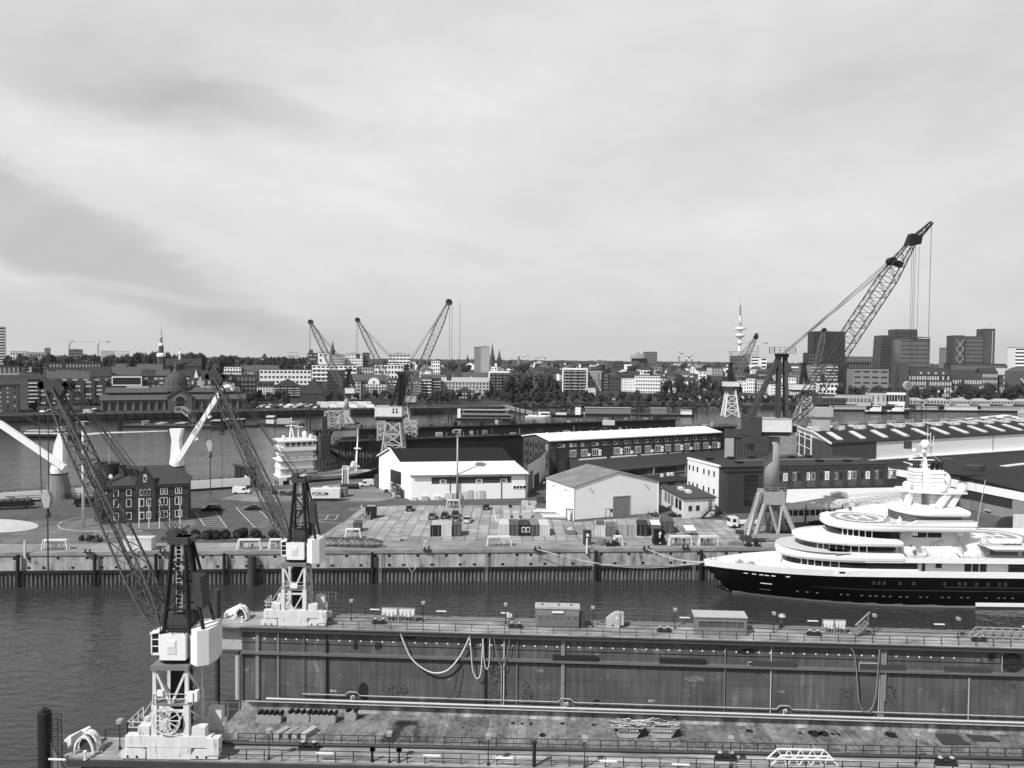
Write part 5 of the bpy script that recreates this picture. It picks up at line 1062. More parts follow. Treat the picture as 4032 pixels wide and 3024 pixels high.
# light masts
def mast(px,py,h,label,r=.32):
 p = at(px,py,QZ); t = T('light_mast',label,'light mast',p,0,'floodlight masts of the yard'); M().lathe((0,0,0),[(r,0),(r * .62,h)],12).build('mast',lgrey if px > 500 else offwhite,t,smooth=True)
 M().lathe((0,0,h),[(1.3,0),(1.3,.1)],16).lathe((0,0,h + .9),[(1.3,0),(1.3,.08)],16).build('head_ring',galv,t)
 for k in range(6):
  a = k * math.pi / 3; M().box(1.2 * math.cos(a) - .35,1.2 * math.sin(a) - .3,h + .1,1.2 * math.cos(a) + .35,1.2 * math.sin(a) + .3,h + .75).build('floodlight',(dgrey,galv)[k % 2],t)
 return t
mast(1800,1968,19.5,'tall grey floodlight mast in front of the white warehouse'); mast(329,2076,24.3,'tall white floodlight mast left of the round tower',.36)
# white warehouse with dark roof and pale lean-to
cor = mat_rib('white_cladding',.82,.9,.05,.5,0,.05); FL = g2(1620,1970); FR = g2(2075,1961); BL = g2(1492,1922)
WH = Hall('white_warehouse','long white warehouse with dark upper roof and pale lean-to behind the yard containers','warehouse',FL,FR,BL,[(0,14.0),(.30,16.6),(.62,20.3),(1,17.0)],cor,mat_rib('warehouse_dark_roof',.011,.6,.3,.7),over=.3)
ml = M(); a,b,c,d = WH.P(-.008,-.03,14.32),WH.P(1.008,-.03,14.32),WH.P(1.008,.30,16.96),WH.P(-.008,.30,16.96); ml.ext([a,b,c,d],(0,0,.06)); WH.part('lean_to_roof',ml,mat('lean_to_sheet',.70,.6,.12,.3)); WH.part('ridge_flashing',M().bar(WH.P(-.01,.305,17.05),WH.P(1.01,.305,17.05),.35),white)
WH.part('gutter',M().bar(WH.P(-.01,-.035,14.15),WH.P(1.01,-.035,14.15),.25),mgrey)
band = WH.part('window_band',WH.front(.17,.86,11.7,13.6,.06),dgrey)
for u in (.24,.55,.765): WH.front(u,u + .055,11.75,12.9,.14).build('window',white,band,True); WH.front(u + .008,u + .047,11.95,12.7,.17).build('pane',glass2,band,True)
for u in (.325,.77,.985): WH.part('downpipe',WH.front(u,u + .006,QZ,13.9,.2),dgrey)
for u,n in ((.905,2),(.96,2)): WH.win('front',u - .03,u + .03 * (n - 1),9.7,10.8,mull=2)
WH.win('left',.30,.62,10.4,14.2,dgrey,glass,6); WH.part('gate',WH.left(.40,.58,QZ,10.2,.1),lgrey); WH.part('trim',M().poly([WH.P(-.012,-.02,14.3),WH.P(-.012,.3,16.95),WH.P(-.012,.62,20.6),WH.P(-.012,1.02,17.2)],.35),white)
# annex between the warehouse and the brick hall
a_ = g2(2075,1961); AN = Hall('white_annex','white annex with dark gates between the white warehouse and the brick hall','building',(a_[0] + .3,a_[1] + 9),g2(2125,1903),(a_[0] + 3,a_[1] + 26),[(0,15.6),(1,16)],cor,roofd); AN.part('gate',AN.front(.52,.92,QZ,11.,.1),dgrey); AN.part('gate',AN.front(.05,.4,QZ,13,.1),mgrey)
# pale gabled shed in front
A2 = g2(2258,2052); B2 = g2(2590,2023); C2 = g2(2150,2006); shed = mat_rib('shed_cladding',.80,.42,.05,.5,0,.06)
SH = Hall('gabled_shed','pale metal shed with a worn grey gable roof and one grey roller door','shed',A2,C2,B2,[(0,15.5),(.5,18.7),(1,15.5)],shed,mat_patch('worn_roof_sheet',.13,.26,.6,.8,8,stretch=(1,.3,1)),over=.25)
# its gable faces the camera: parts are set on the left() side
def sg(t0,t1,z0,z1,d=.1): return SH.left(t0,t1,z0,z1,d)
dr = SH.part('roller_door',sg(.455,.65,QZ,12.4,.1),mgrey); sg(.45,.457,QZ,12.5,.16).build('door_frame',galv,dr,True); sg(.648,.655,QZ,12.5,.16).build('door_frame',galv,dr,True); sg(.45,.655,12.4,12.6,.2).build('door_frame',galv,dr,True)
dr = SH.part('door',sg(.37,.415,QZ,9.4,.05),white); sg(.365,.37,QZ,9.5,.1).build('door_frame',mgrey,dr,True); sg(.415,.42,QZ,9.5,.1).build('door_frame',mgrey,dr,True); sg(.365,.42,9.4,9.5,.1).build('door_frame',mgrey,dr,True)
for tt in (.17,.83): SH.part('gable_lamp',M().bar(SH.P(0,tt,15.2),SH.P(-.02,tt + .005,15.4),.12).bar(SH.P(-.02,tt + .005,15.4),SH.P(-.03,tt + .01,15.2),.3),lgrey)
for uu in (.12,.55,.9): SH.part('side_lamp',M().bar(SH.P(uu,0,14.6),SH.P(uu,-.05,14.8),.12).bar(SH.P(uu,-.05,14.8),SH.P(uu,-.065,14.6),.3),lgrey)
SH.part('base_board',sg(0,1,QZ,QZ + .35,.08),mgrey); SH.part('corner_trim',M().bar(SH.P(0,0,QZ),SH.P(0,0,15.6),.25).bar(SH.P(0,1,QZ),SH.P(0,1,15.6),.25),white); SH.part('switch_box',sg(.425,.445,8.7,9.3,.2),black)
# long brick hall with white roof
p0 = at(2167,1738,19); p1 = at(2836,1704,19); p2 = at(2061,1718,19)
BH = Hall('brick_hall','long dark brick hall with a white sawtooth lit roof and two rows of arched windows','industrial hall',(p0.x,p0.y),(p1.x,p1.y),(p2.x,p2.y),[(0,19),(.5,20.6),(1,19)],brickm,mat('white_roof_sheet',.82,.7,.08,.4),over=.6,rt=.35)
BH.part('cornice',BH.front(0,1,18.1,18.95,.3),brick); BH.part('string_course',BH.front(0,1,16.0,16.2,.15),brick)
for k in range(17):
 u = .028 + k * .0605; BH.part('pilaster',BH.front(u - .006,u + .006,QZ,18.2,.25),brick)
 if k < 16:
  c = u + .03
  for q in (-.011,.011): BH.win('front',c + q - .0085,c + q + .0085,16.6,17.9,(white,galv,dgrey)[(k * 3 + (q > 0)) % 3],(glass,lgrey,offwhite)[(k * 5 + (q > 0) * 2) % 3 if k < 4 else (k * 2) % 2],fw=.12)
  if k == 0: BH.part('bricked_arch',BH.front(c - .018,c + .018,12.6,15.2,.1),dgrey)
  elif k == 4: BH.part('shutter',BH.front(c - .02,c + .02,12.6,15.5,.15),dgrey)
  else: BH.win('front',c - .017,c + .017,12.9,15.3,white,glass2 if k % 3 else glass,3,.16,arch=2)
  if k > 1 and k % 3 != 1:
   for q in range(1 + k % 2): BH.part('air_conditioner',BH.front(c + .021,c + .031,12.9 + q * 1.2,13.9 + q * 1.2,.5),white)
  # long roof lights
  f = .052 + k * .0595
  m = BH.pad(f - .012,f + .012,.10,.48,.36,.37); b = BH.P(f + .008,.10,BH.zr(.1) + .36); m = M(); a0 = BH.P(f - .011,.09,BH.zr(.09) + .36); a1 = BH.P(f + .011,.09,BH.zr(.09) + .36); a2 = BH.P(f,.12,BH.zr(.12) + .85); c0 = BH.P(f - .011,.48,BH.zr(.48) + .36); c1 = BH.P(f + .011,.48,BH.zr(.48) + .36); c2 = BH.P(f,.48,BH.zr(.48) + .75)
  m.add([a0,a1,a2,c0,c1,c2],[(0,1,2),(0,2,5,3),(1,4,5,2),(3,5,4)]); BH.part('roof_light',m,mat('roof_light_glass',.60,.4,.1,1) if k % 2 else offwhite)
for t0 in (.12,.3,.5,.7,.88):
 for z in (9.2,12.2,15.6): BH.win('left',t0 - .04,t0 + .04,z,z + 1.9,dgrey if t0 > .25 or z < 15 else white,glass,2)
for t0 in (.02,.21,.4,.6,.8,.98): BH.part('pilaster',BH.left(t0 - .012,t0 + .012,QZ,18.5,.3),brick)
# lower sheds in front of the brick hall
pf = at(2250,1866,10.6); pg = at(2838,1810,10.6); pr_ = BH.P(.10,-.02,0)
LO = Hall('low_brick_shed','low brick shed with a broad slate grey roof in front of the long brick hall','shed',(pf.x,pf.y),(pg.x + 6,pg.y + 2),(pr_.x,pr_.y),[(0,10.2),(1,11.9)],brickm,mat('slate_sheet',.04,.75,.2,.5),over=.4)
for k in range(5): u = .10 + k * .185; LO.win('front',u,u + .135,8.2,9.8,dgrey,glass,6,.1)
LO.part('ledge',LO.front(0,1,7.7,7.95,.2),galv); LO.part('ridge_vent',M().box(0,0,0,.01,.01,.01),roofl)
for k in range(5): LO.part('roof_light_strip',LO.pad(.05 + k * .19,.05 + k * .19 + .165,.84,.94,.3,.55),roofl)
for k in range(3): LO.part('downpipe',LO.front(.26 + k * .2,.268 + k * .2,QZ,10.1,.3),galv)
pf = at(2350,1918,9.2); pg = at(2730,1892,9.2); L2_ = Hall('low_annex','flat dark roofed brick annex behind the gabled shed','annex',(pf.x,pf.y),(pg.x,pg.y),(pf.x - 4,pf.y + 10),[(0,9.2),(1,9.6)],brickm,roofd)
for u in (.68,.84,.93): L2_.win('front',u - .03,u + .03,7.5,8.8,white,glass,2)
for u,t0 in ((.38,.4),(.48,.42),(.78,.6),(.87,.7),(.91,.7)): L2_.part('roof_unit',L2_.pad(u,u + .022,t0,t0 + .1,.3,1.3),offwhite)
# white fronted office and long brick workshop
c0 = at(2832,1836,19.6); cl = at(2710,1805,19.6); cr_ = at(3488,1823,19.6)
BW = Hall('brick_workshop','dark brick workshop with paired arched windows behind the low white hall','workshop',(c0.x,c0.y),(cr_.x,cr_.y),(cl.x,cl.y),[(0,19.2),(1,19.4)],brickm,mat('workshop_roof',.033,.8,.3,.4),over=.3)
BW.part('white_facade',BW.left(0,1.0,QZ,19.5,.18),mat('white_render',.74,.7,.1,.6,streak=.12)); BW.part('coping',BW.left(-.01,1.01,19.4,19.9,.35,-.4),white)
for t0 in (.13,.29,.45,.66,.80,.93):
 for z in (16.2,11.4): BW.part('window',BW.left(t0 - .04,t0 + .03,z,z + 1.9,.24),white).name; BW.part('pane',BW.left(t0 - .028,t0 + .018,z + .25,z + 1.75,.28),glass)
BW.part('stair_tower',BW.front(.03,.27,QZ,18.2,2.0),brick); BW.part('tower_roof',BW.front(.025,.275,18.2,18.5,2.2),roofd); gl = BW.part('stair_glazing',BW.front(.125,.205,9,17.4,2.06),glass)
for z in (11,13,15): BW.front(.125,.205,z,z + .15,2.1).build('transom',dgrey,gl,True)
for k in range(9):
 u = .33 + k * .0835
 BW.part('pilaster',BW.front(u - .012,u + .012,QZ,19.,.3),brick)
 for q in (.024,.057): BW.win('front',u + q - .012,u + q + .012,15.2,17.4,(dgrey,white,galv)[(k * 2 + (q > .03)) % 3],(glass,glass2,lgrey)[(k + (q > .03) * 2) % 3],1,.2,arch=2 if k % 2 else 1)
 BW.part('blind_arch',BW.front(u + .02,u + .065,11.2,13.3,.05),brick)
BW.part('cornice',BW.front(.27,1,18.5,19.1,.35),brick)
for u,t0 in ((.08,.75),(.22,.8),(.36,.85),(.17,.3),(.44,.7),(.60,.8),(.82,.25),(.66,.3),(.72,.85)): BW.part('roof_vent',BW.pad(u,u + .03,t0,t0 + .1,.3,.85),black)
BW.part('cable_run',M().poly([BW.P(.2,.55,19.75),BW.P(.4,.62,19.75),BW.P(.7,.55,19.75),BW.P(.98,.5,19.75)],.12),lgrey)
fl_ = g2(2692,2040); fr_ = g2(2814,2034); bl_ = g2(2605,1985)
FH = Hall('flat_house','small white flat roofed house with two dark windows and an outside stair','house',fl_,fr_,bl_,[(0,11.9),(1,11.9)],offwhite,mat('flat_felt',.06,.85,.4,1),over=.4,rt=.35)
for u in (.2,.44): FH.win('front',u - .06,u + .06,8.8,10.2,mgrey,glass)
FH.part('door',FH.front(.79,.9,9.,11.4,.08),mgrey)
for t0 in (.15,.3,.5,.65,.8): FH.part('window',FH.left(t0 - .05,t0 + .05,8.6,11.2,.08),black if t0 < .4 else mgrey)
for u,t0 in ((.35,.3),(.3,.55)): FH.part('roof_vent',FH.pad(u,u + .14,t0,t0 + .14,.4,1.1),offwhite)
m = M()
for k in range(9): q = FH.P(.52 + .026 * k,-.06,7.1 + .22 * k); m.box(q.x - .2,q.y - 1.2,q.z,q.x + .2,q.y,q.z + .08)
q0 = FH.P(.5,-.06,7.); q1 = FH.P(.76,-.06,9.0); q2 = FH.P(1.05,-.06,9.)
for dy in (0,-1.2): m.bar(q0 + V((0,dy,.2)),q1 + V((0,dy,0)),.12).bar(q0 + V((0,dy,1.1)),q1 + V((0,dy,1.)),.07).bar(q1 + V((0,dy,1.)),q2 + V((0,dy,1.)),.07).bar(q1 + V((0,dy,0)),q1 + V((0,dy,1.)),.07).bar(q2 + V((0,dy,-2)),q2 + V((0,dy,1.)),.09)
m.box(q1.x,q1.y - 1.2,8.95,q2.x,q2.y,9.05); FH.part('outside_stair',m,steel)
# low white hall
p = at(3098,1978,12.2); q = at(3640,1968,12.2); bl_ = BW.P(.40,-.02,0)
LW = Hall('low_white_hall','low white hall with a pale flat roof and dark window band behind the yacht','hall',(p.x,p.y),(q.x,q.y),(bl_.x,bl_.y),[(0,11.6),(1,12.6)],cor,mat('pale_roof_sheet',.66,.7,.14,.25),over=.3)
LW.part('fascia',LW.front(0,1,10.6,11.7,.3),white); wbn = LW.part('window_band',LW.front(.0,.36,8.7,10.2,.06),glass)
for k in range(9): LW.front(.04 * k,.04 * k + .005,8.7,10.2,.12).build('mullion',white,wbn,True)
LW.part('gate',LW.front(.42,.52,QZ,10.3,.08),mgrey); LW.part('window_band',LW.front(.56,.95,8.7,10.2,.06),dgrey)
for u in (.13,.39,.8): LW.part('downpipe',LW.front(u,u + .006,QZ,11.6,.35),dgrey)
m = M(); c = LW.P(.40,.45,LW.zr(.45) + .3); m.ext([(c.x - 3,c.y - 1,c.z),(c.x + 1.2,c.y - 1.8,c.z),(c.x + 1.2,c.y - 1.6,c.z + .5),(c.x - 1,c.y - 1.2,c.z + .95),(c.x - 3,c.y - .8,c.z + .5)],(.6,2.6,.2)); LW.part('roof_light',m,lgrey)
# big hall on the right
c0 = at(3275,1746,20); c1 = at(4100,1701,20); cb = at(3140,1680,21.5)
GH = Hall('great_hall','huge hall with a dark roof of paired pale roof lights and long white flank','industrial hall',(c0.x,c0.y),(c1.x + 20,c1.y + 10),(cb.x,cb.y),[(0,19.7),(.45,21.4),(1,21.4)],cor,mat('hall_dark_roof',.016,.75,.3,.3),over=.5)
GH.part('brick_end',GH.front(0,.155,QZ,19.6,.15),brickm); GH.part('brick_gable',GH.left(0,1,QZ,19.6,.15),brickm); GH.part('roof_edge',M().poly([GH.P(-.004,-.01,20.1),GH.P(-.004,.45,21.8),GH.P(-.004,1,21.8)],.55),white)
for u in (.08,): GH.win('front',u,u + .018,16.4,18.6,white,glass)
for t0 in (.12,.34):
 for z in (17.,13.2): GH.win('left',t0,t0 + .045,z - .5 * (t0 < .2),z + 2. - .5 * (t0 < .2),white,glass)
fr_ = GH.part('white_frame',GH.left(.52,.555,QZ,21.2,.3),white)
for z in (10.4,14.6,18.2): GH.left(.555,.99,z,z + .35,.25).build('frame_bar',white,fr_,True)
for t0 in (.72,.9): GH.left(t0,t0 + .025,QZ,21,.28).build('frame_bar',white,fr_,True)
for u in (.36,.62,.88): GH.part('downpipe',GH.front(u,u + .003,QZ,19.6,.2),galv)
for k in range(13):
 u = .035 + k * .082
 GH.part('roof_light',GH.pad(u,u + .018,.10,.40,.3,.75),offwhite); GH.part('roof_light',GH.pad(u - .02,u - .004,.52,.84,.3,.8),offwhite)
 for q in (0,.022,.034): GH.part('roof_vent',GH.pad(u - .03 + q,u - .03 + q + (.016 if q == 0 else .007),.56,.61,.3,1.7),offwhite)
 for q in (0,.014,.026): GH.part('roof_vent',GH.pad(u + .0 + q,u + q + .008,.90,.94,.3,1.5),lgrey)
p = at(3990,1638,24); m = M().lathe((p.x + 22,p.y + 40,12),[(42,0),(42,3),(.5,10)],24); m.thing('tent_roof_hall',offwhite,'low white tent shaped roof with a needle behind the great hall','hall');
m = M(); p = at(3231,1690,22); t = T('square_chimney','square pale concrete chimney with a thicker cap beside the great hall','chimney',(p.x,p.y,QZ)); M().box(-2.6,-2.6,0,2.6,2.6,25).build('shaft',lgrey,t); M().box(-3.4,-3.4,25,3.4,3.4,28.5).build('cap',lgrey,t); t.location = (p.x,p.y,2)
m = M(); p = at(3845,1700,20);
# right hand halls behind the yacht
f0 = (121,247); f1 = (137,187); RH = Hall('metal_clad_hall','dark metal clad hall with a white fascia and bright office windows at the right edge','hall',f1,(200,225),f0,[(0,14.2),(.55,16.0),(1,14.2)],mat_rib('dark_cladding',.035,.7,.4,.6),mat('right_dark_roof',.02,.75,.3,.3),over=.4)
RH.part('fascia',RH.left(0,1,12.4,14.6,.3),white); RH.part('rendered_base',RH.left(0,.68,QZ,9.6,.12),mat('grey_render',.24,.8,.2,.5)); RH.part('rendered_base',RH.left(0,.26,9.6,12.4,.12),mat('grey_render',.24,.8,.2,.5))
for t0 in (.08,.17):
 for z in (7.9,10.3): RH.win('left',t0,t0 + .05,z,z + 1.3,white,glass,2)
for t0 in (.32,.50,.58,.66): RH.win('left',t0,t0 + .05,7.9,9.2,white,glass,2)
RH.part('gate',RH.left(.40,.48,QZ,9.7,.14),mgrey); RH.part('gate',RH.left(.83,.93,QZ,10.5,.1),dgrey); RH.part('upper_frame',RH.left(.62,.67,10.0,12.0,.1),mgrey)
RH.part('roof_light',RH.pad(.42,.7,.58,.63,.3,.5),offwhite); RH.part('roof_cowl',RH.pad(.18,.23,.57,.66,.3,1.6),dgrey)
RB = Hall('dark_roof_hall','broad dark roofed hall in front of the great hall flank','hall',(119,248),(229,300),(113,266),[(0,11.9),(1,12.9)],cor,mat('broad_dark_roof',.02,.8,.3,.25),over=.6)
RB.part('white_canopy',RB.pad(.02,.34,1.0,1.12,.3,.6),white); RB.part('roof_light',RB.pad(.45,.70,.25,.4,.3,.5),offwhite); RB.part('roof_cowl',RB.pad(.33,.37,.25,.45,.3,2.0),dgrey); RB.part('white_canopy',RB.pad(.36,.95,.98,1.1,.4,.7),white)
p = at(3966,2082,QZ); m = M().ext([(p.x + 3. * math.cos(a),p.y,QZ + 3.1 * math.sin(a)) for a in [math.pi * k / 14 for k in range(15)]],(12,5,0)); m.thing('arched_tent',dgrey,'dark round arched storage tent at the right edge behind the yacht','tent')
p = at(3965,2070,QZ); M().box(p.x - 2,p.y - 5.5,QZ,p.x + 2,p.y - 5.3,QZ + 4).thing('site_board',offwhite,'pale upright board leaning before the arched tent','board')
p = at(2880,1815,12); q = at(2960,1790,12)
DH = Hall('clad_hall_behind','dark corrugated hall with a pale end wall behind the quay crane counterweight','hall',g2(2852,1826,10),g2(3010,1826,10),g2(2854,1790,10),[(0,19.6),(1,20.3)],mat_rib('grey_dark_cladding',.06,1.2,.4,.6),roofd); DH.part('end_wall',DH.front(0,.22,QZ,19.8,.3),lgrey)
# --- vehicles and loose things in the yard
def ctr(px,py,L,W_,Hh,mt,rz,label,cat='container',name='shipping_container',doors=True,roof=None,group='containers in the yard',wins=0):
 t = T(name,label,cat,at(px,py,QZ),rz,group)
 m = M().box(.06,.06,.12,W_ - .06,L - .06,Hh - .1); m.build('body',mt,t)
 f = M()
 for x in (0,W_ - .14):
  for y in (0,L - .14): f.box(x,y,0,x + .14,y + .14,Hh)
 for z in (0,Hh - .14): f.box(.14,0,z,W_ - .14,.12,z + .14).box(.14,L - .12,z,W_ - .14,L,z + .14).box(0,.14,z,.12,L - .14,z + .14).box(W_ - .12,.14,z,W_,L - .14,z + .14)
 f.build('frame',mt,t); M().box(.1,.1,Hh - .1,W_ - .1,L - .1,Hh - .03).build('roof',roof or mt,t)
 if doors and W_ < 3.2:
  for k in range(2):
   d = M().box(.16 + k * (W_ / 2 - .12),-.02,.2,W_ / 2 - .02 + k * (W_ / 2 - .14),.05,Hh - .2).build('door',mt,t); M().box(.5 + k * (W_ / 2 - .1),-.06,.2,.55 + k * (W_ / 2 - .1),-.02,Hh - .25).build('lock_rod',galv,d)
 for k in range(wins):
  d = M().box(.35 + k * 1.05,-.05,.9,1.2 + k * 1.05,.05,2.1).build('window',white,t); M().box(.47 + k * 1.05,-.07,1.02,1.08 + k * 1.05,0,1.98).build('pane',glass,d)
 return t
def rib(name,v): return mat_rib(name,v,.28,.9,.5,0,.2)
cw_,cl_,cd_,ck_,cm_ = rib('container_white',.72),rib('container_pale',.42),rib('container_dark',.10),rib('container_black',.03),rib('container_mid',.17)
ctr(1694,2112,6.1,2.9,2.6,ck_,.05,'black container with a rusty roof, left of three beside the parked cars',roof=roofl); ctr(1738,2114,4.2,2.3,2.9,cw_,.05,'white container between the black and the dark grey one',roof=lgrey); ctr(1779,2112,4.,2.2,2.7,cd_,.05,'dark grey container right of the white one, with a small sign');
ctr(1439,2042,2.6,2.5,3.1,ck_,.03,'black cabin container with a ribbed pale roof and front steps in the open yard',roof=cl_,doors=False)
m = M()
for k in range(5): m.box(0,-.28 * (5 - k),.2 * k,.9,-.28 * (4 - k),.2 * k + .22)
p = at(1446,2044,QZ); t = T('entry_steps','small steel steps in front of the black cabin container','steps',p,0); m.build('flight',mgrey,t); M().bar((0,-1.3,0),(0,-1.3,1.),.06).bar((0,-1.3,1.),(0,0,1.9),.06).bar((.9,-1.3,0),(.9,-1.3,1.),.06).bar((.9,-1.3,1.),(.9,0,1.9),.06).build('handrail',galv,t)
ctr(1965,2108,6.1,2.44,2.6,cw_,.06,'white container at the left end of the row of five'); ctr(2009,2110,6.1,2.1,2.6,cd_,.06,'dark container second in the row of five'); ctr(2048,2111,6.1,2.2,2.6,ck_,.06,'black office container with two white windows in the row of five',doors=False,wins=2); ctr(2088,2111,6.1,2.2,2.6,cd_,.06,'grey brown container fourth in the row of five',roof=mgrey); ctr(2125,2111,6.1,2.3,2.6,cw_,.06,'bright white container at the right end of the row of five')
ctr(2344,2112,6.1,2.3,2.6,cw_,-.1,'white office container with a door, first of the right group',roof=cd_); ctr(2385,2113,5.2,2.3,2.4,cm_,-.1,'grey container behind the white office container'); ctr(2430,2109,6.1,2.3,2.6,cl_,-.1,'rust streaked pale container third of the right group'); ctr(2468,2109,6.1,2.3,2.6,cl_,-.1,'rust streaked pale container with a label, fourth of the right group'); ctr(2512,2110,6.1,2.44,2.6,ck_,-.1,'black container with door rods in the right group'); ctr(2562,2108,6.1,2.44,2.5,cm_,-.1,'mid grey container with a white roof in the right group',roof=white); ctr(2608,2100,6.1,2.7,2.9,cd_,-.1,'tall dark container at the right end of the right group')
ctr(480,2168,2.44,6.1,2.6,rib('container_bright',.78),.05,'bright white long container standing on the quay edge behind the crane jib'); ctr(1390,2095,3,1.75,2.2,cd_,.05,'small dark container behind the white shelter frame left of the yard')
ctr(2116,1982,3,1.9,1.9,cd_,.05,'small dark open box beside the gabled shed corner','box','steel_box',False)
ctr(1335,1958,3.2,2.2,2.5,cm_,.1,'mid grey ribbed container behind the tarpaulin trailer')
# boxes and pallets
def crate(px,py,w_,d,h,mt,label,cat='crate',rz=.05,group='wrapped pallets in the yard'):
 m = M()
 m.box(0,0,.14,w_,d,h).box(0,0,0,w_,.12,.1).box(0,d - .12,0,w_,d,.1).box(0,d * .45,0,w_,d * .55,.1).box(.0,.0,.1,w_,d,.14)
 o = bpy.data.objects.new('crate',m.mesh('crate',mt)); COL.objects.link(o); o.location = at(px,py,QZ); o.rotation_euler.z = rz; ORG[o.name] = (o.location.copy(),rz); tag(o,label,cat,group); return o
cm2 = mat('wrapped_goods',.50,.6,.3,2.); cm3 = mat('stone_slab',.46,.9,.25,1.5)
for i,(px,py,w_,h) in enumerate(((1623,1971,1.3,.9),(1660,1971,1.8,1.2),(1710,1970,1.5,1.2),(1733,1970,.9,.8),(1751,1968,2.2,2.0),(1785,1968,2.2,2.0),(1822,1966,1.3,2.3),(1843,1966,1.3,2.7),(1864,1965,1.2,2.3),(1887,1965,1.6,2.5),(1925,1963,1.2,2.4),(1950,1962,1.2,.6))):
 crate(px,py,w_,1.2,h,(cm2,lgrey)[i % 2],('low','stacked','tall')[0 if h < 1 else (1 if h < 2.1 else 2)] + ' wrapped pallet along the white warehouse wall, number ' + ('one','two','three','four','five','six','seven','eight','nine','ten','eleven','twelve')[i] + ' from the left end')
for i,(px,py,w_,d,h,mt) in enumerate(((2054,1991,2.0,1.6,1.2,cm3),(2086,1990,1.9,1.6,1.,cm3),(2074,2012,2.2,1.5,1.2,cm3),(2056,2040,2.3,1.8,1.6,cm3),(2021,2040,1.5,2.4,1.4,cm3),(1985,2040,1.6,2.4,1.5,cm3),(2004,1999,.8,.8,.8,ck_),(1545,1958,1.7,1.7,1.4,cm2),(1560,1962,1.3,1.2,.8,lgrey),(1513,1941,1.2,1.2,1.,dgrey))):
 crate(px,py,w_,d,h,mt,('pale stone block beside the small dark box','pale stone block touching the gabled shed side','single pale stone block in the front of the pair','largest pale block left of the pipe stacks','narrow pale block left of the largest one','pale block at the left end behind the container row','small black crate left of the pale blocks','white wrapped goods before the warehouse racks','low white bundle at the rack foot','small dark bin at the warehouse corner')[i],'block' if mt is cm3 else 'crate',group='blocks and bundles in the yard')
# racks beside the warehouse and pipe stacks by the shed
def yrack(px,py,L,rz,label):
 t = T('storage_rack',label,'rack',at(px,py,QZ),rz,'open storage racks by the white warehouse'); f = M(); n = int(L / 1.4)
 for k in range(n + 1):
  for y in (0,1.2): f.bar((k * 1.4,y,0),(k * 1.4,y,3.6),.12)
 for z in (.3,1.4,2.5,3.4): f.box(0,-.05,z,n * 1.4,1.25,z + .1)
 f.build('frame',dgrey,t); r = random.Random(px)
 for k in range(n):
  for z in (.4,1.5,2.6): M().box(k * 1.4 + .15,.1,z,k * 1.4 + 1.2,1.1,z + r.uniform(.3,.7)).build('load',(lgrey,mgrey,offwhite)[r.randrange(3)],t)
yrack(1578,1962,7,2.0,'nearer dark storage rack with pale loads at the warehouse gable'); yrack(1500,1922,5.6,1.9,'farther dark storage rack at the back corner of the warehouse gable')
for k in range(6):
 p = at(2128 + k * 13,2008 + k * 7,QZ); m = M(); r = random.Random(k)
 for q in range(7): m.tube([(p.x - 2.6 + r.uniform(-.4,.4),p.y + q * .3 - .8,QZ + .2),(p.x + 2.3 + r.uniform(-.4,.4),p.y + q * .3 - 1.3,QZ + .2)],.13,6)
 m.thing('pipe_stack',(lgrey,offwhite,mgrey)[k % 3],('first','second','third','fourth','fifth','sixth')[k] + ' bundle of pale pipes from the rear, along the shed flank','pipes',group='pipe bundles beside the gabled shed')
t = T('tank_frame','dark frame holding an upright white tank at the shed front corner','tank',at(2230,2052,QZ)); M().poly([(0,0,0),(0,0,2.9),(1.5,0,2.9),(1.5,0,0)],.14).poly([(0,1.2,0),(0,1.2,2.9),(1.5,1.2,2.9),(1.5,1.2,0)],.14).bar((0,0,2.9),(0,1.2,2.9),.14).bar((1.5,0,2.9),(1.5,1.2,2.9),.14).build('frame',steel,t); M().lathe((.75,.6,.2),[(.5,0),(.5,2.0),(.3,2.3)],12).build('tank',white,t)
# white framed shelters over supply points on the quay
def shelter(px,py,L,label,hgt=2.1,fill=3):
 t = T('supply_shelter',label,'shelter',at(px,py,QZ),.067,'white framed supply point shelters along the quay'); f = M()
 for y in (0,1.0): f.poly([(0,y,0),(.3,y,hgt),(L - .3,y,hgt),(L,y,0)],.17)
 f.build('frame',white,t); M().box(.2,-.1,hgt,L - .2,1.1,hgt + .12).build('roof',offwhite,t); r = random.Random(px)
 for k in range(fill): x = .6 + (L - 1.6) * k / max(1,fill); M().box(x,.3,.3,x + .5,.7,1.0 + r.uniform(0,.5)).box(x + .1,.4,0,x + .2,.5,.3).build('supply_unit',(dgrey,lgrey,mgrey,offwhite)[r.randrange(4)],t)
 railing([(.4,-.05,0),(L - .4,-.05,0)],1.,.5,.06).build('guard_bars',galv,t)
for px,py,L,l,f in ((163,2166,5.2,'white framed shelter at the far left end of the quay',4),(932,2164,5.0,'white framed shelter under the dark drums',3),(1056,2163,3.8,'white framed shelter just left of the inner dock crane',2),(1357,2120,3.6,'white framed shelter behind the fallen lattice boom',3),(1757,1999,3.8,'white framed shelter at the foot of the tall floodlight mast',4),(1917,2151,5.4,'white framed shelter in front of the row of five containers',4),(2416,2149,2.1,'narrow white framed shelter with one grey box',1),(2634,2149,5.2,'long white framed shelter right of the dark digger',4),(2752,2149,4.4,'white framed shelter nearest to the yacht bow',4)): shelter(px,py,L,l,2.0,f)
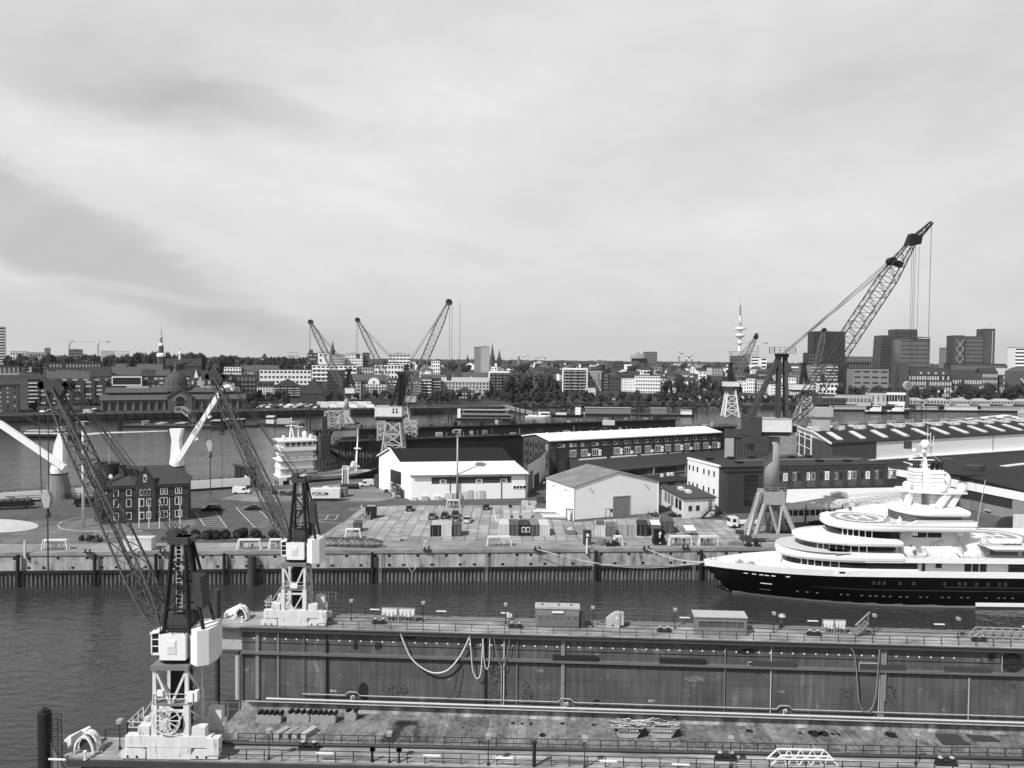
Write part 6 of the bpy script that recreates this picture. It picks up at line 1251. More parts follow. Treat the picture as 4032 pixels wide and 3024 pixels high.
# black drums
for i,(px,py) in enumerate(((668,2128),(722,2126),(772,2124),(810,2126),(852,2126),(890,2124),(932,2122),(1012,2124),(1085,2128))):
 t = T('cable_drum',('first','second','third','fourth','fifth','sixth','seventh','eighth','ninth')[i] + ' from the left of the black rubber fender drums on the quay','drum',at(px,py,QZ),.5 if i % 3 else -.3,'black drums in a row on the quay'); L = 1.6 if i < 6 else 2.9
 M().lathe((0,0,1.05),[(.55,0),(1.05,0),(1.05,L),(.55,L)],20,'y').build('drum_body',black,t); M().lathe((0,-.05,1.05),[(.55,0),(.5,.25)],16,'y').build('hub',dgrey,t); M().bar((-.8,-.1,.1),(.7,-.1,1.6),.14).build('strut',steel,t)
# cars
def car_mesh(L=4.4,W_=1.8,Hh=1.48,kind='hatch'):
 b = {'hatch': [(0,.35),(.05,.75),(.9,.92),(1.15,.95),(L - .35,1.0),(L - .1,.85),(L,.4)],'wagon': [(0,.35),(.05,.75),(1.0,.95),(L - .2,1.0),(L - .05,.9),(L,.4)]}[kind]
 c = {'hatch': [(1.0,.93),(1.75,Hh - .03),(2.2,Hh),(L - 1.0,Hh - .05),(L - .3,.98)],'wagon': [(1.05,.93),(1.8,Hh - .02),(L - .8,Hh),(L - .25,1.0)]}[kind]
 body = M().ext([(-W_ / 2,x,z) for x,z in [(0.15,.2)] + b + [(L - .1,.2)]],(W_,0,0)); cab = M(); n = len(c); w0 = W_ / 2 - .06; w1 = W_ / 2 - .24
 lo = min(z for _,z in c); f = lambda z: w0 + (w1 - w0) * max(0,(z - lo) / (Hh - lo))
 cab.add([(-f(z),x,z) for x,z in c] + [(f(z),x,z) for x,z in c],[tuple(range(n)),tuple(range(2 * n - 1,n - 1,-1))] + [(i,n + i,n + i + 1,i + 1) for i in range(n - 1)])
 rf = M(); a = c[1]; d = c[-2]; rf.add([(-w1 - .02,a[0],a[1] - .02),(w1 + .02,a[0],a[1] - .02),(w1 + .02,d[0],d[1] + .03),(-w1 - .02,d[0],d[1] + .03),(-w1,a[0] + .2,Hh + .03),(w1,a[0] + .2,Hh + .03),(w1,d[0] - .2,Hh + .03),(-w1,d[0] - .2,Hh + .03)],[(0,1,5,4),(1,2,6,5),(2,3,7,6),(3,0,4,7),(4,5,6,7)])
 return body,cab,rf
CARM = {}
def car(px,py,rz,mt,label,kind='hatch',L=4.4,Hh=1.48):
 t = T('parked_car',label,'car',at(px,py,QZ),rz,'cars parked in the yard'); key = (mt.name,kind,L,Hh)
 if key not in CARM:
  b,c,r = car_mesh(L,1.85,Hh,kind); CARM[key] = (b.mesh('body',mt),c.mesh('windows',glass),r.mesh('car_roof',mt))
 for n,me in zip(('body','windows','car_roof'),CARM[key]): link(n,me,t)
 for x in (-.93,.75):
  for y in (.85,L - .85): link('wheel',WHM,t,(x,y,.33))
 for x in (-.7,.7): link('headlight',HLM,t,(x,.02,.72)); link('tail_light',TLM,t,(x,L - .03,.8))
 link('number_plate',NPM,t,(0,L - .02,.55)); return t
WHM = M().lathe((0,0,0),[(.22,0),(.33,.02),(.33,.18),(.2,.2)],14,'x').mesh('wheel',rubber); HLM = M().box(-.2,-.05,-.08,.2,.12,.08).mesh('headlight',white); TLM = M().box(-.15,-.03,-.1,.15,.05,.12).mesh('tail_light',mgrey); NPM = M().box(-.26,-.0,-.06,.26,.05,.06).mesh('number_plate',white)
cb_ = mat('car_black',.012,.2,.1,.5,spec=.5); cg_ = mat('car_grey',.10,.25,.1,.5,spec=.5); cs_ = mat('car_silver',.5,.25,.1,.5,spec=.5); cw2 = mat('car_white',.75,.25,.05,.5,spec=.5)
PI = math.pi
car(1612,2003,.12 + PI,cb_,'black car parked apart at the left edge of the concrete slabs'); car(1707,2033,.0 + PI,cg_,'grey estate car, first of the group in the yard','wagon',4.7); car(1755,2031,PI,cb_,'black hatchback between the grey estate and the pair'); car(1797,2026,PI,cb_,'black car, rear one of the close pair','hatch'); car(1798,2045,PI,cg_,'dark grey car, front one of the close pair'); car(1847,2048,PI - .12,cs_,'silver car at the right end of the parked group'); car(1914,1998,PI + .05,cb_,'black car parked alone near the pole sign right of the mast'); car(966,2008,-1.5,cb_,'dark hatchback beside the marked bays left of the inner crane','hatch',4.0); car(795,2012,-1.45,cb_,'black pickup parked by the marked bays at the brick office','wagon',5.2,1.75)
def van(px,py,rz,label,k=1.,flat=False):
 t = T('delivery_van' if not flat else 'flatbed_van',label,'van',at(px,py,QZ),rz,'vans in the yard'); L = 5.0 * k
 if flat:
  M().ext([(-.9,0,.35),(-.9,0,1.0),(-.9,.8,1.2),(-.9,1.25,2.1),(-.9,2.5,2.15),(-.9,2.5,.35)],(1.8,0,0)).build('cab',cw2,t); M().box(-1.,2.6,.75,1.,L + .6,.85).box(-1,2.6,.85,-.95,L + .6,1.25).box(.95,2.6,.85,1,L + .6,1.25).box(-1,L + .55,.85,1,L + .6,1.25).build('load_bed',lgrey,t); M().box(-.5,2.5,.4,.5,L + .4,.75).build('chassis',steel,t)
  M().box(-.93,1.3,1.25,-.9,2.2,1.95).box(.9,1.3,1.25,.93,2.2,1.95).ext([(-.8,.85,1.28),(.8,.85,1.28),(.8,1.2,2.0),(-.8,1.2,2.0)],(0,-.03,.02)).build('windows',glass,t)
 else:
  M().ext([(-.95,0,.35),(-.95,0,.95),(-.95,.7,1.15),(-.95,1.3,1.9),(-.95,1.8,2.05),(-.95,L - .1,2.05),(-.95,L,1.8),(-.95,L,.35)],(1.9,0,0)).build('body',cw2,t); M().box(-.98,1.15,1.15,-.95,2.1,1.75).box(.95,1.15,1.15,.98,2.1,1.75).ext([(-.85,.72,1.2),(.85,.72,1.2),(.8,1.28,1.88),(-.8,1.28,1.88)],(0,-.03,.02)).build('windows',glass,t)
 for x in (-.98,.8):
  for y in (.9,L - .9): link('wheel',WHM,t,(x,y,.34))
 for x in (-.7,.7): link('headlight',HLM,t,(x,.02,.75))
van(985,1943,-1.62 + PI * 1.0 + .1,'white delivery van parked behind the brick office toward the dredger'); van(1414,1916,-1.2,'white van with spots near the gangway of the dredger',.9); van(3953,2020,PI / 2 + .25,'white flatbed van in front of the rendered hall at the right',1.,True)
t = T('flatbed_truck','white flatbed truck parked behind the big quay crane legs','truck',at(2870,2078,QZ),1.45 - PI,'trucks in the yard'); t.rotation_euler.z = -1.45
M().box(-1.15,0,.6,1.15,1.9,2.8).ext([(-1.1,-.12,.6),(1.1,-.12,.6),(1.1,0,2.6),(-1.1,0,2.6)],(0,.2,0)).build('cab',cw2,t); M().box(-1.18,.5,1.6,1.18,1.4,2.4).box(-1.,-.08,1.6,1.,.1,2.5).build('windows',glass,t); M().box(-1.2,2.2,1.1,1.2,8.2,1.25).box(-1.2,2.2,1.25,-1.12,8.2,1.7).box(1.12,2.2,1.25,1.2,8.2,1.7).box(-1.2,8.1,1.25,1.2,8.2,1.7).box(-1.2,2.2,1.25,1.2,2.3,2.3).build('load_bed',offwhite,t); M().box(-.5,.2,.5,.5,8,1.1).build('chassis',steel,t)
for x in (-1.15,.95):
 for y in (.9,6.4): link('wheel',WHM,t,(x,y,.5),0,(1.2,1.5,1.5))
# mobile crane boom and carrier near the quay crane
t = T('tarpaulin_trailer','trailer with a pale lettered tarpaulin in front of two rounded covers','trailer',at(1222,1975,QZ),.08); M().box(0,0,.9,8.2,2.4,3.6).build('tarpaulin',offwhite,t); M().box(.2,.2,.55,8.0,2.2,.9).build('chassis',steel,t)
for x in (1.2,5.8,6.9): M().lathe((x,.1,.5),[(.48,0),(.48,.3)],14,'y').build('wheel',rubber,t)
def text(body,size,name,mt,parent,mtx,ext_=.02):
 cu = bpy.data.curves.new('lettering','FONT'); cu.body = body; cu.size = size; cu.extrude = ext_; cu.offset = size * .012
 o = bpy.data.objects.new('lettering',cu); COL.objects.link(o); dg = bpy.context.evaluated_depsgraph_get(); me = bpy.data.meshes.new_from_object(o.evaluated_get(dg)); bpy.data.objects.remove(o); me.transform(mtx); me.materials.clear(); me.materials.append(mt)
 o = bpy.data.objects.new(name,me); COL.objects.link(o); o.parent = parent; ORG[o.name] = ORG[parent.name]; return o
RX = Matrix.Rotation(math.pi / 2,4,'X')
for w_,px,py in text_jobs: q = wallpx(px,py); text(w_,.42,'stencilled_number',offwhite,dock,Matrix.Translation((q.x,-.012,q.z)) @ RX,.004)
for q in SKIPS: text('O OTTO DÖRNER',.3,'lettering',white,q,Matrix.Translation((.5,-.034,.92)) @ RX,.003)
text('073',.42,'stencilled_number',offwhite,block3,Matrix.Translation((.08,-.01,.16)) @ RX,.004)
text('FORUM',1.35,'lettering',black,t,Matrix.Translation((.5,-.03,1.75)) @ RX)
for px,l in ((1256,'left pale rounded trailer cover behind the tarpaulin trailer'),(1296,'right dark sided rounded trailer cover behind the tarpaulin trailer')):
 p = at(px,1962,QZ); tt = T('rounded_cover',l,'cover',p,.1,'rounded covers behind the trailer'); M().ext([(1.55 + 1.55 * math.cos(a),0,2.0 + 1.0 * math.sin(a)) for a in [PI * k / 10 for k in range(11)]] + [(0,0,.3),(3.1,0,.3)],(0,3.6,0)).build('cover',offwhite if px < 1270 else lgrey,tt); M().box(.15,-.05,.35,2.95,0,1.95).build('end_panel',mgrey,tt)
t = T('gangway_tower','white framed gangway ramp leading up to the dredger','gangway',at(1347,1917,QZ),.2); f = M()
for x in (0,1.9): f.bar((x,0,0),(x * .9 + .1,2.5,5.2),.22).bar((x,0,1.1),(x * .9 + .1,2.5,6.2),.12).bar((x * .9 + .1,2.5,0),(x * .9 + .1,2.5,6.2),.15)
f.bar((.1,2.5,6.2),(1.85,2.5,6.2),.3); f.build('frame',white,t); M().ext([(.1,.1,.1),(1.8,.1,.1),(1.75,2.5,5.1),(.2,2.5,5.1)],(0,.05,-.1)).build('ramp',mgrey,t)
p = at(1345,1922,QZ); M().lathe((p.x,p.y - 1,QZ + .8),[(.75,0),(.8,5.5),(.6,5.6)],16,'x').thing('dark_cylinder',black,'long black cylinder lying in front of the gangway ramp','cylinder')
# fallen lattice boom, digger, sundries
p = at(1270,2150,QZ); q = at(1505,2148,QZ + .4); m = M(); lattice(m,p + V((0,0,.9)),q + V((0,0,.5)),(0,0,1),[(0,1.5,1.7),(.85,1.5,1.7),(1,.6,.6)],9,.16,.1); m.thing('lattice_boom',dgrey,'dark lattice boom section lying along the quay right of the inner crane','boom section')
t = T('warning_marker','black and white chevron board on the quay edge','sign',at(1675,2153,QZ),.06); M().box(-.45,-.2,0,.45,.2,1.25).build('board',white,t); m = M()
for k in range(3):
 for s in (-1,1): m.ext([(0,-.23,.1 + k * .4),(s * .42,-.23,.32 + k * .4),(s * .42,-.23,.5 + k * .4),(0,-.23,.28 + k * .4)],(0,.02,0))
m.build('chevron',black,t)
t = T('striped_board','black and white striped barrier beside the cabin container steps','barrier',at(1424,2038,QZ),-.2); M().box(-.6,-.2,0,.6,.3,1.2).build('board',offwhite,t); m = M()
for k in range(4): m.ext([(-.6 + k * .3,-.23,0),(-.42 + k * .3,-.23,0),(-.25 + k * .3,-.23,1.2),(-.43 + k * .3,-.23,1.2)],(0,.02,0))
m.build('stripe',black,t)
t = T('tracked_digger','black tracked machine with a cab and white ornament between quay shelters','machine',at(2598,2146,QZ),.05); M().box(-1.3,-.2,.1,1.3,2.2,.9).box(-1.25,0,.9,1.25,2.1,1.5).build('undercarriage',black,t); c = M().box(-1.1,.3,1.5,-.95,1.8,3.2).box(.95,.3,1.5,1.1,1.8,3.2).box(-1.1,.3,3.2,1.1,1.8,3.4).box(-1.1,1.7,1.5,1.1,1.8,3.2).build('cab',black,t); M().box(-.95,.35,1.55,.95,.4,3.15).build('cab_glass',glass,c); M().bar((0,.2,1.6),(.1,.1,3.0),.22).bar((-.3,.1,2.4),(.35,.1,2.5),.18).build('ornament',white,t); M().box(-.2,-.25,.4,.2,-.2,.6).build('lettering_plate',offwhite,t)
for px,py,l,s in ((2313,2146,'dark upright control cubicle on the quay edge',1.3),(1545,2132,'pale wide steel bin on the slabs',0),(2250,2106,'open grey skip with rubble between container groups',2),(2720,2110,'white sheet roofed stand right of the containers',3)):
 p = at(px,py,QZ)
 if s == 1.3: t = T('control_cubicle',l,'cabinet',p,.05); M().box(-.85,0,0,.85,1.2,3.0).build('body',dgrey,t); M().box(-.3,-.05,1.9,.3,0,2.5).build('sign',white,t); M().box(-.9,-.05,3.,.9,1.25,3.1).build('roof',steel,t)
 elif s == 0: t = T('steel_bin',l,'bin',p,.05); M().ext([(0,0,.1),(1.7,0,.1),(1.8,0,1.2),(-.1,0,1.2)],(0,1.2,0)).build('body',lgrey,t); M().box(-.12,-.05,1.2,1.82,1.25,1.3).build('rim',galv,t)
 elif s == 2: t = T('rubble_skip',l,'skip',p,.2); M().ext([(-.8,0,.1),(.8,0,.1),(1.15,0,1.1),(-1.15,0,1.1)],(0,1.8,0)).build('body',mgrey,t); M().lathe((0,.9,1.0),[(.9,0),(.7,.4),(.2,.7)],9).build('rubble',lgrey,t)
 else: t = T('sheet_stand',l,'stand',p,.2); M().ext([(-1.2,0,1.2),(1.4,0,1.2),(1.2,1.6,2.1),(-1.3,1.6,2.1)],(0,0,.1)).build('sheet',offwhite,t); M().bar((-1,.2,0),(-1,.2,1.2),.1).bar((1.2,.2,0),(1.2,.2,1.2),.1).bar((-1,1.5,0),(-1,1.5,2),.1).bar((1,1.5,0),(1,1.5,2),.1).build('legs',mgrey,t)
rr = random.Random(5)
for i,(px,py,a) in enumerate(((350,2128,0),(365,2133,1),(2375,2146,2),(2400,2148,3),(2565,2035,4),(2540,2040,5),(2660,2035,6),(3040,2080,7),(3120,2085,8),(3210,2068,9),(3180,2100,10),(2900,2146,11),(2960,2150,12),(1125,1950,13),(1150,1948,14),(1090,1945,15),(1025,1920,16))):
 p = at(px,py,QZ); m = M()
 for k in range(9): x,y = rr.uniform(-1.6,1.6),rr.uniform(-.8,.8); m.box(x - rr.uniform(.1,.6),y - .3,0,x + rr.uniform(.1,.6),y + .3,rr.uniform(.2,1.3)); m.bar((x,y,.2),(x + rr.uniform(-1,1),y + rr.uniform(-.5,.5),rr.uniform(.3,1.7)),.12)
 m.v = [(a_ + p.x,b_ + p.y,c_ + QZ) for a_,b_,c_ in m.v]
 m.thing('machine_parts',(steel,dgrey,mgrey)[i % 3],('dark heap of machine parts left of the white quay container','small dark machine with a rod left of the white quay container','tangle of dark pumps beside the control cubicle','low grey fittings right of the pumps','gas bottle racks at the shed gable','wire cages before the shed gable','black scrap beside the flat house steps','dark gear under the quay crane legs','grey gear right under the quay crane','black wheels and axles behind the yacht bow','dark flat machine right of the quay crane','grey hooks and chains left of the crane bogies','pulley gear at the crane bogies','dark tangle behind the inner crane head','timber and scrap behind the inner crane','dark bench like gear by the ship edge','low dark fittings left of the inner crane jib')[i],'machine parts',group='heaps of machine parts in the yard')
for i,(px,py) in enumerate(((1733,1999),(1424,1998),(1946,2019),(1950,2033),(1953,2045),(1955,2055),(2080,1985))):
 p = at(px,py,QZ); M().lathe(tuple(p),[(.3,0),(.3,.06),(.2,.08),(.06,.75)],10).thing('traffic_cone',offwhite,('pale marker cone by the shelter under the mast','pale marker cone on the dark road left of the slabs','rear pale marker cone of the file of four','second pale marker cone of the file of four','third pale marker cone of the file of four','front pale marker cone of the file of four','pale post in front of the white annex')[i],'cone',group='marker cones in the yard')
p = at(3010,2130,QZ);
t = T('mobile_crane_boom','grey telescopic boom with ladder leaning left of the big quay crane','boom',at(2945,2130,QZ),0); M().bar((0,0,1.2),(3.4,3,10.5),.8,.9).build('boom',lgrey,t); m = M()
for k in range(14): m.box(-.9 + k * .25,-.2 + k * .2,1.6 + k * .66,-.3 + k * .25,-.1 + k * .2,1.7 + k * .66)
m.bar((-.9,-.2,1.4),(2.5,2.6,10.6),.08).bar((-.3,-.2,1.4),(3.1,2.6,10.6),.08).build('ladder',galv,t); M().box(-1.5,-.8,0,1.5,1.6,1.2).build('base',dgrey,t)
for px,py,L,l in ((-70,2012,11.5,'long black rail wagon with rounded load at the far left edge'),(288,1998,6.0,'short black rail wagon behind the white floodlight mast')):
 t = T('rail_wagon',l,'wagon',at(px,py,QZ),.30,'black rail wagons behind the brick office'); M().box(0,0,.7,L,2.4,1.1).build('frame',steel,t); M().box(.2,.1,1.1,L - .2,2.3,2.2).build('load',black,t)
 for k in range(int(L / 1.6)): M().lathe((.4 + k * 1.55,1.2,2.0),[(.55,0),(.75,.1),(.75,1.2),(.55,1.3)],12,'x').build('load_roll',dgrey,t)
 for x in (1,L - 1.4): M().lathe((x,.2,.45),[(.42,0),(.42,.2)],12,'y').build('wheel',steel,t)
p = at(0,1975,QZ); q = at(420,1955,QZ); m = railing([tuple(p),tuple(q)],1.3,3.,.12); m.thing('track_fence',steel,'dark low fence with posts in front of the white ship side left','fence')
p = at(745,1921,QZ); q = at(990,1906,QZ); m = railing([tuple(p),tuple(q)],1.6,2.2,.2); m.thing('track_fence',steel,'dark low fence in front of the white ship side right of the office','fence')
def moor(a,b,sag,label):
 P = [a + (b - a) * (k / 12) - V((0,0,sag * math.sin(math.pi * k / 12))) for k in range(13)]; M().tube(P,.045,5).thing('mooring_rope',offwhite,label,'rope',group='mooring ropes of the yacht')
nose = YM @ V((1.2,.2,6.3)); side_ = YM @ V((6.,3.5,6.2))
moor(at(2112,2163,QZ + .3),nose,2.2,'long pale mooring rope from the quay by the wall ladder to the yacht bow'); moor(at(2120,2163,QZ + .3),side_,3.0,'lower slack mooring rope from the quay by the wall ladder to the yacht'); moor(at(2541,2160,QZ + .3),nose,1.0,'short pale mooring rope from the quay beside the dark tracked machine to the bow'); moor(at(2548,2160,QZ + .3),side_,1.6,'short slack mooring rope from the quay beside the dark tracked machine')
BQ = M().lathe((-.45,0,0),[(.22,0),(.16,.15),(.16,.45),(.27,.5),(.27,.62)],10).lathe((.45,0,0),[(.22,0),(.16,.15),(.16,.45),(.27,.5),(.27,.62)],10).box(-.85,-.3,0,.85,.3,.1).mesh('quay_bollard',steel)
for i,(px,py) in enumerate(((345,2176),(640,2174),(1230,2170),(1680,2166),(2116,2163),(2545,2160),(2700,2158))): single('quay_bollard',BQ,at(px,py,QZ + .06),.067,'dark twin bollard on the quay edge, ' + ('leftmost one','under the black drums','right of the inner crane','by the chevron board','holding the long mooring ropes','holding the short mooring ropes','nearest to the yacht bow')[i],'bollard','twin bollards on the quay edge')
moor_h = [aty(1598,2178,159),aty(1606,2230,158.5),aty(1622,2255,158.5),aty(1634,2240,158.5),aty(1637,2218,159)]; M().tube(moor_h,.06,5).thing('hose',hm,'thin pale hose loop hanging down the quay wall','hose')
# --- ships and docks across the middle of the river
def hullm(L,B,z0,z1,bow=.25,rake=.06,stern=.9,n=14):
 """hull along +x (bow at +x end), lofted"""
 m = M(); sec = []
 for k in range(n + 1):
  u = k / n; f = 1 if u < 1 - bow else math.cos((u - 1 + bow) / bow * math.pi / 2) ** .8 + .0
  if u < .08: f = stern + (1 - stern) * u / .08
  sh = z1 + (z1 - z0) * .22 * max(0,(u - .55) / .45) ** 2
  sec.append((u,max(f,.03),sh))
 vs = []
 for u,f,sh in sec:
  for z,c,w_ in ((z0,0,.82),(z0 + (sh - z0) * .5,.5,.95),(sh,1,1)):
   x = u * L + (rake * L * c if u > 1 - bow else 0) * ((u - 1 + bow) / bow if u > 1 - bow else 0); vs += [(x,-B / 2 * f * w_,z),(x,B / 2 * f * w_,z)]
 fs = []; r = 6
 for i in range(n):
  o = i * r; q = o + r
  for a,b in ((0,2),(2,4)): fs += [(o + a,q + a,q + b,o + b),(o + b + 1,q + b + 1,q + a + 1,o + a + 1)]
  fs.append((o + 4,q + 4,q + 5,o + 5))
 fs += [(0,2,3,1),(2,4,5,3),(n * r,n * r + 1,n * r + 3,n * r + 2),(n * r + 2,n * r + 3,n * r + 5,n * r + 4)]
 m.add(vs,fs); return m
# cargo ship with two white deck cranes on the far side of the quay
a = at(-260,1958,9.4); b = at(985,1880,9.4); e = (b - a); rz = math.atan2(e.y,e.x); Ls = e.length
sh = T('cargo_ship','cargo ship with a white bulwark and two white deck cranes moored behind the brick office','ship',(a.x,a.y,0),rz)
M().box(0,.2,-1,Ls,20,3).box(0,.2,3,Ls,.4,6.9).build('hull',dgrey,sh); M().box(0,0,6.9,Ls,.4,9.4).box(Ls - .4,.4,3,Ls,8,9).build('bulwark',white,sh); M().box(0,.4,3,Ls - .4,19.6,4).build('deck',mgrey,sh); railing([(0,.3,9.4),(Ls,.3,9.4)],.8,3,.07).build('bulwark_rail',steel,sh)
SI = (Matrix.Translation((a.x,a.y,0)) @ Matrix.Rotation(rz,4,'Z'))
def shipcrane(px,pyb,D,tipx,tipy,bx,by,lean):
 p = aty(px,pyb,D); s = D / F
 c = M().lathe((p.x,p.y,0),[(4.4,3.9),(3.5,8.2),(2.8,11),(2.25,13.6),(2.15,13.9)],20).build("crane_pedestal",mgrey,sh,True)
 zb = 13.9; h = 11.6; m = M(); q = (2.25,2.15,1.9,1.6,1.25)
 m.lathe((p.x,p.y,0),[(2.15,zb),(2.15,zb + 1.4),(1.9,zb + 2.2)],20)
 prof = [(-1.75,zb + 1),(1.75,zb + 1),(1.1 if lean > 0 else 1.9,zb + h * .7),(1.95 if lean > 0 else 1.6,zb + h),(-1.85 if lean > 0 else 0.6,zb + h),(-1.15 if lean > 0 else -.6,zb + h * .72)]
 m.ext([(p.x + x,p.y - 1.2,z) for x,z in prof],(0,2.4,0)); cr = m.build('crane_column',white,sh,True)
 M().lathe((p.x,p.y,0),[(2.45,zb - .12),(2.45,zb + .12)],20).build('crane_slew_ring',black,sh,True)
 f = aty(bx,by,D - 2); tp = aty(tipx,tipy,D - 2); d = tp - f; bm = M()
 for w0,w1,k0,k1 in ((1.6,1.3,0,.5),(1.3,1.0,.5,.92)):
  bm.bar(f + d * k0,f + d * k1,w0 * .75,w0)
 bm.bar(f + d * .92,tp,.9);
 for k in (.32,.62): bm.bar(f + d * k + V((.5,0,-.9)),f + d * k + V((1.6,0,-.5)),.7)
 bo = bm.build('crane_boom',white,sh,True); r = M(); top = V((p.x + (1.6 if lean > 0 else .8),p.y - .5,zb + h))
 for y in (-.6,0,.6): r.bar(top + V((0,y,.2)),tp + V((0,y,.3)),.07)
 r.build('crane_rope',rope,sh,True)
 if lean > 0: M().bar(tp,tp + (tp - f).normalized() * .1 + V((3.2,0,.5)),1.).lathe((tp.x + 3.0,tp.y - .6,tp.z - .4),[(.75,0),(.75,1.)],12,'y').build('boom_head',white,bo,True)
 if lean > 0:
  u = d.normalized(); w_ = V((0,-1,0)); v = w_.cross(u).normalized(); c = f + d * .36 - v * .25 + w_ * .98; mm_ = Matrix((u,v,w_)).transposed().to_4x4(); loc,rz_ = ORG[sh.name]; inv = (Matrix.Translation(loc) @ Matrix.Rotation(rz_,4,'Z')).inverted(); text('SWL 37,5t',1.15,'lettering',dgrey,bo,inv @ Matrix.Translation(c) @ mm_,.02)
 return cr
shipcrane(232,1925,221,-260,1490,255,1842,-1); cr = shipcrane(697,1895,238,880,1522,702,1812,1)
# dredger with white superstructure
D = 262; o = aty(1088,1890,D); rz = .50
dr_ = T('dredger','small dredger with a tall white superstructure and dark named hull left of the white warehouse','ship',(o.x,o.y,-3.7),rz)
hullm(33,9.5,-1,9.6,.35,.10,.95).build('hull',steel,dr_); m = hullm(33,9.7,8.2,10.8,.35,.10,.95); m.build('bulwark',lgrey,dr_); M().box(0,-4.9,6,8.5,4.9,11.2).build('stern_house',white,dr_); M().box(1.2,-5.0,7.2,3.2,-4.85,10).build('side_opening',black,dr_)
M().box(.5,-4.3,11.2,11.5,4.3,15.6).box(.2,-4.9,13.9,11.8,4.9,14.1).build('deck_house',white,dr_); M().box(1,-4.2,15.6,11.2,4.2,20).box(.6,-4.9,18.3,12.2,4.9,18.5).box(-.3,-5.2,16.6,12.5,5.2,16.8).build('deck_house',white,dr_)
M().box(.2,-5.6,20,12.2,5.6,21.2).box(1.2,-4.6,21.2,11.4,4.6,23.1).box(-.2,-5.6,23.1,12.6,5.6,23.5).build('bridge',white,dr_)
for k in range(5): M().box(2.0 + k * 1.9,-4.68,21.35,3.5 + k * 1.9,-4.55,22.7).build('window',glass,dr_)
for k in range(4): M().box(11.35,-3.8 + k * 2.,21.35,11.5,-2.4 + k * 2.,22.7).build('window',glass,dr_)
for z in (12,16.6):
 for k in range(3): M().lathe((3 + k * 3,-4.35,z + 1),[(.28,0),(.28,.1)],10,'y').build('porthole',glass2,dr_)
railing([(.2,-5.5,20.9),(12.2,-5.5,20.9)],1.,1.6,.08).build('bridge_rail',white,dr_); railing([(-.1,-5.5,23.5),(12.5,-5.5,23.5),(12.5,5.5,23.5)],1.1,1.8,.08).build('roof_rail',white,dr_); railing([(-.3,-5.1,16.8),(12.4,-5.1,16.8)],1.,1.6,.08).build('deck_rail',white,dr_)
ms = M()
for x,y in ((4.2,-.8),(5.8,-.8),(5,.8)): ms.bar((x,y,23.5),(5,0,28.5),.3)
ms.bar((5,0,27),(5,0,31.),.3).box(3.2,-.4,28,7.4,.4,28.3).box(3.8,-.3,29.4,6.2,.3,29.6).bar((7.4,0,23.5),(7.4,0,27.6),.35).box(6,-.4,27.5,9.0,.4,27.8); ms.build('mast',white,dr_)
for x,y,z,r in ((9.6,0,25.3,.9),(2,-2,24.6,.6),(11,-3,24.6,.5)): M().lathe((x,y,z),[(r * .6,-r - .8),(r,-r * .3),(r,0),(r * .7,r * .7),(.05,r)],14).build('radome',white,dr_)
M().ext([(14,-1,10),(29,-1,12.5),(29,-1,13.2),(14,-1,11)],(0,1,0)).bar((23,-3,10),(27,-3,14.5),.8).bar((26,3,10),(27,0,14.5),.8).bar((21,-3.5,10),(25,-3.5,13.3),.6).build('dredging_gantry',offwhite,dr_); fm_ = M()
for y in (-.9,.9): fm_.bar((27.8,y,11),(28.6,0,23.5),.3)
for k in range(6): fm_.bar((27.9 + k * .12,-.8 + k * .1,12 + k * 1.8),(27.9 + k * .12,.8 - k * .1,12 + k * 1.8),.18)
fm_.box(27.6,-1.4,19,29.4,1.4,19.3).bar((28.6,0,23),(28.6,0,26.5),.25).build('fore_mast',white,dr_); M().tube([(9,-5.1,12.2),(12.5,-5.1,12.4)],.55,8).build('rescue_boat',mgrey,dr_)
for k in range(7): M().box(10 + k * 1.6,-2.8,8.5,11.1 + k * 1.6,2.5,9.5 + .6 * (k % 3)).build('deck_gear',(mgrey,dgrey,lgrey)[k % 3],dr_)
text('ANNEMIEKE',1.75,'lettering',white,dr_,Matrix.Translation((18.6,-4.95,7.15)) @ Matrix.Rotation(.10,4,'Z') @ RX,.12)
p = at(1000,1890,3); m = M()
for k in range(9): m.box(0,k * 1.5,-3,.5,k * 1.5 + .7,7 + .5 * (k % 2))
m.box(.4,0,-3,.9,13,6); m.box(-.3,0,7,1.2,13.5,7.6); m.v = [(x * math.cos(.9) - y * math.sin(.9) + p.x,x * math.sin(.9) + y * math.cos(.9) + p.y,z) for x,y,z in m.v]; m.thing('pile_fender_wall',dgrey,'slanting row of dark timber piles behind the dredger stern','piles')
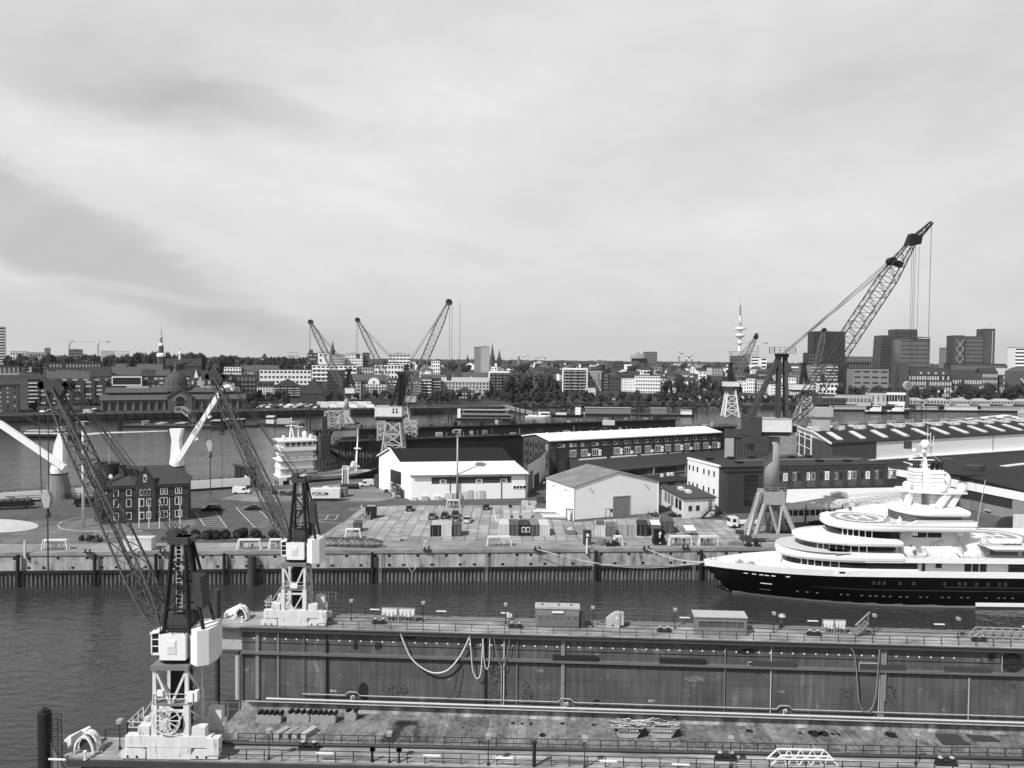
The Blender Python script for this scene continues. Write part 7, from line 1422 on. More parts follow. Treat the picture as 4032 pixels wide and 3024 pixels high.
# far floating dock: two long dark wing walls, tower cranes stand on them
def fdock(nm,label,P0,ln,width,rzz,zt,open_):
 t = T('far_floating_dock',label,'dock',(P0.x,P0.y,0),rzz); wall = mat('far_dock_steel',.018,.6,.35,.12,streak=.15)
 for k,y in enumerate((0,width)):
  xo = open_ if k == 0 else open_ * .6; M().ext([(xo - 8,y,-1),(ln,y,-1),(ln,y,zt - .4),(xo + 14,y,zt - .4),(xo + 14,y,zt - 4),(xo + 6,y,zt - 4.4),(xo - 6,y,1.2)],(0,6,0)).build('wing_wall',wall,t); M().box(-2,y - .6,zt - .4,ln + 2,y + 6.6,zt).build('wing_deck',steel,t)
  fr = M()
  for q in range(5): x = (open_ if k == 0 else open_ * .6) * q / 5; fr.box(x,y + .3,0,x + .6,y + .9,zt - .4).box(x,y + 5,0,x + .6,y + 5.6,zt - .4)
  fr.bar((0,y + .5,.5),(open_ * .6,y + .5,zt - .5),.7).box(0,y,5,open_ * (1 if k == 0 else .6),y + .6,5.5); fr.build('open_frame',steel,t)
  railing([(-2,y - .4,zt),(ln,y - .4,zt)],1.2,4,.12).build('railing',steel,t); railing([(-2,y + 6.4,zt),(ln,y + 6.4,zt)],1.2,4,.12).build('railing',steel,t)
  r = random.Random(k + 3)
  for q in range(26):
   x = 14 + q * (ln - 20) / 26 + r.uniform(-2,2); h = r.uniform(.6,2.4); w_ = r.uniform(.6,3); M().box(x,y + 1 + r.uniform(0,3),zt,x + w_,y + 2.5 + r.uniform(0,3),zt + h).bar((x + w_ + 1,y + 1,zt),(x + w_ + 1,y + 1,zt + r.uniform(1.5,3.2)),.18).build('deck_equipment',(dgrey,mgrey,steel,lgrey)[r.randrange(4)],t)
 M().box(4,6,-1,ln,width,1.2).build('pontoon_deck',steel,t); gm = M(); n = 14
 for k in range(n):
  a_,b_ = k / n,(k + 1) / n; f = lambda u: (-2 + 24 * u ** 2.0,zt - .5 - (zt - 1.8) * math.sin(u * math.pi / 2))
  (x0,z0),(x1,z1) = f(a_),f(b_); gm.add([(x0,width * .45,z0),(x0 + 3,width - .5,z0),(x1 + 3,width - .5,z1),(x1,width * .45,z1),(x0 + .5,width * .45,z0 - .3),(x0 + 3.5,width - .5,z0 - .3),(x1 + 3.5,width - .5,z1 - .3),(x1 + .5,width * .45,z1 - .3)],[(0,3,2,1),(4,5,6,7),(0,4,7,3),(1,2,6,5)])
 gm.build('curved_end_plate',mat('end_plate',.085,.7,.35,.15,streak=.2),t); M().box(-4,width * .42,3,0,width * .42 + 3.5,zt + 1).box(-3.2,width * .42 + .5,zt + 1,-1,width * .42 + 2,zt + 9).build('end_tower',dgrey,t); return t
P0 = at(1345,1738,12.8); fdock('a','long dark floating dock with open framed end behind the brick hall and dredger',P0,215,52,math.radians(26),12.8,14)
for px,py,z,wpx,hpx,l in ((1278,1688,13,60,68,'yellow grey lattice staging tower on the far dock wall left'),(1486,1735,13,68,70,'lattice staging tower on the nearer far dock wall beside the crane legs'),(1592,1720,13,46,62,'lattice staging tower right of the crane legs'),(2935,1662,13,40,60,'dark lattice staging tower at the right end of the far dock')):
 p = at(px,py,z); s = p.y / F; w_ = wpx * s; h = hpx * s; m = M()
 for q in range(3):
  z0,z1 = z + h * q / 3,z + h * (q + 1) / 3
  for (x0,y0),(x1,y1) in (((0,0),(w_,0)),((w_,0),(w_,w_)),((w_,w_),(0,w_)),((0,w_),(0,0))): m.bar((p.x + x0,p.y + y0,z0),(p.x + x0,p.y + y0,z1),.45).bar((p.x + x0,p.y + y0,z1),(p.x + x1,p.y + y1,z1),.35).bar((p.x + x0,p.y + y0,z0),(p.x + x1,p.y + y1,z1),.3).bar((p.x + x1,p.y + y1,z0),(p.x + x0,p.y + y0,z1),.3)
 m.thing('staging_tower',lgrey if px < 2900 else steel,l,'scaffold tower',group='lattice staging towers on the far dock')
p = at(2374,1674,12.8); M().box(p.x,p.y,12.8,p.x + 6.4,p.y + 2.6,15.3).box(p.x + .1,p.y + .1,15.3,p.x + 6.3,p.y + 2.5,15.4).thing('shipping_container',cw_,'lone white container on the far dock wall behind the brick hall','container')
# pontoons, boats and posts on the far side of the river
def boat(name,label,cat,px0,px1,py,hull_mt,parts,Bf=.28,flip=False,sheer=1.6,group=None,rz=None):
 a = at(px0,py,0); b = at(px1,py,0); L = abs(px1 - px0) * a.y / F; t = T(name,label,cat,(a.x,a.y,0) if not flip else (a.x + L,a.y,0),(0 if not flip else PI),group)
 hullm(L * .94,L * Bf,-.3,sheer,.35,.08,.85).build('hull',hull_mt,t)
 for nm,mt,x0,x1,z0,z1,w_ in parts: M().box(L * x0,-L * Bf * w_ / 2,z0,L * x1,L * Bf * w_ / 2,z1).build(nm,mt,t)
 return t
tug = lambda px0,px1,l: boat('tug_boat',l,'tug',px0,px1,1628,black,[('deck_house',white,.25,.68,1.8,5,.6),('wheelhouse',white,.33,.58,5,8.2,.5),('window',glass,.32,.59,6.3,7.3,.52),('funnel',offwhite,.2,.26,2,7,.3),('mast',white,.44,.46,8.2,14,.05),('bulwark',white,.66,.95,1.8,3.0,.55)],.28,True,2.2,'tug boats')
tug(3402,3486,'left one of two white tug boats with black hulls'); tug(3488,3576,'right one of two white tug boats with black hulls')
boat('ferry','low dark ferry crowded with white deck seats crossing at the left','ferry',88,330,1722,black,[('deck_house',dgrey,.05,.7,1.6,3.8,.8),('window',offwhite,.08,.66,2.4,3.2,.82),('bow_deck',mgrey,.7,.93,1.6,3.2,.6),('wheelhouse',offwhite,.6,.68,3.8,6.2,.5),('sun_deck',lgrey,.1,.55,3.8,4.3,.7)],.22)
for k in range(7): pass
boat('ferry','grey rounded ferry with people on deck beside the dredger','ferry',1028,1196,1676,dgrey,[('deck_house',lgrey,.3,.6,1.6,5,.8),('wheelhouse',offwhite,.68,.86,1.6,7,.6),('window',glass,.67,.87,4.6,6,.62),('passengers',mgrey,.05,.5,1.6,3.0,.6)],.25,True)
t = boat('restaurant_ship','two storey restaurant ship with long window rows on the far side of the river','ship',1790,2030,1652,dgrey,[('lower_deck',mgrey,.1,.95,1.4,4.6,.8),('window',glass,.12,.93,2.2,3.9,.81),('upper_deck',lgrey,.12,.9,4.6,4.9,.86),('upper_house',mgrey,.14,.86,4.9,7.8,.7),('window',glass,.16,.84,5.6,7.2,.71),('roof',lgrey,.12,.9,7.8,8.2,.8),('wheelhouse',white,.05,.1,1.4,8.5,.6)],.2)
boat('motor_boat','white angular motor boat moored at the middle pontoon','boat',2068,2172,1645,white,[('deck_house',white,.5,.92,1.6,5,.7),('window',glass,.58,.9,2.6,4.0,.72),('bow_deck',offwhite,.1,.45,1.6,2.4,.6)],.26)
boat('sailing_barge','pale old barge with a white stern lying by the green bank','boat',2290,2305,1640,offwhite,[('cabin',white,.3,.8,1.6,3.6,.6)],.4); boat('sailing_ship','dark hulled old ship with a raised white stern at the middle pontoon','ship',2160,2300,1640,black,[('cabin',offwhite,.2,.5,1.6,3.4,.5),('stern_house',white,.75,.9,1.6,8,.5),('mast',steel,.5,.52,1.6,12,.05)],.2)
for i,(a,b,py,h) in enumerate(((3243,3272,1614,3),(3345,3405,1608,2),(3717,3790,1616,4),(3560,3600,1612,3),(3850,3945,1616,3),(4005,4060,1622,3),(3610,3680,1616,2.5))): boat('harbour_launch',('dark launch beside the square chimney','white launch left of the tugs','white harbour launch under the footbridge','small pale launch right of the tugs','white passenger launch with rounded awnings','white launch at the right picture edge','low pale launch right of the clock tower')[i],'boat',a,b,py + 2,white if i else black,[('deck_house',offwhite,.3,.8,1.2,h,.7),('window',glass,.33,.77,1.8,h - .5,.71)],.24,False,1.3,'launches at the landing stage')
def pontoon(px0,px1,py,wd,label,houses,rz=None):
 a = at(px0,py,0); b = at(px1,py,0); L = (px1 - px0) * a.y / F; t = T('landing_pontoon',label,'pontoon',(a.x,a.y,0),0,'landing pontoons along the far bank'); M().box(0,0,-.3,L,wd,1.4).build('float',black,t); M().box(-.1,-.1,1.4,L + .1,wd + .1,1.6).build('walkway',dgrey,t)
 for x0,x1,h,mt in houses: M().box(L * x0,wd * .3,1.6,L * x1,wd * .8,1.6 + h).build('house',mt,t); M().box(L * x0 - .4,wd * .25,1.6 + h,L * x1 + .4,wd * .85,2.0 + h).build('house_roof',lgrey,t)
 return t
pontoon(482,880,1684,16,'long low pontoon with small white boxes before the domed market hall',[(.3,.36,.9,white),(.5,.58,1.1,mgrey),(.16,.17,2.,offwhite),(.85,.97,3.0,black)])
pontoon(2066,2735,1634,10,'long pontoon with two grey flat roofed sheds in the middle of the river',[(.36,.63,5.0,mgrey),(.75,.84,5.0,mgrey),(.93,.99,3.4,white)])
pontoon(3265,3480,1618,9,'pontoon behind the two tug boats',[(.05,.7,3.0,lgrey)]); pontoon(3570,4090,1620,10,'long landing stage with pale houses at the right',[(.1,.25,3,lgrey),(.32,.55,3.6,offwhite),(.6,.97,3.2,lgrey)])
pontoon(860,1010,1680,10,'dark short pontoon between the market hall and the dredger',[(.1,.6,3.2,steel)])
gt = T('glass_footbridge','arched glazed footbridge down to the long low pontoon','footbridge',at(690,1625,5)); m = M(); P = [at(690,1622,6),at(715,1622,8.5),at(740,1640,7),at(760,1665,2.5)]
for y in (0,4): m.poly([q + V((0,y,0)) for q in P],.5).poly([q + V((0,y,3.6)) for q in P],.3)
for q in P: m.bar(q,q + V((0,0,3.6)),.3).bar(q + V((0,4,0)),q + V((0,4,3.6)),.3)
m.build('frame',lgrey,gt,True); m = M()
for a_,b_ in zip(P,P[1:]): m.quad(a_ + V((0,.1,.3)),b_ + V((0,.1,.3)),b_ + V((0,.1,3.5)),a_ + V((0,.1,3.5)))
m.build('glazing',glass2,gt,True)
for i,(px,py,h) in enumerate(((466,1692,14),(474,1692,13),(478,1690,12),(868,1680,13),(1208,1672,17),(1221,1676,19),(1766,1650,14),(1778,1650,15),(2030,1644,13),(2047,1644,13),(2068,1644,13),(2100,1644,13),(2272,1640,14),(2285,1640,14),(2506,1634,14),(2513,1634,14),(2523,1634,14),(2714,1634,14),(2727,1634,15),(2733,1634,15),(2744,1634,12),(3280,1620,11),(3628,1622,16),(4000,1622,14))):
 p = at(px,py,0); M().tube([(p.x,p.y,-1),(p.x,p.y,h * .62)],.5,8).tube([(p.x,p.y,h * .62),(p.x,p.y,h * .62 + .4)],.35,8).thing('mooring_pile',steel,'dark mooring pile ' + ('left of the long low pontoon, first','left of the long low pontoon, middle','left of the long low pontoon, shortest','at the right end of the long low pontoon','left one of a pair above the dredger','right taller one of a pair above the dredger','left one of a pair beside the restaurant ship','right one of a pair beside the restaurant ship','first of the four by the sloping gangway','second of the four by the sloping gangway','third of the four by the sloping gangway','fourth of the four by the sloping gangway','left one at the end of the larger pontoon shed','right one at the end of the larger pontoon shed','left of three between the two pontoon sheds','middle of three between the two pontoon sheds','right of three between the two pontoon sheds','first at the right tip of the middle pontoon','second at the right tip of the middle pontoon','third at the right tip of the middle pontoon','standing free right of the middle pontoon','beside the left end of the tug pontoon','in front of the long landing stage','near the right end of the landing stage')[i],'pile',group='mooring piles across the river')
g_ = M(); a_ = at(1985,1600,5); b_ = at(2110,1630,2); lattice(g_,a_,b_,(0,0,1),[(0,3,2),(1,3,2)],14,.35,.2); g_.thing('sloping_gangway',lgrey,'sloping lattice gangway from the bank to the middle pontoon','gangway')
g_ = M(); a_ = at(3818,1573,6); b_ = at(3890,1598,2.5); lattice(g_,a_,b_,(0,0,1),[(0,3,2.4),(1,3,2.4)],12,.35,.2); g_.thing('sloping_gangway',lgrey,'sloping pale gangway above the landing stage at the right','gangway')
# wake of the ferry
wk = M(); P = [at(x,y,.06) for x,y in ((300,1716),(420,1707),(560,1702),(660,1698))]; Q = [at(x,y,.06) for x,y in ((660,1695),(560,1698),(420,1701),(300,1708))]; wk.add([tuple(p) for p in P + Q],[tuple(range(8))]); o = wk.thing('wake_foam',mat_patch('foam',.28,.75,.9,.7,8),'white foam wake trailing behind the dark ferry','wake',kind='stuff')
# --- the city on the far bank
def gnd(px,py):
 d = ray(px,py); Y = 430.
 while Y < 9000:
  q = CAM + d * (Y / d.y)
  if q.y > bankY(q.x) and q.z <= ground(q.x,q.y): return Y
  Y += 4
 return 9000.
WMC = {}
def wmesh(w_,h,mt):
 k = (round(w_,1),round(h,1),mt.name)
 if k not in WMC: WMC[k] = M().box(-k[0] / 2,-.12,0,k[0] / 2,.05,k[1]).mesh('window',mt)
 return WMC[k]
far_wall = {'w': mat('far_white_render',.84,.8,.10,.15),'l': mat('far_pale_render',.46,.8,.12,.15),'m': mat('far_grey_render',.22,.8,.15,.15),'d': mat('far_dark_brick',.075,.85,.2,.2),'k': mat('far_black_cladding',.028,.5,.2,.2),'b': mat('far_brown_brick',.11,.85,.2,.2),'g': mat('far_glass_wall',.11,.15,.3,.1,spec=.6)}
far_roof = {'d': mat('far_dark_roof',.040,.8,.25,.2),'m': mat('far_tile_roof',.085,.8,.25,.2),'l': mat('far_pale_roof',.36,.8,.2,.2)}
wdark = mat('far_dark_window',.025,.2,.3,.2,spec=.5); wlight = mat('far_pale_window',.55,.5,.25,.3); wmid = mat('far_grey_window',.16,.3,.3,.2,spec=.5)
WMAT = {'k': wdark,'w': wlight,'m': wmid}
def fbld(label,x0,x1,yt,yb=None,D=None,wall='m',rows=0,cols=0,win='k',ww=.5,wh=.5,roof='flat',rh=3.5,rc='d',depth=14,name='apartment_block',cat='building',group=None,balc=None,rz=None,base=None,extra=None):
 if D is None: D = gnd((x0 + x1) / 2,yb)
 A = aty(x0,yt,D); az = math.atan2(A.x,D)
 if rz is None: rz = -az * .85 if az < 0 else -az * .25
 c,s = math.cos(rz),math.sin(rz); k = kx(x1,yt)
 Wd = (k * A.y - A.x) / (c - k * s)
 zb = min(ground(A.x,A.y),ground(A.x + Wd * c,A.y + Wd * s)) - 1.5 if base is None else base
 h = A.z - zb; t = T(name,label,cat,(A.x,A.y,zb),rz,group); mt = far_wall[wall]
 hw_ = h - (rh if roof != 'flat' else 0)
 M().box(0,0,0,Wd,depth,hw_).build('wall',mt,t)
 if roof == 'flat': M().box(-.25,-.25,hw_,Wd + .25,depth + .25,hw_ + .6).build('roof',far_roof[rc],t)
 elif roof == 'gable': M().ext([(-.3,-.5,hw_),(-.3,depth / 2,h),(-.3,depth + .5,hw_)],(Wd + .6,0,0)).build('roof',far_roof[rc],t)
 elif roof == 'front': M().ext([(-.4,-.3,hw_),(Wd / 2,-.3,h),(Wd + .4,-.3,hw_)],(0,depth + .5,0)).build('roof',far_roof[rc],t); M().ext([(.3,-.4,hw_),(Wd / 2,-.4,h - .5),(Wd - .3,-.4,hw_)],(0,.3,0)).build('gable',mt,t)
 elif roof == 'hip':
  r = min(depth / 2,Wd / 2.2); m = M(); m.add([(-.3,-.3,hw_),(Wd + .3,-.3,hw_),(Wd + .3,depth + .3,hw_),(-.3,depth + .3,hw_),(r,depth / 2,h),(Wd - r,depth / 2,h)],[(0,1,5,4),(1,2,5),(2,3,4,5),(3,0,4),(3,2,1,0)]); m.build('roof',far_roof[rc],t)
 elif roof == 'mansard':
  M().ext([(-.2,-.3,hw_),(-.2,rh * .35,hw_ + rh * .85),(-.2,depth * .5,h),(-.2,depth - rh * .35,hw_ + rh * .85),(-.2,depth + .3,hw_)],(Wd + .4,0,0)).build('roof',far_roof[rc],t)
  n = max(1,cols // 2); wm = wmesh(Wd / n * .35,rh * .45,wlight if wall in 'dbk' else wdark)
  for q in range(n): link('dormer',wm,t,(Wd * (q + .5) / n,.1,hw_ + rh * .2))
 if rows and cols:
  fw,fh = Wd / cols,(hw_ - 1.5) / rows; wm = wmesh(fw * ww,fh * wh,WMAT[win]); cnt = 0; rest = M(); rnd = random.Random(int(x0))
  for r in range(rows):
   for q in range(cols):
    x = fw * (q + .5); z = 1.5 + fh * (r + .5 - wh / 2)
    if cnt < 100:
     if win == 'w' and rnd.random() < .25: cnt += 1; link('window',wmesh(fw * ww,fh * wh,wdark),t,(x,0,z))
     else: cnt += 1; link('window',wm,t,(x,0,z))
    else: rest.box(x - fw * ww / 2,-.12,z,x + fw * ww / 2,.05,z + fh * wh)
  if rest.v: o = rest.build('window',WMAT[win],t); o['kind'] = 'stuff'
 if balc:
  n,bmt = balc; fh = (hw_ - 1.5) / rows if rows else 3.2
  bm = M().box(-Wd * .42 / n,-1.3,0,Wd * .42 / n,0,.9).mesh('balcony',far_wall[bmt])
  for r in range(1,rows or 4):
   for q in range(n): link('balcony',bm,t,(Wd * (q + .5) / n,0,1.5 + fh * r - .3))
 if extra: extra(t,Wd,h,hw_,depth)
 return t
def chim(n):
 def f(t,Wd,h,hw,dp):
  for k in range(n): M().box(Wd * (k + .5) / n - .5,dp * .55,hw,Wd * (k + .5) / n + .5,dp * .55 + 1.2,h + 1.6).build('chimney',far_wall['d' if k % 2 else 'l'],t)
 return f
def plant(t,Wd,h,hw,dp):
 M().box(Wd * .3,dp * .3,h,Wd * .6,dp * .7,h + 2.6).build('roof_plant',far_wall['l'],t); M().bar((Wd * .7,dp * .4,h),(Wd * .7,dp * .4,h + 4.5),.25).build('aerial',far_wall['m'],t)
# riverside row from left to right
def wh_side(t,Wd,h,hw,dp):
 for r in range(6):
  for q in range(5): link('window',wmesh(1.5,2.0,wdark),t,(Wd,1.8 + q * 2.7,2.5 + r * 3.6),PI / 2)
fbld('tall old brick warehouse with a bright glazed upper storey at the left picture edge',-130,72,1521,1631,wall='b',rows=6,cols=7,win='w',ww=.25,wh=.4,depth=22,extra=wh_side,name='warehouse'); fbld('pale glazed top storeys on the old brick warehouse at the left edge',-130,71,1444,D=gnd(-30,1631) + 1,wall='l',rows=5,cols=11,win='k',ww=.6,wh=.6,depth=18,base=33,name='glazed_storey')
fbld('brick apartment house with white balconies right of the old warehouse',108,158,1494,1600,wall='d',rows=7,cols=3,win='k',balc=(1,'w'),depth=18)
def bays_(t,Wd,h,hw,dp):
 for k in range(6): x = Wd * (k + .22) / 6; M().ext([(x,-1.2,1),(x + Wd * .11,-1.2,1),(x + Wd * .11,-1.2,hw - 1),(x + Wd * .085,-1.2,hw + 2.2),(x + Wd * .025,-1.2,hw + 2.2),(x,-1.2,hw - 1)],(0,1.2,0)).build('bay',far_wall['d'],t)
 for r in range(6):
  for k in range(6):
   if (r * 5 + k * 3) % 7 < 5: link('sun_blind',wmesh(Wd * .085,1.5,wlight),t,(Wd * (k + .275) / 6,-1.25,3 + r * 3.35))
fbld('long dark building with rows of white sun blinds between the warehouse and glass office',160,422,1500,1602,wall='d',rows=7,cols=12,win='m',ww=.4,wh=.4,depth=16,extra=bays_,name='office_building',rc='l')
def blackbox(t,Wd,h,hw,dp):
 M().box(Wd * .12,-3,h - 8,Wd * .98,0,h - 7).box(Wd * .12,-3,h - 1,Wd * .98,0,h).box(Wd * .12,-3,h - 7,Wd * .15,0,h - 1).box(Wd * .95,-3,h - 7,Wd * .98,0,h - 1).build('white_frame',far_wall['w'],t); M().box(Wd * .15,-2.4,h - 7,Wd * .95,-.1,h - 1).build('framed_glazing',wdark,t)
fbld('black glass office with a white framed upper box',424,562,1482,1592,wall='k',rows=7,cols=8,win='m',ww=.8,wh=.35,depth=20,extra=blackbox,name='office_building')
def gman(t,Wd,h,hw,dp):
 m = M().ext([(0,-.4,h - 9),(0,4,h),(0,5,h),(0,.6,h - 9)],(Wd,0,0)); g = m.build('glass_mansard',mat('far_mansard_glass',.14,.25,.2,.2,spec=.6),t)
 for k in range(10): M().ext([(Wd * k / 9 - .3,-.8,h - 9),(Wd * k / 9 + .3,-.8,h - 9),(Wd * k / 9 + .3,4,h + .2),(Wd * k / 9 - .3,4,h + .2)],(0,.3,.1)).build('mansard_rib',far_wall['l'],g)
fbld('office with a sloping glass mansard and pale blinds behind the dome',562,748,1482,1590,wall='d',rows=6,cols=9,win='w',ww=.72,wh=.42,depth=18,extra=gman,name='office_building')
def band_g(t,Wd,h,hw,dp):
 for r in range(3): M().box(0,-.2,4 + r * 5,Wd,0,6 + r * 5).build('white_band',far_wall['w'],t)
 M().ext([(Wd * .32,-.5,hw),(Wd * .62,-.5,hw),(Wd * .56,-.5,hw + 4),(Wd * .47,-.5,hw + 9),(Wd * .38,-.5,hw + 4)],(0,1,0)).build('ornate_gable',far_wall['l'],t)
fbld('ornate white banded house with a small curved gable beside the ship crane boom',748,834,1488,1590,wall='d',rows=4,cols=8,win='k',ww=.5,wh=.6,roof='mansard',rh=7,depth=16,extra=band_g)
fbld('dark brick apartment house with side balconies right of the banded house',834,915,1478,1588,wall='d',rows=7,cols=5,win='m',balc=(2,'l'),depth=18); fbld('lower dark brick apartment house behind the inner crane jib',915,1008,1480,1584,wall='d',rows=6,cols=6,win='m',balc=(3,'m'),depth=16)
fbld('small ornate white house with a pointed centre',1012,1078,1502,1560,wall='w',rows=4,cols=6,win='k',roof='mansard',rh=5,depth=14); fbld('brick balcony house left of the gabled brick warehouse',1079,1184,1492,1568,wall='d',rows=5,cols=7,win='k',balc=(4,'l'),roof='front',rh=7,depth=14)
fbld('big gabled dark brick warehouse with small windows',1184,1281,1490,1588,wall='d',rows=5,cols=8,win='k',ww=.45,wh=.35,roof='front',rh=14,depth=26,name='warehouse'); fbld('black modern block behind the small column crane',1289,1358,1462,1572,wall='k',rows=8,cols=9,win='m',ww=.35,wh=.5,depth=18)
def curve_g(t,Wd,h,hw,dp):
 M().ext([(Wd * .28 + Wd * .44 * (.5 - .5 * math.cos(a)),-.4,hw + 6.5 * math.sin(a) ** .8 if 0 < a < PI else hw) for a in [PI * k / 12 for k in range(13)]],(0,1.5,0)).build('curved_gable',far_wall['w'],t); M().lathe((Wd * .5,-.6,hw + 2),[(1.1,0),(1.1,.3)],14,'y').build('round_window',wdark,t)
fbld('white art nouveau apartment house with a curved gable and balconies',1420,1524,1497,1567,wall='w',rows=5,cols=9,win='k',ww=.45,wh=.5,roof='mansard',rh=4,depth=16,balc=(3,'l'),extra=curve_g); fbld('white corner wing left of the art nouveau house',1372,1420,1502,1570,wall='l',rows=5,cols=3,win='k',depth=14)
for i,(a,b,yt) in enumerate(((1524,1570,1492),(1570,1620,1498),(1622,1660,1500),(1660,1700,1486),(1700,1737,1492))): fbld(('first','second','third','fourth','fifth')[i] + ' of five balcony apartment houses between the white house and the long pale row',a,b,yt,1562 - i,wall='mdlmd'[i],rows=6,cols=4,win='k',ww=.6,depth=15,balc=(2,'wllwl'[i]),group='balcony apartment houses by the lattice crane')
fbld('long pale riverside row with dark roof and small square windows',1738,1926,1486,1556,wall='l',rows=4,cols=14,win='k',ww=.4,wh=.5,roof='gable',rh=5,rc='l',depth=16,extra=chim(4)); fbld('low gabled old house with white dormers before the long pale row',1792,1865,1524,1572,wall='d',rows=2,cols=6,win='w',roof='front',rh=5,depth=14); fbld('small white gabled house right of the old gabled house',1868,1892,1526,1570,wall='l',rows=2,cols=2,roof='front',rh=6,depth=12)
def frame_w(t,Wd,h,hw,dp): M().box(-.6,-.8,0,.8,0,h).box(Wd - .8,-.8,0,Wd + .6,0,h).box(.8,-.8,h - 1.6,Wd - .8,0,h + .4).build('white_frame',far_wall['w'],t)
fbld('dark glazed balcony block in a white frame beside the tall trees',1926,2006,1462,1556,wall='k',rows=8,cols=6,win='m',balc=(3,'m'),depth=18,extra=frame_w); fbld('black apartment block in a heavy white frame right of the tall trees',2216,2312,1450,1545,wall='k',rows=8,cols=5,win='m',ww=.4,balc=(3,'l'),depth=20,extra=frame_w); fbld('grey concrete office block with regular windows',2313,2369,1458,1540,wall='m',rows=7,cols=8,win='w',ww=.5,wh=.45,depth=16,name='office_building'); fbld('dark balcony block right of the grey concrete office',2369,2396,1470,1540,wall='d',rows=6,cols=3,win='m',balc=(1,'m'),depth=14); fbld('dark brick house with arched windows left of the white houses',2394,2446,1474,1542,wall='d',rows=4,cols=5,win='k',roof='gable',rh=4,depth=14); fbld('white stuccoed house with a mansard roof by the white modern block',2446,2501,1472,1543,wall='w',rows=5,cols=6,win='k',ww=.4,wh=.5,roof='mansard',rh=5,depth=14); fbld('white modern block with paired dark windows on the far bank',2502,2600,1479,1549,wall='w',rows=5,cols=10,win='k',ww=.6,wh=.42,depth=16,extra=plant); fbld('white low house behind the trees right of the white modern block',2600,2660,1500,1545,wall='w',rows=3,cols=5,win='k',depth=14); fbld('slanted white pavilion by the bank promenade',2306,2345,1528,1555,wall='w',rows=1,cols=1,ww=.7,win='k',roof='gable',rh=5,depth=9,rc='l',name='pavilion')
for i,(a,b,yt,yb,wl_,rf) in enumerate(((2760,2812,1492,1540,'l','mansard'),(2896,2940,1482,1546,'w','mansard'),(2940,2972,1490,1548,'w','flat'),(2972,3034,1478,1548,'l','mansard'),(3036,3085,1496,1560,'w','hip'),(3085,3135,1486,1556,'w','flat'),(3110,3190,1510,1556,'l','gable'),(3000,3090,1460,1516,'w','gable'),(3060,3120,1450,1500,'l','mansard'),(3118,3190,1466,1520,'m','flat'))):
 fbld(('pale house among trees left of the lattice crane below the television tower','white mansard house right of the lattice crane below the television tower','narrow white flat house next to the mansard houses','pale long mansard house left of the quay crane brace','white hipped house behind the quay crane posts','white flat house between quay crane posts','pale wide low house behind the quay crane','white gabled house above the quay crane brace','pale mansard house behind the quay crane head','grey flat house left of the white balcony towers')[i],a,b,yt,yb,wall=wl_,rows=4 if yb - yt > 46 else 3,cols=max(4,int((b - a) / 9)),win='k',ww=.45,wh=.5,roof=rf,rh=5,depth=15,group='white houses around the quay crane')
for i,(a,b,yt) in enumerate(((3192,3232,1436),(3250,3299,1434))): fbld(('left','right')[i] + ' white tower with stacked balconies before the dark high rise',a,b,yt,1545,wall='m',rows=9,cols=4,win='k',ww=.6,wh=.4,balc=(2,'w'),depth=18,name='balcony_tower')
fbld('low white plinth building under the balcony towers',3225,3300,1508,1552,wall='w',rows=2,cols=5,ww=.7,depth=12)
fbld('angular brick museum block with slit windows',3360,3500,1452,D=925,wall='m',rows=5,cols=4,win='k',ww=.7,wh=.3,depth=24,name='office_building'); fbld('dark block behind the angular brick museum',3341,3430,1428,D=985,wall='k',rows=4,cols=8,win='m',ww=.4,depth=20)
def nav(t,Wd,h,hw,dp):
 for k in range(4): x = Wd * (.35 + k * .155); M().ext([(x - 3.2 + 6.4 * (.5 - .5 * math.cos(a)),-.4,hw + 6 * math.sin(a) ** .7 if 0 < a < PI else hw) for a in [PI * q / 8 for q in range(9)]],(0,2,0)).build('round_gable',far_wall['d'],t); link('window',wmesh(2.2,2.0,wlight),t,(x,-.45,hw + 1.6))
 M().box(-6,-1,0,5,12,h + 6).build('corner_tower',far_wall['d'],t)
fbld('big brick school building with round gables and rows of white windows',3560,3750,1447,D=930,wall='d',rows=4,cols=19,win='w',ww=.55,wh=.62,roof='gable',rh=9,rc='d',depth=22,extra=nav,name='school_building'); fbld('lower brick wing with white ground floor right of the round gabled school',3750,3866,1462,D=935,wall='d',rows=3,cols=12,win='w',ww=.55,wh=.6,roof='hip',rh=9,depth=20); fbld('brown hospital wing left of the church like turret at the right',3862,3930,1448,D=950,wall='b',rows=4,cols=9,win='w',roof='gable',rh=6,depth=16); fbld('pale roofed long brown building at the right picture edge',3930,4090,1450,D=955,wall='b',rows=4,cols=16,win='w',ww=.5,roof='gable',rh=8,rc='l',depth=18)
fbld('small white house with dark windows above the landing stage',3765,3818,1532,1568,wall='w',rows=3,cols=5,win='k',depth=10); fbld('white house left of the small white house above the landing stage',3735,3768,1528,1556,wall='l',rows=2,cols=4,depth=10)
fbld('white modern exhibition building with wide glazed front by the clock tower',3490,3567,1544,1594,wall='w',rows=1,cols=7,win='k',ww=.85,wh=.55,depth=16,name='exhibition_building'); fbld('pale stone block left of the glazed exhibition building',3428,3490,1546,1594,wall='l',rows=1,cols=3,win='m',ww=.3,depth=16,name='exhibition_building'); fbld('long low dark roofed hall behind the clock tower',3520,3690,1530,1568,wall='d',rows=1,cols=12,win='m',roof='hip',rh=6,depth=16,name='market_hall')
fbld('low pale pavilion left of the exhibition blocks',3300,3430,1558,1592,wall='l',rows=1,cols=9,win='m',ww=.7,depth=12,name='pavilion',rc='l'); fbld('low terrace pavilion in front of the lattice crane with a pale house',3236,3330,1566,1598,wall='d',rows=1,cols=6,ww=.6,depth=12,name='pavilion',rc='l')
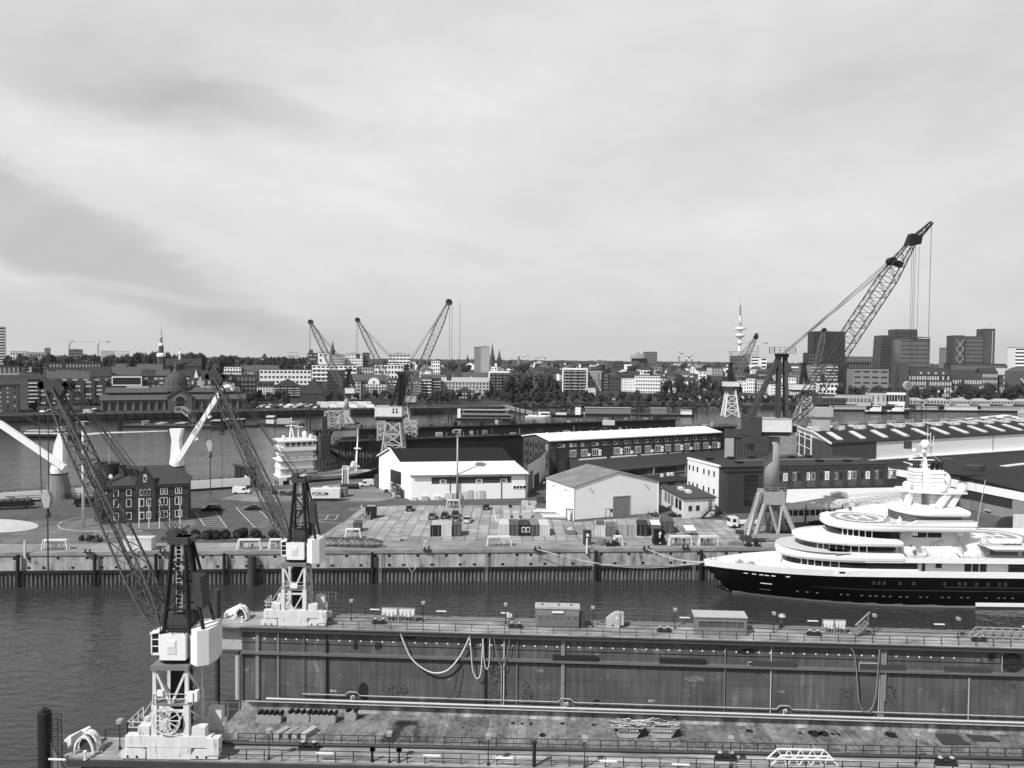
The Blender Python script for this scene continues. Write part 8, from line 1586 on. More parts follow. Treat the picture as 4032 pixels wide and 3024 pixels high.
for i,(a,b) in enumerate(((3560,3640),(3650,3740),(3745,3820),(3826,3900),(3905,3990),(3995,4070))): fbld('white roofed landing building, ' + ('first','second','third','fourth','fifth','sixth')[i] + ' from the clock tower',a,b,1566 + i,1598 + i,wall='l',rows=1,cols=7,win='k',ww=.6,roof='hip',rh=2.5,rc='l',depth=10,name='landing_building',group='landing buildings at the right')
# domed market hall
Dm = 592; A = aty(398,1560,Dm); rzm = .42; t = T('market_hall','long low brick market hall with a ribbed dome over its arched middle entrance','market hall',(A.x,A.y,4.6),rzm); cc,ss = math.cos(rzm),math.sin(rzm); k = kx(962,1560); Wd = (k * A.y - A.x) / (cc - k * ss)
M().box(0,0,0,Wd,26,9.0).build('wall',far_wall['b'],t); M().ext([(-1.2,-1.5,8.8),(-1.2,5,12.4),(-1.2,21,12.4),(-1.2,27.5,8.8)],(Wd + 2.4,0,0)).build('aisle_roof',far_roof['m'],t); M().box(4,6,12,Wd - 4,20,14.6).build('clerestory',wdark,t); M().ext([(2.5,4.8,14.4),(2.5,13,18.2),(2.5,21.2,14.4)],(Wd - 5,0,0)).build('nave_roof',far_roof['m'],t)
for x in (.24,.76): M().box(Wd * x - 8,11.5,17.6,Wd * x + 8,14.5,19).build('roof_lantern',far_wall['l'],t)
n = 19
for q in range(n):
 x = Wd * (q + .5) / n
 if abs(x - Wd * .535) > 7: M().box(x - Wd / n * .5,-.5,0,x - Wd / n * .34,0,8.8).build('pilaster',far_wall['m'],t); link('window',wmesh(Wd / n * .4,5.6,wdark),t,(x,-.05,1.2))
xc = Wd * .535; M().ext([(xc - 9,-2,0),(xc + 9,-2,0),(xc + 9,-2,10.5),(xc,-2,16.5),(xc - 9,-2,10.5)],(0,8,0)).build('entrance_bay',far_wall['b'],t); M().ext([(xc - 10,-2.6,10.2),(xc,-2.6,16.9),(xc + 10,-2.6,10.2),(xc + 10,-2.6,11),(xc,-2.6,17.8),(xc - 10,-2.6,11)],(0,10,0)).build('entrance_gable',far_roof['m'],t)
M().ext([(xc + 5.2 * math.cos(a),-2.3,7.5 + 5.2 * math.sin(a)) for a in [PI * q / 14 for q in range(15)]],(0,.4,0)).build('arch',far_wall['m'],t); M().ext([(xc + 3.6 * math.cos(a),-2.5,7.8 + 3.6 * math.sin(a)) for a in [PI * q / 14 for q in range(15)]],(0,.3,0)).build('fan_window',wdark,t); M().box(xc - 2.6,-2.4,0,xc + 2.6,-2,6.2).build('door',wdark,t)
M().lathe((xc - 3,12,15),[(9.4,0),(9.4,3.4),(9.0,4.2),(8.6,8),(7.2,11.5),(5.,14.2),(2.6,15.8),(1.4,16.4),(1.2,19),(1.7,19.6),(.8,21.2),(.3,24)],28).build('dome',far_roof['m'],t,smooth=False)
for q in range(14):
 a = 2 * PI * q / 14; M().tube([(xc - 3 + r_ * math.cos(a),12 + r_ * math.sin(a),15 + z) for r_,z in ((9.05,4.2),(8.65,8),(7.25,11.5),(5.05,14.2),(2.6,15.9))],.16,4).build('dome_rib',far_roof['d'],t)
# second row on the slope and the skyline
def row2(L):
 for a in L: fbld(*a[:4],**a[4])
row2((('white house with a dark hipped roof behind the brick balcony house',108,186,1468,dict(D=720,wall='w',rows=3,cols=6,roof='hip',rh=8,depth=16)),('long brick row with a dark tiled roof behind the sun blind building',182,352,1462,dict(D=735,wall='d',rows=3,cols=14,win='m',roof='gable',rh=9,rc='m',depth=16)),('dark brick block with pale window bays on the hillside left',180,408,1428,dict(D=800,wall='d',rows=3,cols=18,win='w',ww=.35,wh=.5,depth=18)),('brick block with a steep end gable on the hillside',340,436,1444,dict(D=770,wall='b',rows=4,cols=8,win='m',roof='gable',rh=10,rc='d',depth=18,balc=(3,'m'))),('wide tiled roof row left of the church',436,560,1444,dict(D=790,wall='d',rows=3,cols=9,win='m',roof='gable',rh=9,rc='m',depth=18)),('long low tiled roof behind the dome row',452,640,1432,dict(D=850,wall='d',rows=2,cols=10,win='m',roof='gable',rh=7,rc='m',depth=18)),('brick row with dark roof below the church',540,620,1452,dict(D=770,wall='d',rows=3,cols=6,win='m',roof='hip',rh=8,rc='d',depth=16)),
 ('white terrace house left of the two small white gables',613,668,1456,dict(D=760,wall='w',rows=3,cols=5,roof='gable',rh=8,rc='m',depth=14)),('house with a tall white pointed gable, left one',668,706,1446,dict(D=762,wall='w',rows=3,cols=4,roof='front',rh=13,depth=14)),('dark roofed house between two white pointed gables',706,758,1456,dict(D=765,wall='l',rows=3,cols=5,roof='gable',rh=8,depth=14)),('house with a tall white pointed gable, right one',758,786,1452,dict(D=766,wall='w',rows=3,cols=3,roof='front',rh=12,depth=14)),('dark roofed house right of the two white gables',786,820,1458,dict(D=768,wall='d',rows=3,cols=4,roof='gable',rh=7,depth=14)),
 ('stepped white terrace flats on the hillside',882,950,1444,dict(D=860,wall='w',rows=4,cols=6,balc=(3,'w'),depth=16)),('pale gabled house right of the stepped terrace flats',950,1000,1438,dict(D=870,wall='l',rows=4,cols=4,roof='gable',rh=6,rc='m',depth=16)),('long dark tiled roof above the brick balcony house',1000,1180,1437,dict(D=930,wall='d',rows=2,cols=10,win='m',roof='gable',rh=8,rc='m',depth=20)),('white stepped flats above the small ornate house',1022,1225,1455,dict(D=840,wall='w',rows=3,cols=13,win='k',ww=.6,wh=.4,depth=16)),('long white terrace flats with dark window bands before the hospital',1228,1405,1437,dict(D=900,wall='w',rows=4,cols=10,win='k',ww=.7,wh=.4,balc=(5,'w'),depth=18)),('pale houses row left of the white office slab',1405,1470,1446,dict(D=930,wall='l',rows=3,cols=6,roof='flat',depth=16)),('white low flats right of the lattice tower crane jib',1475,1590,1436,dict(D=960,wall='w',rows=3,cols=9,win='k',ww=.6,depth=16)),('dark tiled row above the white art nouveau house',1372,1520,1474,dict(D=860,wall='d',rows=3,cols=10,win='m',roof='gable',rh=7,rc='m',depth=16)),
 ('white office slab with dark window bands on the skyline left of the big jib',1530,1615,1394,dict(D=1150,wall='w',rows=6,cols=6,win='k',ww=.85,wh=.45,depth=24,extra=plant)),('grey hospital block with blank wall, left of the white ones',1210,1250,1391,dict(D=1150,wall='d',rows=5,cols=6,win='w',ww=.5,wh=.3,depth=24)),('white hospital block with blank side behind the small column crane jib',1252,1296,1388,dict(D=1120,wall='w',rows=4,cols=2,win='k',ww=.3,depth=24,extra=plant)),('wide grey hospital block with fine floors',1300,1357,1397,dict(D=1090,wall='l',rows=7,cols=8,win='m',ww=.8,wh=.4,depth=24,extra=plant)),('tall white hospital tower with square windows and aerials',1362,1428,1394,dict(D=1120,wall='w',rows=7,cols=9,win='k',ww=.5,wh=.45,depth=24,extra=plant)),('dark hospital block right of the white hospital tower',1428,1455,1390,dict(D=1130,wall='d',rows=5,cols=3,win='m',depth=22)),('small white block on the wooded skyline left of the hospital',1131,1172,1390,dict(D=1400,wall='w',rows=3,cols=6,win='m',depth=22)),('tiny white house with a dark pointed roof on the wooded skyline',1028,1054,1390,dict(D=1300,wall='l',rows=2,cols=3,roof='hip',rh=9,depth=16)),
 ('tall pale high rise with a dark flank right of the big left jib',1894,1928,1366,dict(D=1120,wall='l',rows=16,cols=3,win='m',ww=.7,wh=.35,depth=26,name='high_rise',extra=plant)),('dark flank slab joined to the pale high rise',1867,1894,1367,dict(D=1122,wall='m',rows=0,cols=0,depth=24,name='high_rise')),('small white flats left of the pale high rise',1698,1732,1420,dict(D=1120,wall='w',rows=4,cols=4,depth=16)),('dark tiled row behind the long pale riverside row',1660,1790,1474,dict(D=860,wall='d',rows=3,cols=9,win='m',roof='gable',rh=8,rc='m',depth=16)),('pale roofs row left of the tall trees',1820,1930,1466,dict(D=900,wall='l',rows=3,cols=8,roof='gable',rh=8,rc='m',depth=16)),
 ('striped white high rise at the left picture edge',-60,18,1287,dict(D=1150,wall='w',rows=15,cols=5,win='k',ww=.98,wh=.5,depth=24,name='high_rise')),('grey square block on the left skyline',175,195,1370,dict(D=2000,wall='m',rows=5,cols=3,win='m',depth=30)),('dark office block on the left skyline beside the tower crane',270,323,1376,dict(D=1900,wall='m',rows=5,cols=8,win='k',ww=.8,depth=30,extra=plant)),('white ribbed silo building on the left skyline',456,506,1384,dict(D=2400,wall='w',rows=1,cols=9,win='m',ww=.2,wh=.8,depth=40)),('pale low halls left of the ribbed silo',398,448,1382,dict(D=2400,wall='l',rows=0,cols=0,depth=40)),('white low houses on the far left skyline',40,108,1384,dict(D=1700,wall='w',rows=3,cols=7,win='k',depth=30)),('pale terraces on the far left skyline',108,170,1388,dict(D=1750,wall='l',rows=2,cols=6,win='k',depth=30)),
 ('bulky dark office tower on the middle skyline',2538,2588,1386,dict(D=1850,wall='m',rows=12,cols=2,win='k',ww=.95,wh=.45,depth=34,name='office_tower')),('small grey block on the middle skyline',2354,2372,1418,dict(D=2000,wall='m',rows=2,cols=3,depth=20)),('terraced white congress building at the foot of the television tower',2886,2980,1384,dict(D=2300,wall='l',rows=0,cols=0,depth=60)),('white block with dark bands right of the television tower foot',2955,2994,1400,dict(D=1700,wall='w',rows=5,cols=1,win='k',ww=.8,wh=.45,depth=30)),('pale grey slab right of the television tower foot',2934,2956,1396,dict(D=1700,wall='m',rows=0,cols=0,depth=30)),('small white striped block beside the quay crane head',2996,3019,1408,dict(D=1600,wall='w',rows=4,cols=1,win='k',ww=.8,wh=.45,depth=24)),('dark scaffolded block under the television tower',2886,2936,1402,dict(D=1690,wall='d',rows=4,cols=5,win='m',depth=30)),
 ('massive dark glass high rise behind the long crane jib',3205,3329,1306,dict(D=1090,wall='k',rows=14,cols=9,win='k',ww=.7,wh=.5,depth=30,name='high_rise',extra=plant)),('lower dark shoulder of the massive glass high rise',3184,3205,1390,dict(D=1091,wall='k',rows=8,cols=2,win='m',depth=28,name='high_rise')),('long flat brown office bar between the dark high rises',3329,3466,1404,dict(D=1250,wall='b',rows=4,cols=18,win='m',ww=.7,depth=24,rc='l',name='office_building')),
 ('broad glass office tower with a projecting flat roof in front of the leaning pair',3547,3663,1335,dict(D=1060,wall='g',rows=11,cols=1,win='k',ww=.98,wh=.18,depth=34,name='office_tower',extra=lambda t,W_,h,hw,dp: M().box(W_ * .35,-3,h + 2.5,W_ + 1,dp,h + 3.1).bar((W_ * .5,0,h),(W_ * .5,0,h + 2.6),.4).bar((W_ * .9,0,h),(W_ * .9,0,h + 2.6),.4).build('roof_canopy',far_wall['m'],t))),
 ('dark slab with a diagonal white lattice at the right skyline',3756,3798,1322,dict(D=1100,wall='d',rows=0,cols=0,depth=24,name='hotel_tower',extra=lambda t,W_,h,hw,dp: [M().bar((W_ * .25,-.5,h * .16 + q * h * .19),(W_ * .95,-.5,h * .16 + (q + 1) * h * .19),.6).bar((W_ * .95,-.5,h * .16 + q * h * .19),(W_ * .25,-.5,h * .16 + (q + 1) * h * .19),.6).build('lattice_brace',far_wall['l'],t) for q in range(4)])),('wide glazed middle of the hotel tower at the right skyline',3798,3878,1325,dict(D=1104,wall='g',rows=12,cols=8,win='k',ww=.75,wh=.35,depth=26,name='hotel_tower')),('tallest dark brick slab with an aerial at the right skyline',3878,3919,1296,dict(D=1098,wall='d',rows=0,cols=0,depth=26,name='hotel_tower',extra=lambda t,W_,h,hw,dp: M().bar((W_ * .65,5,h),(W_ * .65,5,h + 11),.4).box(W_ * .72,-.2,8,W_ * .78,0,h - 3).build('aerial',far_wall['l'],t))),('slim striped tower left of the hotel slabs',3722,3755,1370,dict(D=1200,wall='m',rows=0,cols=0,depth=22,name='hotel_tower',extra=lambda t,W_,h,hw,dp: [M().box(W_ * q / 5,-.3,5,W_ * q / 5 + .9,0,h).build('white_fin',far_wall['w'],t) for q in range(1,5)])),('white striped tower at the right picture edge',3998,4080,1368,dict(D=1250,wall='w',rows=9,cols=1,win='k',ww=.98,wh=.45,depth=24,name='high_rise')),('long dark podium under the hotel slabs',3745,3960,1432,dict(D=1060,wall='d',rows=3,cols=24,win='m',ww=.6,depth=24,name='office_building'))))
# leaning pair of towers: bent plan prisms
def bent(label,x0,x1,yt,D,kink):
 A = aty(x0,yt,D); B = aty(x1,yt,D); zb = ground(A.x,A.y) - 2; W_ = B.x - A.x; h = A.z - zb; t = T('leaning_tower',label,'high rise',(A.x,A.y,zb),0,'pair of leaning dark towers'); m = M(); zs = [0,h * .45,h]; of = [0,kink,kink * .2]
 for q in range(2):
  a,b = of[q],of[q + 1]; m.add([(a,0,zs[q]),(W_ + a,0,zs[q]),(W_ + a,24,zs[q]),(a,24,zs[q]),(b,0,zs[q + 1]),(W_ + b,0,zs[q + 1]),(W_ + b,24,zs[q + 1]),(b,24,zs[q + 1])],[(0,3,2,1),(4,5,6,7),(0,1,5,4),(1,2,6,5),(2,3,7,6),(3,0,4,7)])
 m.build('wall',far_wall['d'],t);
 for k in range(11):
  f = M()
  for q in range(2): a,b = of[q],of[q + 1]; x = W_ * k / 10; f.bar((x + a,-.2,zs[q]),(x + b,-.2,zs[q + 1]),.7)
  f.build('facade_fin',far_wall['d'],t)
 for r in range(16):
  z = h * (r + .5) / 17; i = 0 if z < zs[1] else 1; s = of[i] + (of[i + 1] - of[i]) * (z - zs[i]) / (zs[i + 1] - zs[i]); M().box(s + .3,-.12,z,s + W_ - .3,.05,z + h / 34).build('window_row',wdark,t)
bent('left lower tower of the leaning dark pair',3474,3528,1320,1110,-2.5); bent('right taller tower of the leaning dark pair',3526,3609,1296,1135,3.)
# towers and spires
def lath_thing(name,label,cat,px,py_top,D,prof,mt,base=None,n=12,parts=()):
 """prof: (radius, pixel row) from bottom to top"""
 A = aty(px,py_top,D); zb = ground(A.x,D) - 2 if base is None else base; t = T(name,label,cat,(A.x,D,zb),0); Z = lambda py: aty(px,py,D).z - zb
 M().lathe((0,0,0),[(r,0 if py is None else Z(py)) for r,py in prof],n).build('shaft',mt,t)
 for nm,pr,m2 in parts: M().lathe((0,0,0),[(r,Z(py)) for r,py in pr],n).build(nm,m2,t)
 return t
fw2 = far_wall['w']; fl2 = far_wall['l']; fd2 = far_wall['d']
lath_thing('television_tower','white television tower with two disc platforms on the right skyline','tower',2916,1170,2700,[(9.5,None),(5.6,1385),(5.,1245)],fw2,n=20,parts=(('lower_platform',[(6,1331),(14,1326),(16.5,1322),(16.5,1318),(9,1315),(6,1312)],fw2),('upper_platform',[(6,1304),(15,1299),(21,1296),(21,1292),(12,1290),(6,1288)],fw2),('antenna_mast',[(5.5,1288),(4.5,1245),(4.5,1238),(2.6,1238),(2.3,1200),(1.4,1199),(1.0,1170)],fl2),*[('antenna_ring',[(4,1288 - q * 8),(9.5 - q,1286 - q * 8),(9.5 - q,1284.5 - q * 8),(4,1284 - q * 8)],fl2) for q in range(1,6)],*[('mast_band',[(3.4,1236 - q * 9),(3.4,1232 - q * 9)],fd2) for q in range(4)],('shaft_ring',[(6,1354),(12,1353),(12,1352),(6,1351)],fl2)))
lath_thing('church_tower','baroque church tower with white lanterns and a needle spire left of the dome','church tower',634,1263,905,[(5.0,None),(5.0,1400)],fd2,n=8,parts=(('white_cornice',[(5.3,1404),(5.3,1398),(4.6,1392),(3.6,1390)],fw2),('bell_stage',[(2.9,1390),(2.7,1360)],fd2),('white_lantern',[(2.9,1362),(3.0,1357),(2.3,1352),(2.2,1350)],fw2),('upper_stage',[(1.7,1351),(1.6,1330)],far_wall['m']),('spire',[(2.0,1331),(1.3,1324),(.9,1320),(.35,1290),(.12,1263)],far_wall['l'])))
lath_thing('ridge_turret','small white turret on the church roof between trees','turret',708,1362,930,[(1.9,None),(1.9,1410)],fl2,n=8,parts=(('lantern',[(1.4,1410),(1.4,1396),(1.9,1395),(1.7,1388),(.6,1382)],fw2),('spire',[(.6,1382),(.1,1362)],fl2)))
fbld('long dark church roof between the church tower and the small turret',645,792,1411,D=915,wall='d',roof='gable',rh=9,rc='d',depth=20,name='church_nave',cat='church')
for px,yt,yb,D,r,l in ((1310,1340,1398,1500,4.4,'dark church spire behind the hospital blocks'),(1939,1349,1426,1450,4.2,'taller dark church spire right of the pale high rise'),(1966,1374,1428,1460,4.0,'shorter dark church spire right of the pale high rise'),(1841,1395,1418,2300,3.4,'tiny distant church spire left of the pale high rise'),(3908,1420,1478,1010,2.4,'slender church turret before the tallest hotel slab')):
 lath_thing('church_spire',l,'church spire',px,yt,D,[(r,None),(r,yb),(r * 1.15,yb - (yb - yt) * .3),(r * .75,yb - (yb - yt) * .38),(.1,yt)],fd2,n=8)
lath_thing('water_tower_hotel','round brick water tower with a pointed roof on the middle skyline','tower',2512,1386,1850,[(16,None),(15,1412)],fd2,n=16,parts=(('pointed_roof',[(20,1412),(20,1408),(.3,1386)],far_wall['m']),))
lath_thing('chimney','tall thin chimney on the skyline above the trees','chimney',2043,1403,1500,[(3.2,None),(2.2,1403)],far_wall['m'],n=10)
t = lath_thing('clock_tower','dark slender round clock on a pole tower at the landing stage','clock tower',3574,1507,775,[(2.4,None),(1.6,1560),(1.3,1535)],fd2,n=10); M().lathe((0,-1.2,aty(3574,1518,775).z - t.location.z),[(4.4,0),(4.4,2.4)],20,'y').build('clock_ring',fl2,t); M().lathe((0,-1.5,aty(3574,1518,775).z - t.location.z),[(3.5,0),(3.5,.3)],20,'y').build('clock_face',far_wall['m'],t)
t = lath_thing('glass_cone_roof','grey building with a dark roof and white V brace at the right picture edge','building',4016,1440,930,[(18,None),(18,1462),(9,1446)],fd2,n=4); M().bar((-9,-16.5,26),(0,-16.5,14),2).bar((9,-16.5,26),(0,-16.5,14),2).build('white_brace',fl2,t)
# tower cranes on the skyline
for px,yt,xl,xr,D,l in ((386,1345,253,431,1250,'white tower crane with a long jib on the left skyline'),(273,1343,253,290,2200,'tiny distant crane beside the dark skyline block'),(2136,1409,2104,2148,2200,'small dark tower crane on the skyline right of the chimney'),(2077,1406,2060,2084,2600,'tiny pale tower crane right of the chimney'),(2487,1406,2481,2525,2300,'crane beside the round water tower'),(2674,1392,2669,2689,1900,'tower crane in the open middle skyline'),(2704,1407,2695,2718,2200,'left one of two small cranes left of the television tower'),(2724,1406,2706,2731,2250,'right one of two small cranes left of the television tower'),(2985,1350,2925,3022,2400,'pale distant crane right of the television tower')):
 a = aty(px,yt,D); zb = ground(a.x,D); t = T('tower_crane',l,'tower crane',(a.x,D,zb),0,'tower cranes on the skyline'); h = a.z - zb; s = D / F; k = D / 1250; m = M(); lattice(m,(0,0,0),(0,0,h),(1,0,0),[(0,2 * k,2 * k),(1,2 * k,2 * k)],14,.4 * k,.25 * k,False); m.build('mast',fl2 if px < 300 or px in (386,2985) else far_wall['m'],t)
 m = M(); lattice(m,((xl - px) * s,0,h),((xr - px) * s,0,h),(0,0,1),[(0,.9 * k,1.2 * k),(1,1.2 * k,1.4 * k)],16,.3 * k,.18 * k,False); m.bar((0,0,h),(0,0,h + 5 * k),.5 * k).build('jib',fl2 if px in (386,273,2985) else far_wall['m'],t); M().box((xr - px) * s - 4 * k,-1,h - 1.6 * k,(xr - px) * s,1,h + .6 * k).build('counterweight',far_wall['m'],t); M().box(-1.4 * k,-1.4 * k,h - 3 * k,1.4 * k,1.4 * k,h).build('cab',far_wall['w'],t)
# distant carpet of houses: every one its own small building
rnd = random.Random(21); LM = [(0,640,'left of the church tower'),(640,1200,'between church tower and hospital'),(1200,1900,'around the white hospital'),(1900,2240,'behind the tall trees'),(2240,2560,'below the round water tower'),(2560,2880,'left of the television tower'),(2880,3200,'below the television tower'),(3200,4100,'among the right high rises')]
for i in range(285):
 band = i % 10
 px = rnd.uniform(2020,3180) if band < 7 else (rnd.uniform(840,2020) if band < 9 else rnd.uniform(20,620)); D = 1000 + 1700 * rnd.random() ** 1.4
 kx_ = kx(px); x = kx_ * D; z = ground(x,D); w_ = rnd.uniform(8,19); h = rnd.uniform(10,15) + (5 if rnd.random() < .1 else 0); wl_ = rnd.choice('wwwwwlmd'); rf = rnd.choice(('gable','gable','hip','flat','front')); yt = proj_y = None
 s = F / D; x0 = px - w_ * s / 2; x1 = px + w_ * s / 2; q = V((x,D,z + h)) - CAM; yt = 1512 - F * q.dot(UP) / q.dot(FW)
 where = next(l for a,b,l in LM if a <= px < b); tone = {'w': 'white','l': 'pale','m': 'grey','d': 'dark brick'}[wl_]; rfn = {'gable': 'ridge roofed','hip': 'hip roofed','flat': 'flat roofed','front': 'gable fronted'}[rf]
 near = 'nearer' if D < 1200 else ('middle' if D < 1800 else 'farthest')
 fbld(f'{tone} {rfn} house, {near} rows {where}',x0,x1,yt,D=D,wall=wl_,rows=3 if D < 1500 else 0,cols=max(2,int(w_ / 4)),win='k' if wl_ in 'wlm' else 'm',ww=.5,wh=.45,roof=rf,rh=5 if rf != 'flat' else 0,rc=rnd.choice('ddm' + ('l' if rf == 'flat' else 'd')),depth=rnd.uniform(10,16),rz=rnd.uniform(-.5,.5),name='distant_house',cat='house',group='distant houses across the city')
# --- trees
leaf = [mat_leaf('leaf_dark',.042),mat_leaf('leaf_mid',.065),mat_leaf('leaf_light',.11)]; bark = mat('bark',.045,.9,.2,2.)
def crown_mesh(seed,shape,nleaf=900,size=.13):
 r = random.Random(seed); m = M(); lobes = []
 nl = {'round': 11,'tall': 12,'wide': 13,'bush': 7}[shape]
 for k in range(nl):
  a = r.uniform(0,2 * PI); q = r.uniform(.12,.52); z = r.uniform(.2,.86)
  if shape == 'tall': q *= .62 * (1.2 - z); z = k / nl * .85 + .12
  if shape == 'bush': z = r.uniform(.12,.6)
  if shape == 'round': q *= math.sin(math.pi * min(1,z * .9 + .12)) ** .5
  lobes.append((q * math.cos(a),q * math.sin(a),z,r.uniform(.17,.30) * (.75 if shape == 'tall' else 1)))
 for i in range(nleaf):
  lx,ly,lz,lr = lobes[r.randrange(nl)]; u = r.gauss(0,1),r.gauss(0,1),r.gauss(0,1); n = math.sqrt(sum(c * c for c in u)) + 1e-6; rr = lr * (r.random() ** .35) * r.uniform(.85,1.12)
  d = V((u[0] / n,u[1] / n,u[2] / n)); p = V((lx,ly,lz)) + V((d.x * rr,d.y * rr,d.z * rr * .85))
  if p.z < .03: continue
  nn = (d + V((r.uniform(-.7,.7),r.uniform(-.7,.7),r.uniform(-.3,.9)))).normalized(); a = nn.cross(V((r.uniform(-1,1),r.uniform(-1,1),r.uniform(-1,1)))).normalized(); b = nn.cross(a); s = size * r.uniform(.5,1.15) * .5
  m.quad(p - a * s - b * s * .7,p + a * s - b * s * .8,p + a * s * .8 + b * s,p - a * s * .7 + b * s * .8)
 return m
CR = {}
for sh_,n_ in (('round',3),('tall',2),('wide',2),('bush',2)):
 for k in range(n_):
  for c in range(3): CR[(sh_,k,c)] = None
 for k in range(n_):
  m = crown_mesh(100 + k * 7 + len(sh_),sh_,1000 if sh_ != 'bush' else 500)
  for c in range(3): CR[(sh_,k,c)] = m.mesh('crown',leaf[c])
tr = M().tube([(0,0,0),(.01,0,.25),(-.01,.01,.5),(.02,0,.75)],.035,7,.012)
for a,z in ((0,.3),(1.3,.38),(2.6,.33),(3.9,.42),(5.1,.36)): tr.tube([(0,0,z),(.16 * math.cos(a),.16 * math.sin(a),z + .15),(.3 * math.cos(a),.3 * math.sin(a),z + .28)],.014,5,.004)
TRM = tr.mesh('trunk',bark)
trn = random.Random(77)
def tree(px,D,wpx,hpx,shape,label,group,tone=None,yb=None,z=None):
 k = kx(px); x = k * D; z0 = ground(x,D) - .2 if z is None else z; s = D / F; w_ = wpx * s; h = hpx * s
 t = T('bush' if shape == 'bush' else 'tree',label,'bush' if shape == 'bush' else 'tree',(x,D,z0),trn.uniform(0,6.28),group); c = trn.randrange(3) if tone is None else tone; v = trn.randrange(3 if shape == 'round' else 2)
 link('crown',CR[(shape,v,c)],t,(0,0,h * (.08 if shape != 'bush' else -.02)),0,(w_ * .72,w_ * .72,h * .93)); link('trunk',TRM,t,(0,0,0),0,(w_ * .8,w_ * .8,h * .8)); return t
def treerow(pts,group,mk):
 for i,a in enumerate(pts): tree(*a[:5],mk(i),group,*(a[5:]))
ORDN = ('first','second','third','fourth','fifth','sixth','seventh','eighth','ninth','tenth','eleventh','twelfth','thirteenth','fourteenth','fifteenth','sixteenth','seventeenth','eighteenth','nineteenth','twentieth')
TN = ('very dark','dark','paler')
# tall group left of the framed block
treerow([(1998 + 20 * i + trn.uniform(-8,8),800 + 14 * (i % 3),70,84 + 16 * ((i * 7) % 3) / 2,'round',i % 3) for i in range(10)],'tall trees left of the framed black block',lambda i: f'{ORDN[i]} from the left in the tall dense tree group beside the framed black block'); tree(2105,790,62,66,'round','paler round tree standing in front of the tall dense tree group','tall trees left of the framed black block',2)
treerow([(px,gnd(px,1590) - 6 * (i % 2),44,56,'round',1) for i,px in enumerate((1712,1740,1762,1780))],'dark trees beside the balcony apartment houses',lambda i: f'{ORDN[i]} from the left in the dark tree clump beside the balcony apartment houses')
# promenade trees along the bank
pr = [x for x in range(1270,2060,34)]
treerow([(px + trn.uniform(-6,6),gnd(px,1577),36,32 + trn.uniform(-3,8),'round',i % 2) for i,px in enumerate(pr)],'promenade trees left of the tall group',lambda i: f'{TN[i % 2]} small round promenade tree {ORDN[i % 20]} from the black modern block' if i < 20 else f'{TN[i % 2]} small round promenade tree near the tall group, {ORDN[i - 20]} of the last ones')
pr2 = [x for x in range(2010,2880,36)]
treerow([(px + trn.uniform(-8,8),bankY(kx(px) * 740) + 26 + 10 * (i % 3),48 + trn.uniform(-6,12),44 + trn.uniform(-6,14),'round' if i % 4 else 'wide',i % 3 if i % 3 < 2 else 1) for i,px in enumerate(pr2)],'bank trees in the middle',lambda i: f'{TN[i % 3 if i % 3 < 2 else 1]} bank tree above the middle pontoon, {ORDN[i % 20]} from the left' if i < 20 else f'bank tree near the lattice crane below the television tower, {ORDN[i - 20]} of the last ones')
treerow([(2012 + 27 * i + trn.uniform(-8,8),bankY(kx(2012 + 27 * i) * 740) + 6,46,24 + trn.uniform(0,12),'bush',1 if i % 3 else 2) for i in range(34)],'bushes on the bank slope',lambda i: f'low bush on the green bank slope, {ORDN[i % 20]} from the left' if i < 20 else f'low bush far right on the green bank slope, {ORDN[i - 20]} of the last ones')
treerow([(2620 + 24 * i + trn.uniform(-6,6),gnd(2620 + 24 * i,1560) - 12 * (i % 2),44,58 + 24 * ((i * 5) % 4) / 3,('round','tall','round')[i % 3],(0,0,1)[i % 3]) for i in range(13)],'big dark trees right of the white modern block',lambda i: f'{ORDN[i]} from the left in the big dark tree belt right of the white modern block')
treerow([(3318 + 30 * i + trn.uniform(-7,7),880 + 12 * (i % 2),48,52 + 14 * ((i * 3) % 3),'tall' if i % 3 == 1 else 'round',i % 2) for i in range(14)],'trees in front of the brick museum and school',lambda i: f'{ORDN[i]} from the left in the tree row before the brick museum and school')
treerow([(3775 + 22 * i + trn.uniform(-7,7),875 + 14 * (i % 2),58,50 + 20 * ((i * 3) % 4) / 3,'round',i % 2) for i in range(14)],'tree clump above the landing stage at the right',lambda i: f'{ORDN[i]} from the left in the broad tree clump above the landing stage')
treerow([(2895 + 22 * i,bankY(kx(2895 + 22 * i) * 780) + 30,34,30,'round',i % 2) for i in range(14)],'low trees behind the quay crane',lambda i: f'{ORDN[i]} from the left in the low tree row behind the quay crane and its jib')
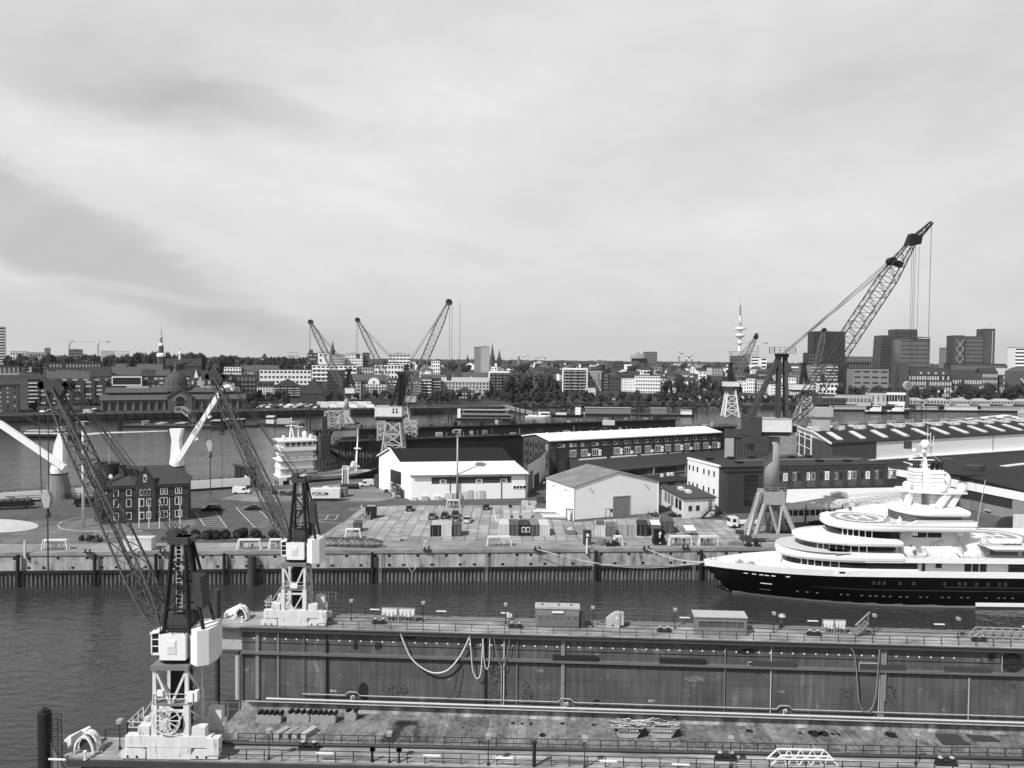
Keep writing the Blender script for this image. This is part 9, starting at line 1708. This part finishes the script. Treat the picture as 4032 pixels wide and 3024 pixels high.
# left bank trees
treerow([(px,D,w_,h,s,c) for px,D,w_,h,s,c in ((24,1000,46,62,'tall',0),(190,545 + 55,30,34,'round',1),(130,590,44,38,'round',0),(300,640,60,34,'wide',1),(345,640,50,30,'wide',1),(380,640,44,30,'wide',1),(965,680,54,46,'round',1),(1000,690,50,44,'round',0),(1060,700,40,40,'round',1),(1120,690,62,60,'round',1),(1095,710,44,44,'round',0),(1020,720,50,40,'wide',1),(870,800,40,40,'round',2),(845,820,44,44,'round',1),(910,830,48,40,'round',1),(1690,690,46,50,'round',2),(1000,640,40,34,'round',1))],'single trees on the left bank',lambda i: ('pointed dark conifer under the striped high rise','small tree between old warehouse and balcony house','dark tree at the foot of the brick balcony house','first low wide tree before the sun blind building','second low wide tree before the sun blind building','third low wide tree left of the market hall','tree at the right end of the market hall','dark tree right of the market hall','tree below the small ornate white house','big tree before the gabled brick warehouse','dark tree left of the big one by the gabled warehouse','wide tree behind the small ornate white house','pale tree on the slope right of the banded house','tree on the slope above the banded house','tree on the slope above the dark brick houses','paler lone round bush tree on the near bank by the lattice crane','small tree behind the bank wall right of the market hall')[i])
# wooded skyline at the left: individual crowns
wood = random.Random(4); sky = []
for k in range(150):
 px = wood.uniform(-20,1250) if k % 3 else wood.uniform(480,1000)
 D = wood.uniform(840,1350); hp = wood.uniform(17,24) * F / D
 if 520 < px < 625 or 650 < px < 800: D = wood.uniform(960,1150); hp = wood.uniform(22,28) * F / D
 sky.append((px,D,wood.uniform(13,20) * F / D,hp,('round','wide','round')[k % 3],wood.choice((0,1,1,2) if D < 980 else (0,1))))
def where(px): return 'left of the church tower' if px < 600 else ('around the church tower' if px < 800 else ('left of the terrace flats' if px < 1000 else 'below the hospital'))
for a in sky: tree(*a[:5],f'{TN[a[5]]} {"high" if a[3] * a[1] > 63000 else "broad" if a[4] == "wide" else "round"} tree in the hillside wood {where(a[0])}','hillside wood behind the left bank',a[5])
CV = CR[('round',0,0)]; mv = [v.co.copy() for v in CV.vertices][:2400]; dm = M()
for k in range(170):
 px = wood.uniform(-20,3150); D = wood.uniform(980,2400); x = kx(px) * D; z = ground(x,D); a = wood.uniform(9,17); b = wood.uniform(10,16)
 for q in range(0,2400,8): dm.quad(*[V((x + (c.x + (c.x - mv[q].x) * .8) * a,D + c.y * a,z + (c.z + (c.z - mv[q].z) * .8) * b)) for c in mv[q:q + 4]])
dm.thing('distant_trees',leaf[0],'scattered small dark trees between the distant houses of the city','trees',kind='stuff')
# far wooded horizon: reads as one mass
hz = M(); r = random.Random(9)
for k in range(5200):
 az = r.uniform(-.66,.66); D = r.uniform(2600,6500); x = math.tan(az) * D; z = ground(x,D) + r.uniform(0,13) * r.random() ** .3; s = r.uniform(6,18); q = V((x,D,z)); a = V((1,r.uniform(-.3,.3),0)) * s; b = V((r.uniform(-.2,.2),r.uniform(.1,.5),1)).normalized() * s * .38; hz.quad(q - a,q + a * .9 - b * .1,q + a * .5 + b,q - a * .6 + b)
hz.thing('distant_woods',leaf[1],'thin line of far woods along the horizon behind the city','woods',kind='stuff')
gr = M(); r = random.Random(3)
for k in range(2600):
 px = r.uniform(1930,3000); q = kx(px) * 740; d = r.uniform(-2,22); y = bankY(q) + d; p = V((kx(px) * y,y,4.8 if d > 3 else 1.5 + d)); a = V((1,r.uniform(-.4,.4),0)) * r.uniform(.6,2.2); b = V((0,.3,1)) * r.uniform(.3,1.1); gr.quad(p - a,p + a,p + a * .6 + b,p - a * .5 + b)
gr.thing('bank_undergrowth',leaf[2],'rough green undergrowth along the sloping middle bank','undergrowth',kind='stuff')
# vehicles on the far bank
fc_ = {}
def fcar(kind,mt):
 k = (kind,mt.name)
 if k not in fc_:
  m = M()
  if kind == 'car': m.ext([(0,-.9,.3),(4.3,-.9,.3),(4.3,-.9,.9),(3.7,-.9,1.0),(3.0,-.8,1.48),(1.4,-.8,1.5),(.7,-.9,1.0),(0,-.9,.9)],(0,1.8,0)); m.lathe((.9,-.95,.33),[(.33,0),(.33,1.9)],8,'y').lathe((3.4,-.95,.33),[(.33,0),(.33,1.9)],8,'y')
  else: m.ext([(0,-1.1,.4),(6.5,-1.1,.4),(6.5,-1.1,1.2),(5.6,-1.1,1.9),(5.7,-1.1,2.9),(0,-1.1,3.0)],(0,2.2,0)).lathe((1.2,-1.15,.38),[(.38,0),(.38,2.3)],8,'y').lathe((5.2,-1.15,.38),[(.38,0),(.38,2.3)],8,'y')
  fc_[k] = m.mesh('parked_car' if kind == 'car' else 'camper_van',mt)
 return fc_[k]
vr = random.Random(12); bigw = mat('vehicle_white',.78,.4,.05,1); CT = ((cb_,'black'),(cs_,'silver'),(bigw,'white'),(cg_,'grey'),(cb_,'black'))
def fveh(px,py,kind,mt,label,group):
 Y = gnd(px,py); x = kx(px,py) * Y; me = fcar(kind,mt); single('parked_car' if kind == 'car' else 'camper_van',me,(x,Y,ground(x,Y)),vr.uniform(-.2,.5),label,'car' if kind == 'car' else 'camper',group)
for k in range(64):
 px = vr.uniform(1000,1250); py = vr.uniform(1595,1609); mt,nm = CT[vr.randrange(5)]; fveh(px,py,'car',mt,f'{nm} car in the crowded car park before the gabled brick warehouse','cars in the riverside car park')
for k in range(20):
 px = 1250 + k * 10.4 + vr.uniform(-2,2); fveh(px,1594 + 12 * (k % 2) + vr.uniform(-1,1),'camper',bigw,f'white camper van in the {"rear" if k % 2 == 0 else "front"} row of the riverside camper park','white camper vans by the river')
for k in range(44):
 px = vr.uniform(2735,3150); py = vr.uniform(1566,1580); c = vr.random() < .6; fveh(px,py,'camper' if c else 'car',bigw if c else CT[vr.randrange(5)][0],('white camper' if c else 'small car') + ' under the big trees left of the quay crane','vehicles in the middle car park')
for k in range(30):
 px = vr.uniform(1960,2720); mt,nm = CT[vr.randrange(5)]; fveh(px,vr.uniform(1572,1578),'car',mt,f'{nm} car parked along the promenade behind the middle bank','cars along the promenade')
for k in range(18):
 px = vr.uniform(150,395); mt,nm = CT[vr.randrange(5)]; fveh(px,vr.uniform(1612,1624),'car',mt,f'{nm} car on the quay left of the market hall','cars on the market hall quay')
fveh(330,1628,'camper',bigw,'white box van on the bank left of the market hall','cars on the market hall quay')
for k in range(14):
 px = 3695 + k * 25; Y = gnd(px,1580); x = kx(px) * Y; t = T('flagpole','pale flag on a pole over the landing stage, ' + ORDN[k] + ' from the left','flagpole',(x,Y,5),0,'flags over the landing stage'); M().bar((0,0,0),(0,0,13),.25).build('pole',fl2,t); M().add([(0,0,13),(0,0,10.4),(2.6,.4,10.0),(2.4,.3,12.2)],[(0,1,2,3)]).build('flag',white,t)
# look-alikes that share a description: told apart by their order across the view
same = {}
for o in COL.objects:
 if o.parent is None and o.get('label'): same.setdefault(o['label'],[]).append(o)
for l,L in same.items():
 if len(L) > 1:
  L.sort(key=lambda o: (o.location.x / max(1,o.location.y)))
  for i,o in enumerate(L):
   n = i + 1; o['label'] = l + ', ' + ('leftmost' if i == 0 else 'rightmost' if n == len(L) else (ORDN[i] if i < 20 else f'{n}{"th" if n % 10 not in (1, 2, 3) else ("st", "nd", "rd")[n % 10 - 1]}') + ' from left')
hzm = bpy.data.materials.new('haze'); hzm.use_nodes = True; ht = hzm.node_tree; ht.nodes.remove(ht.nodes['Principled BSDF'])
pv = ht.nodes.new('ShaderNodeVolumePrincipled'); pv.inputs['Density'].default_value = .00003; pv.inputs['Color'].default_value = (.9,.9,.9,1); pv.inputs['Anisotropy'].default_value = .3
ht.links.new(pv.outputs[0],ht.nodes['Material Output'].inputs['Volume'])
o = bpy.data.objects.new('haze',M().box(-9500,-1600,-4,21000,17500,420).mesh('haze',hzm)); COL.objects.link(o); tag(o,'thin pale haze over the harbour and the far city','haze',None,'stuff')
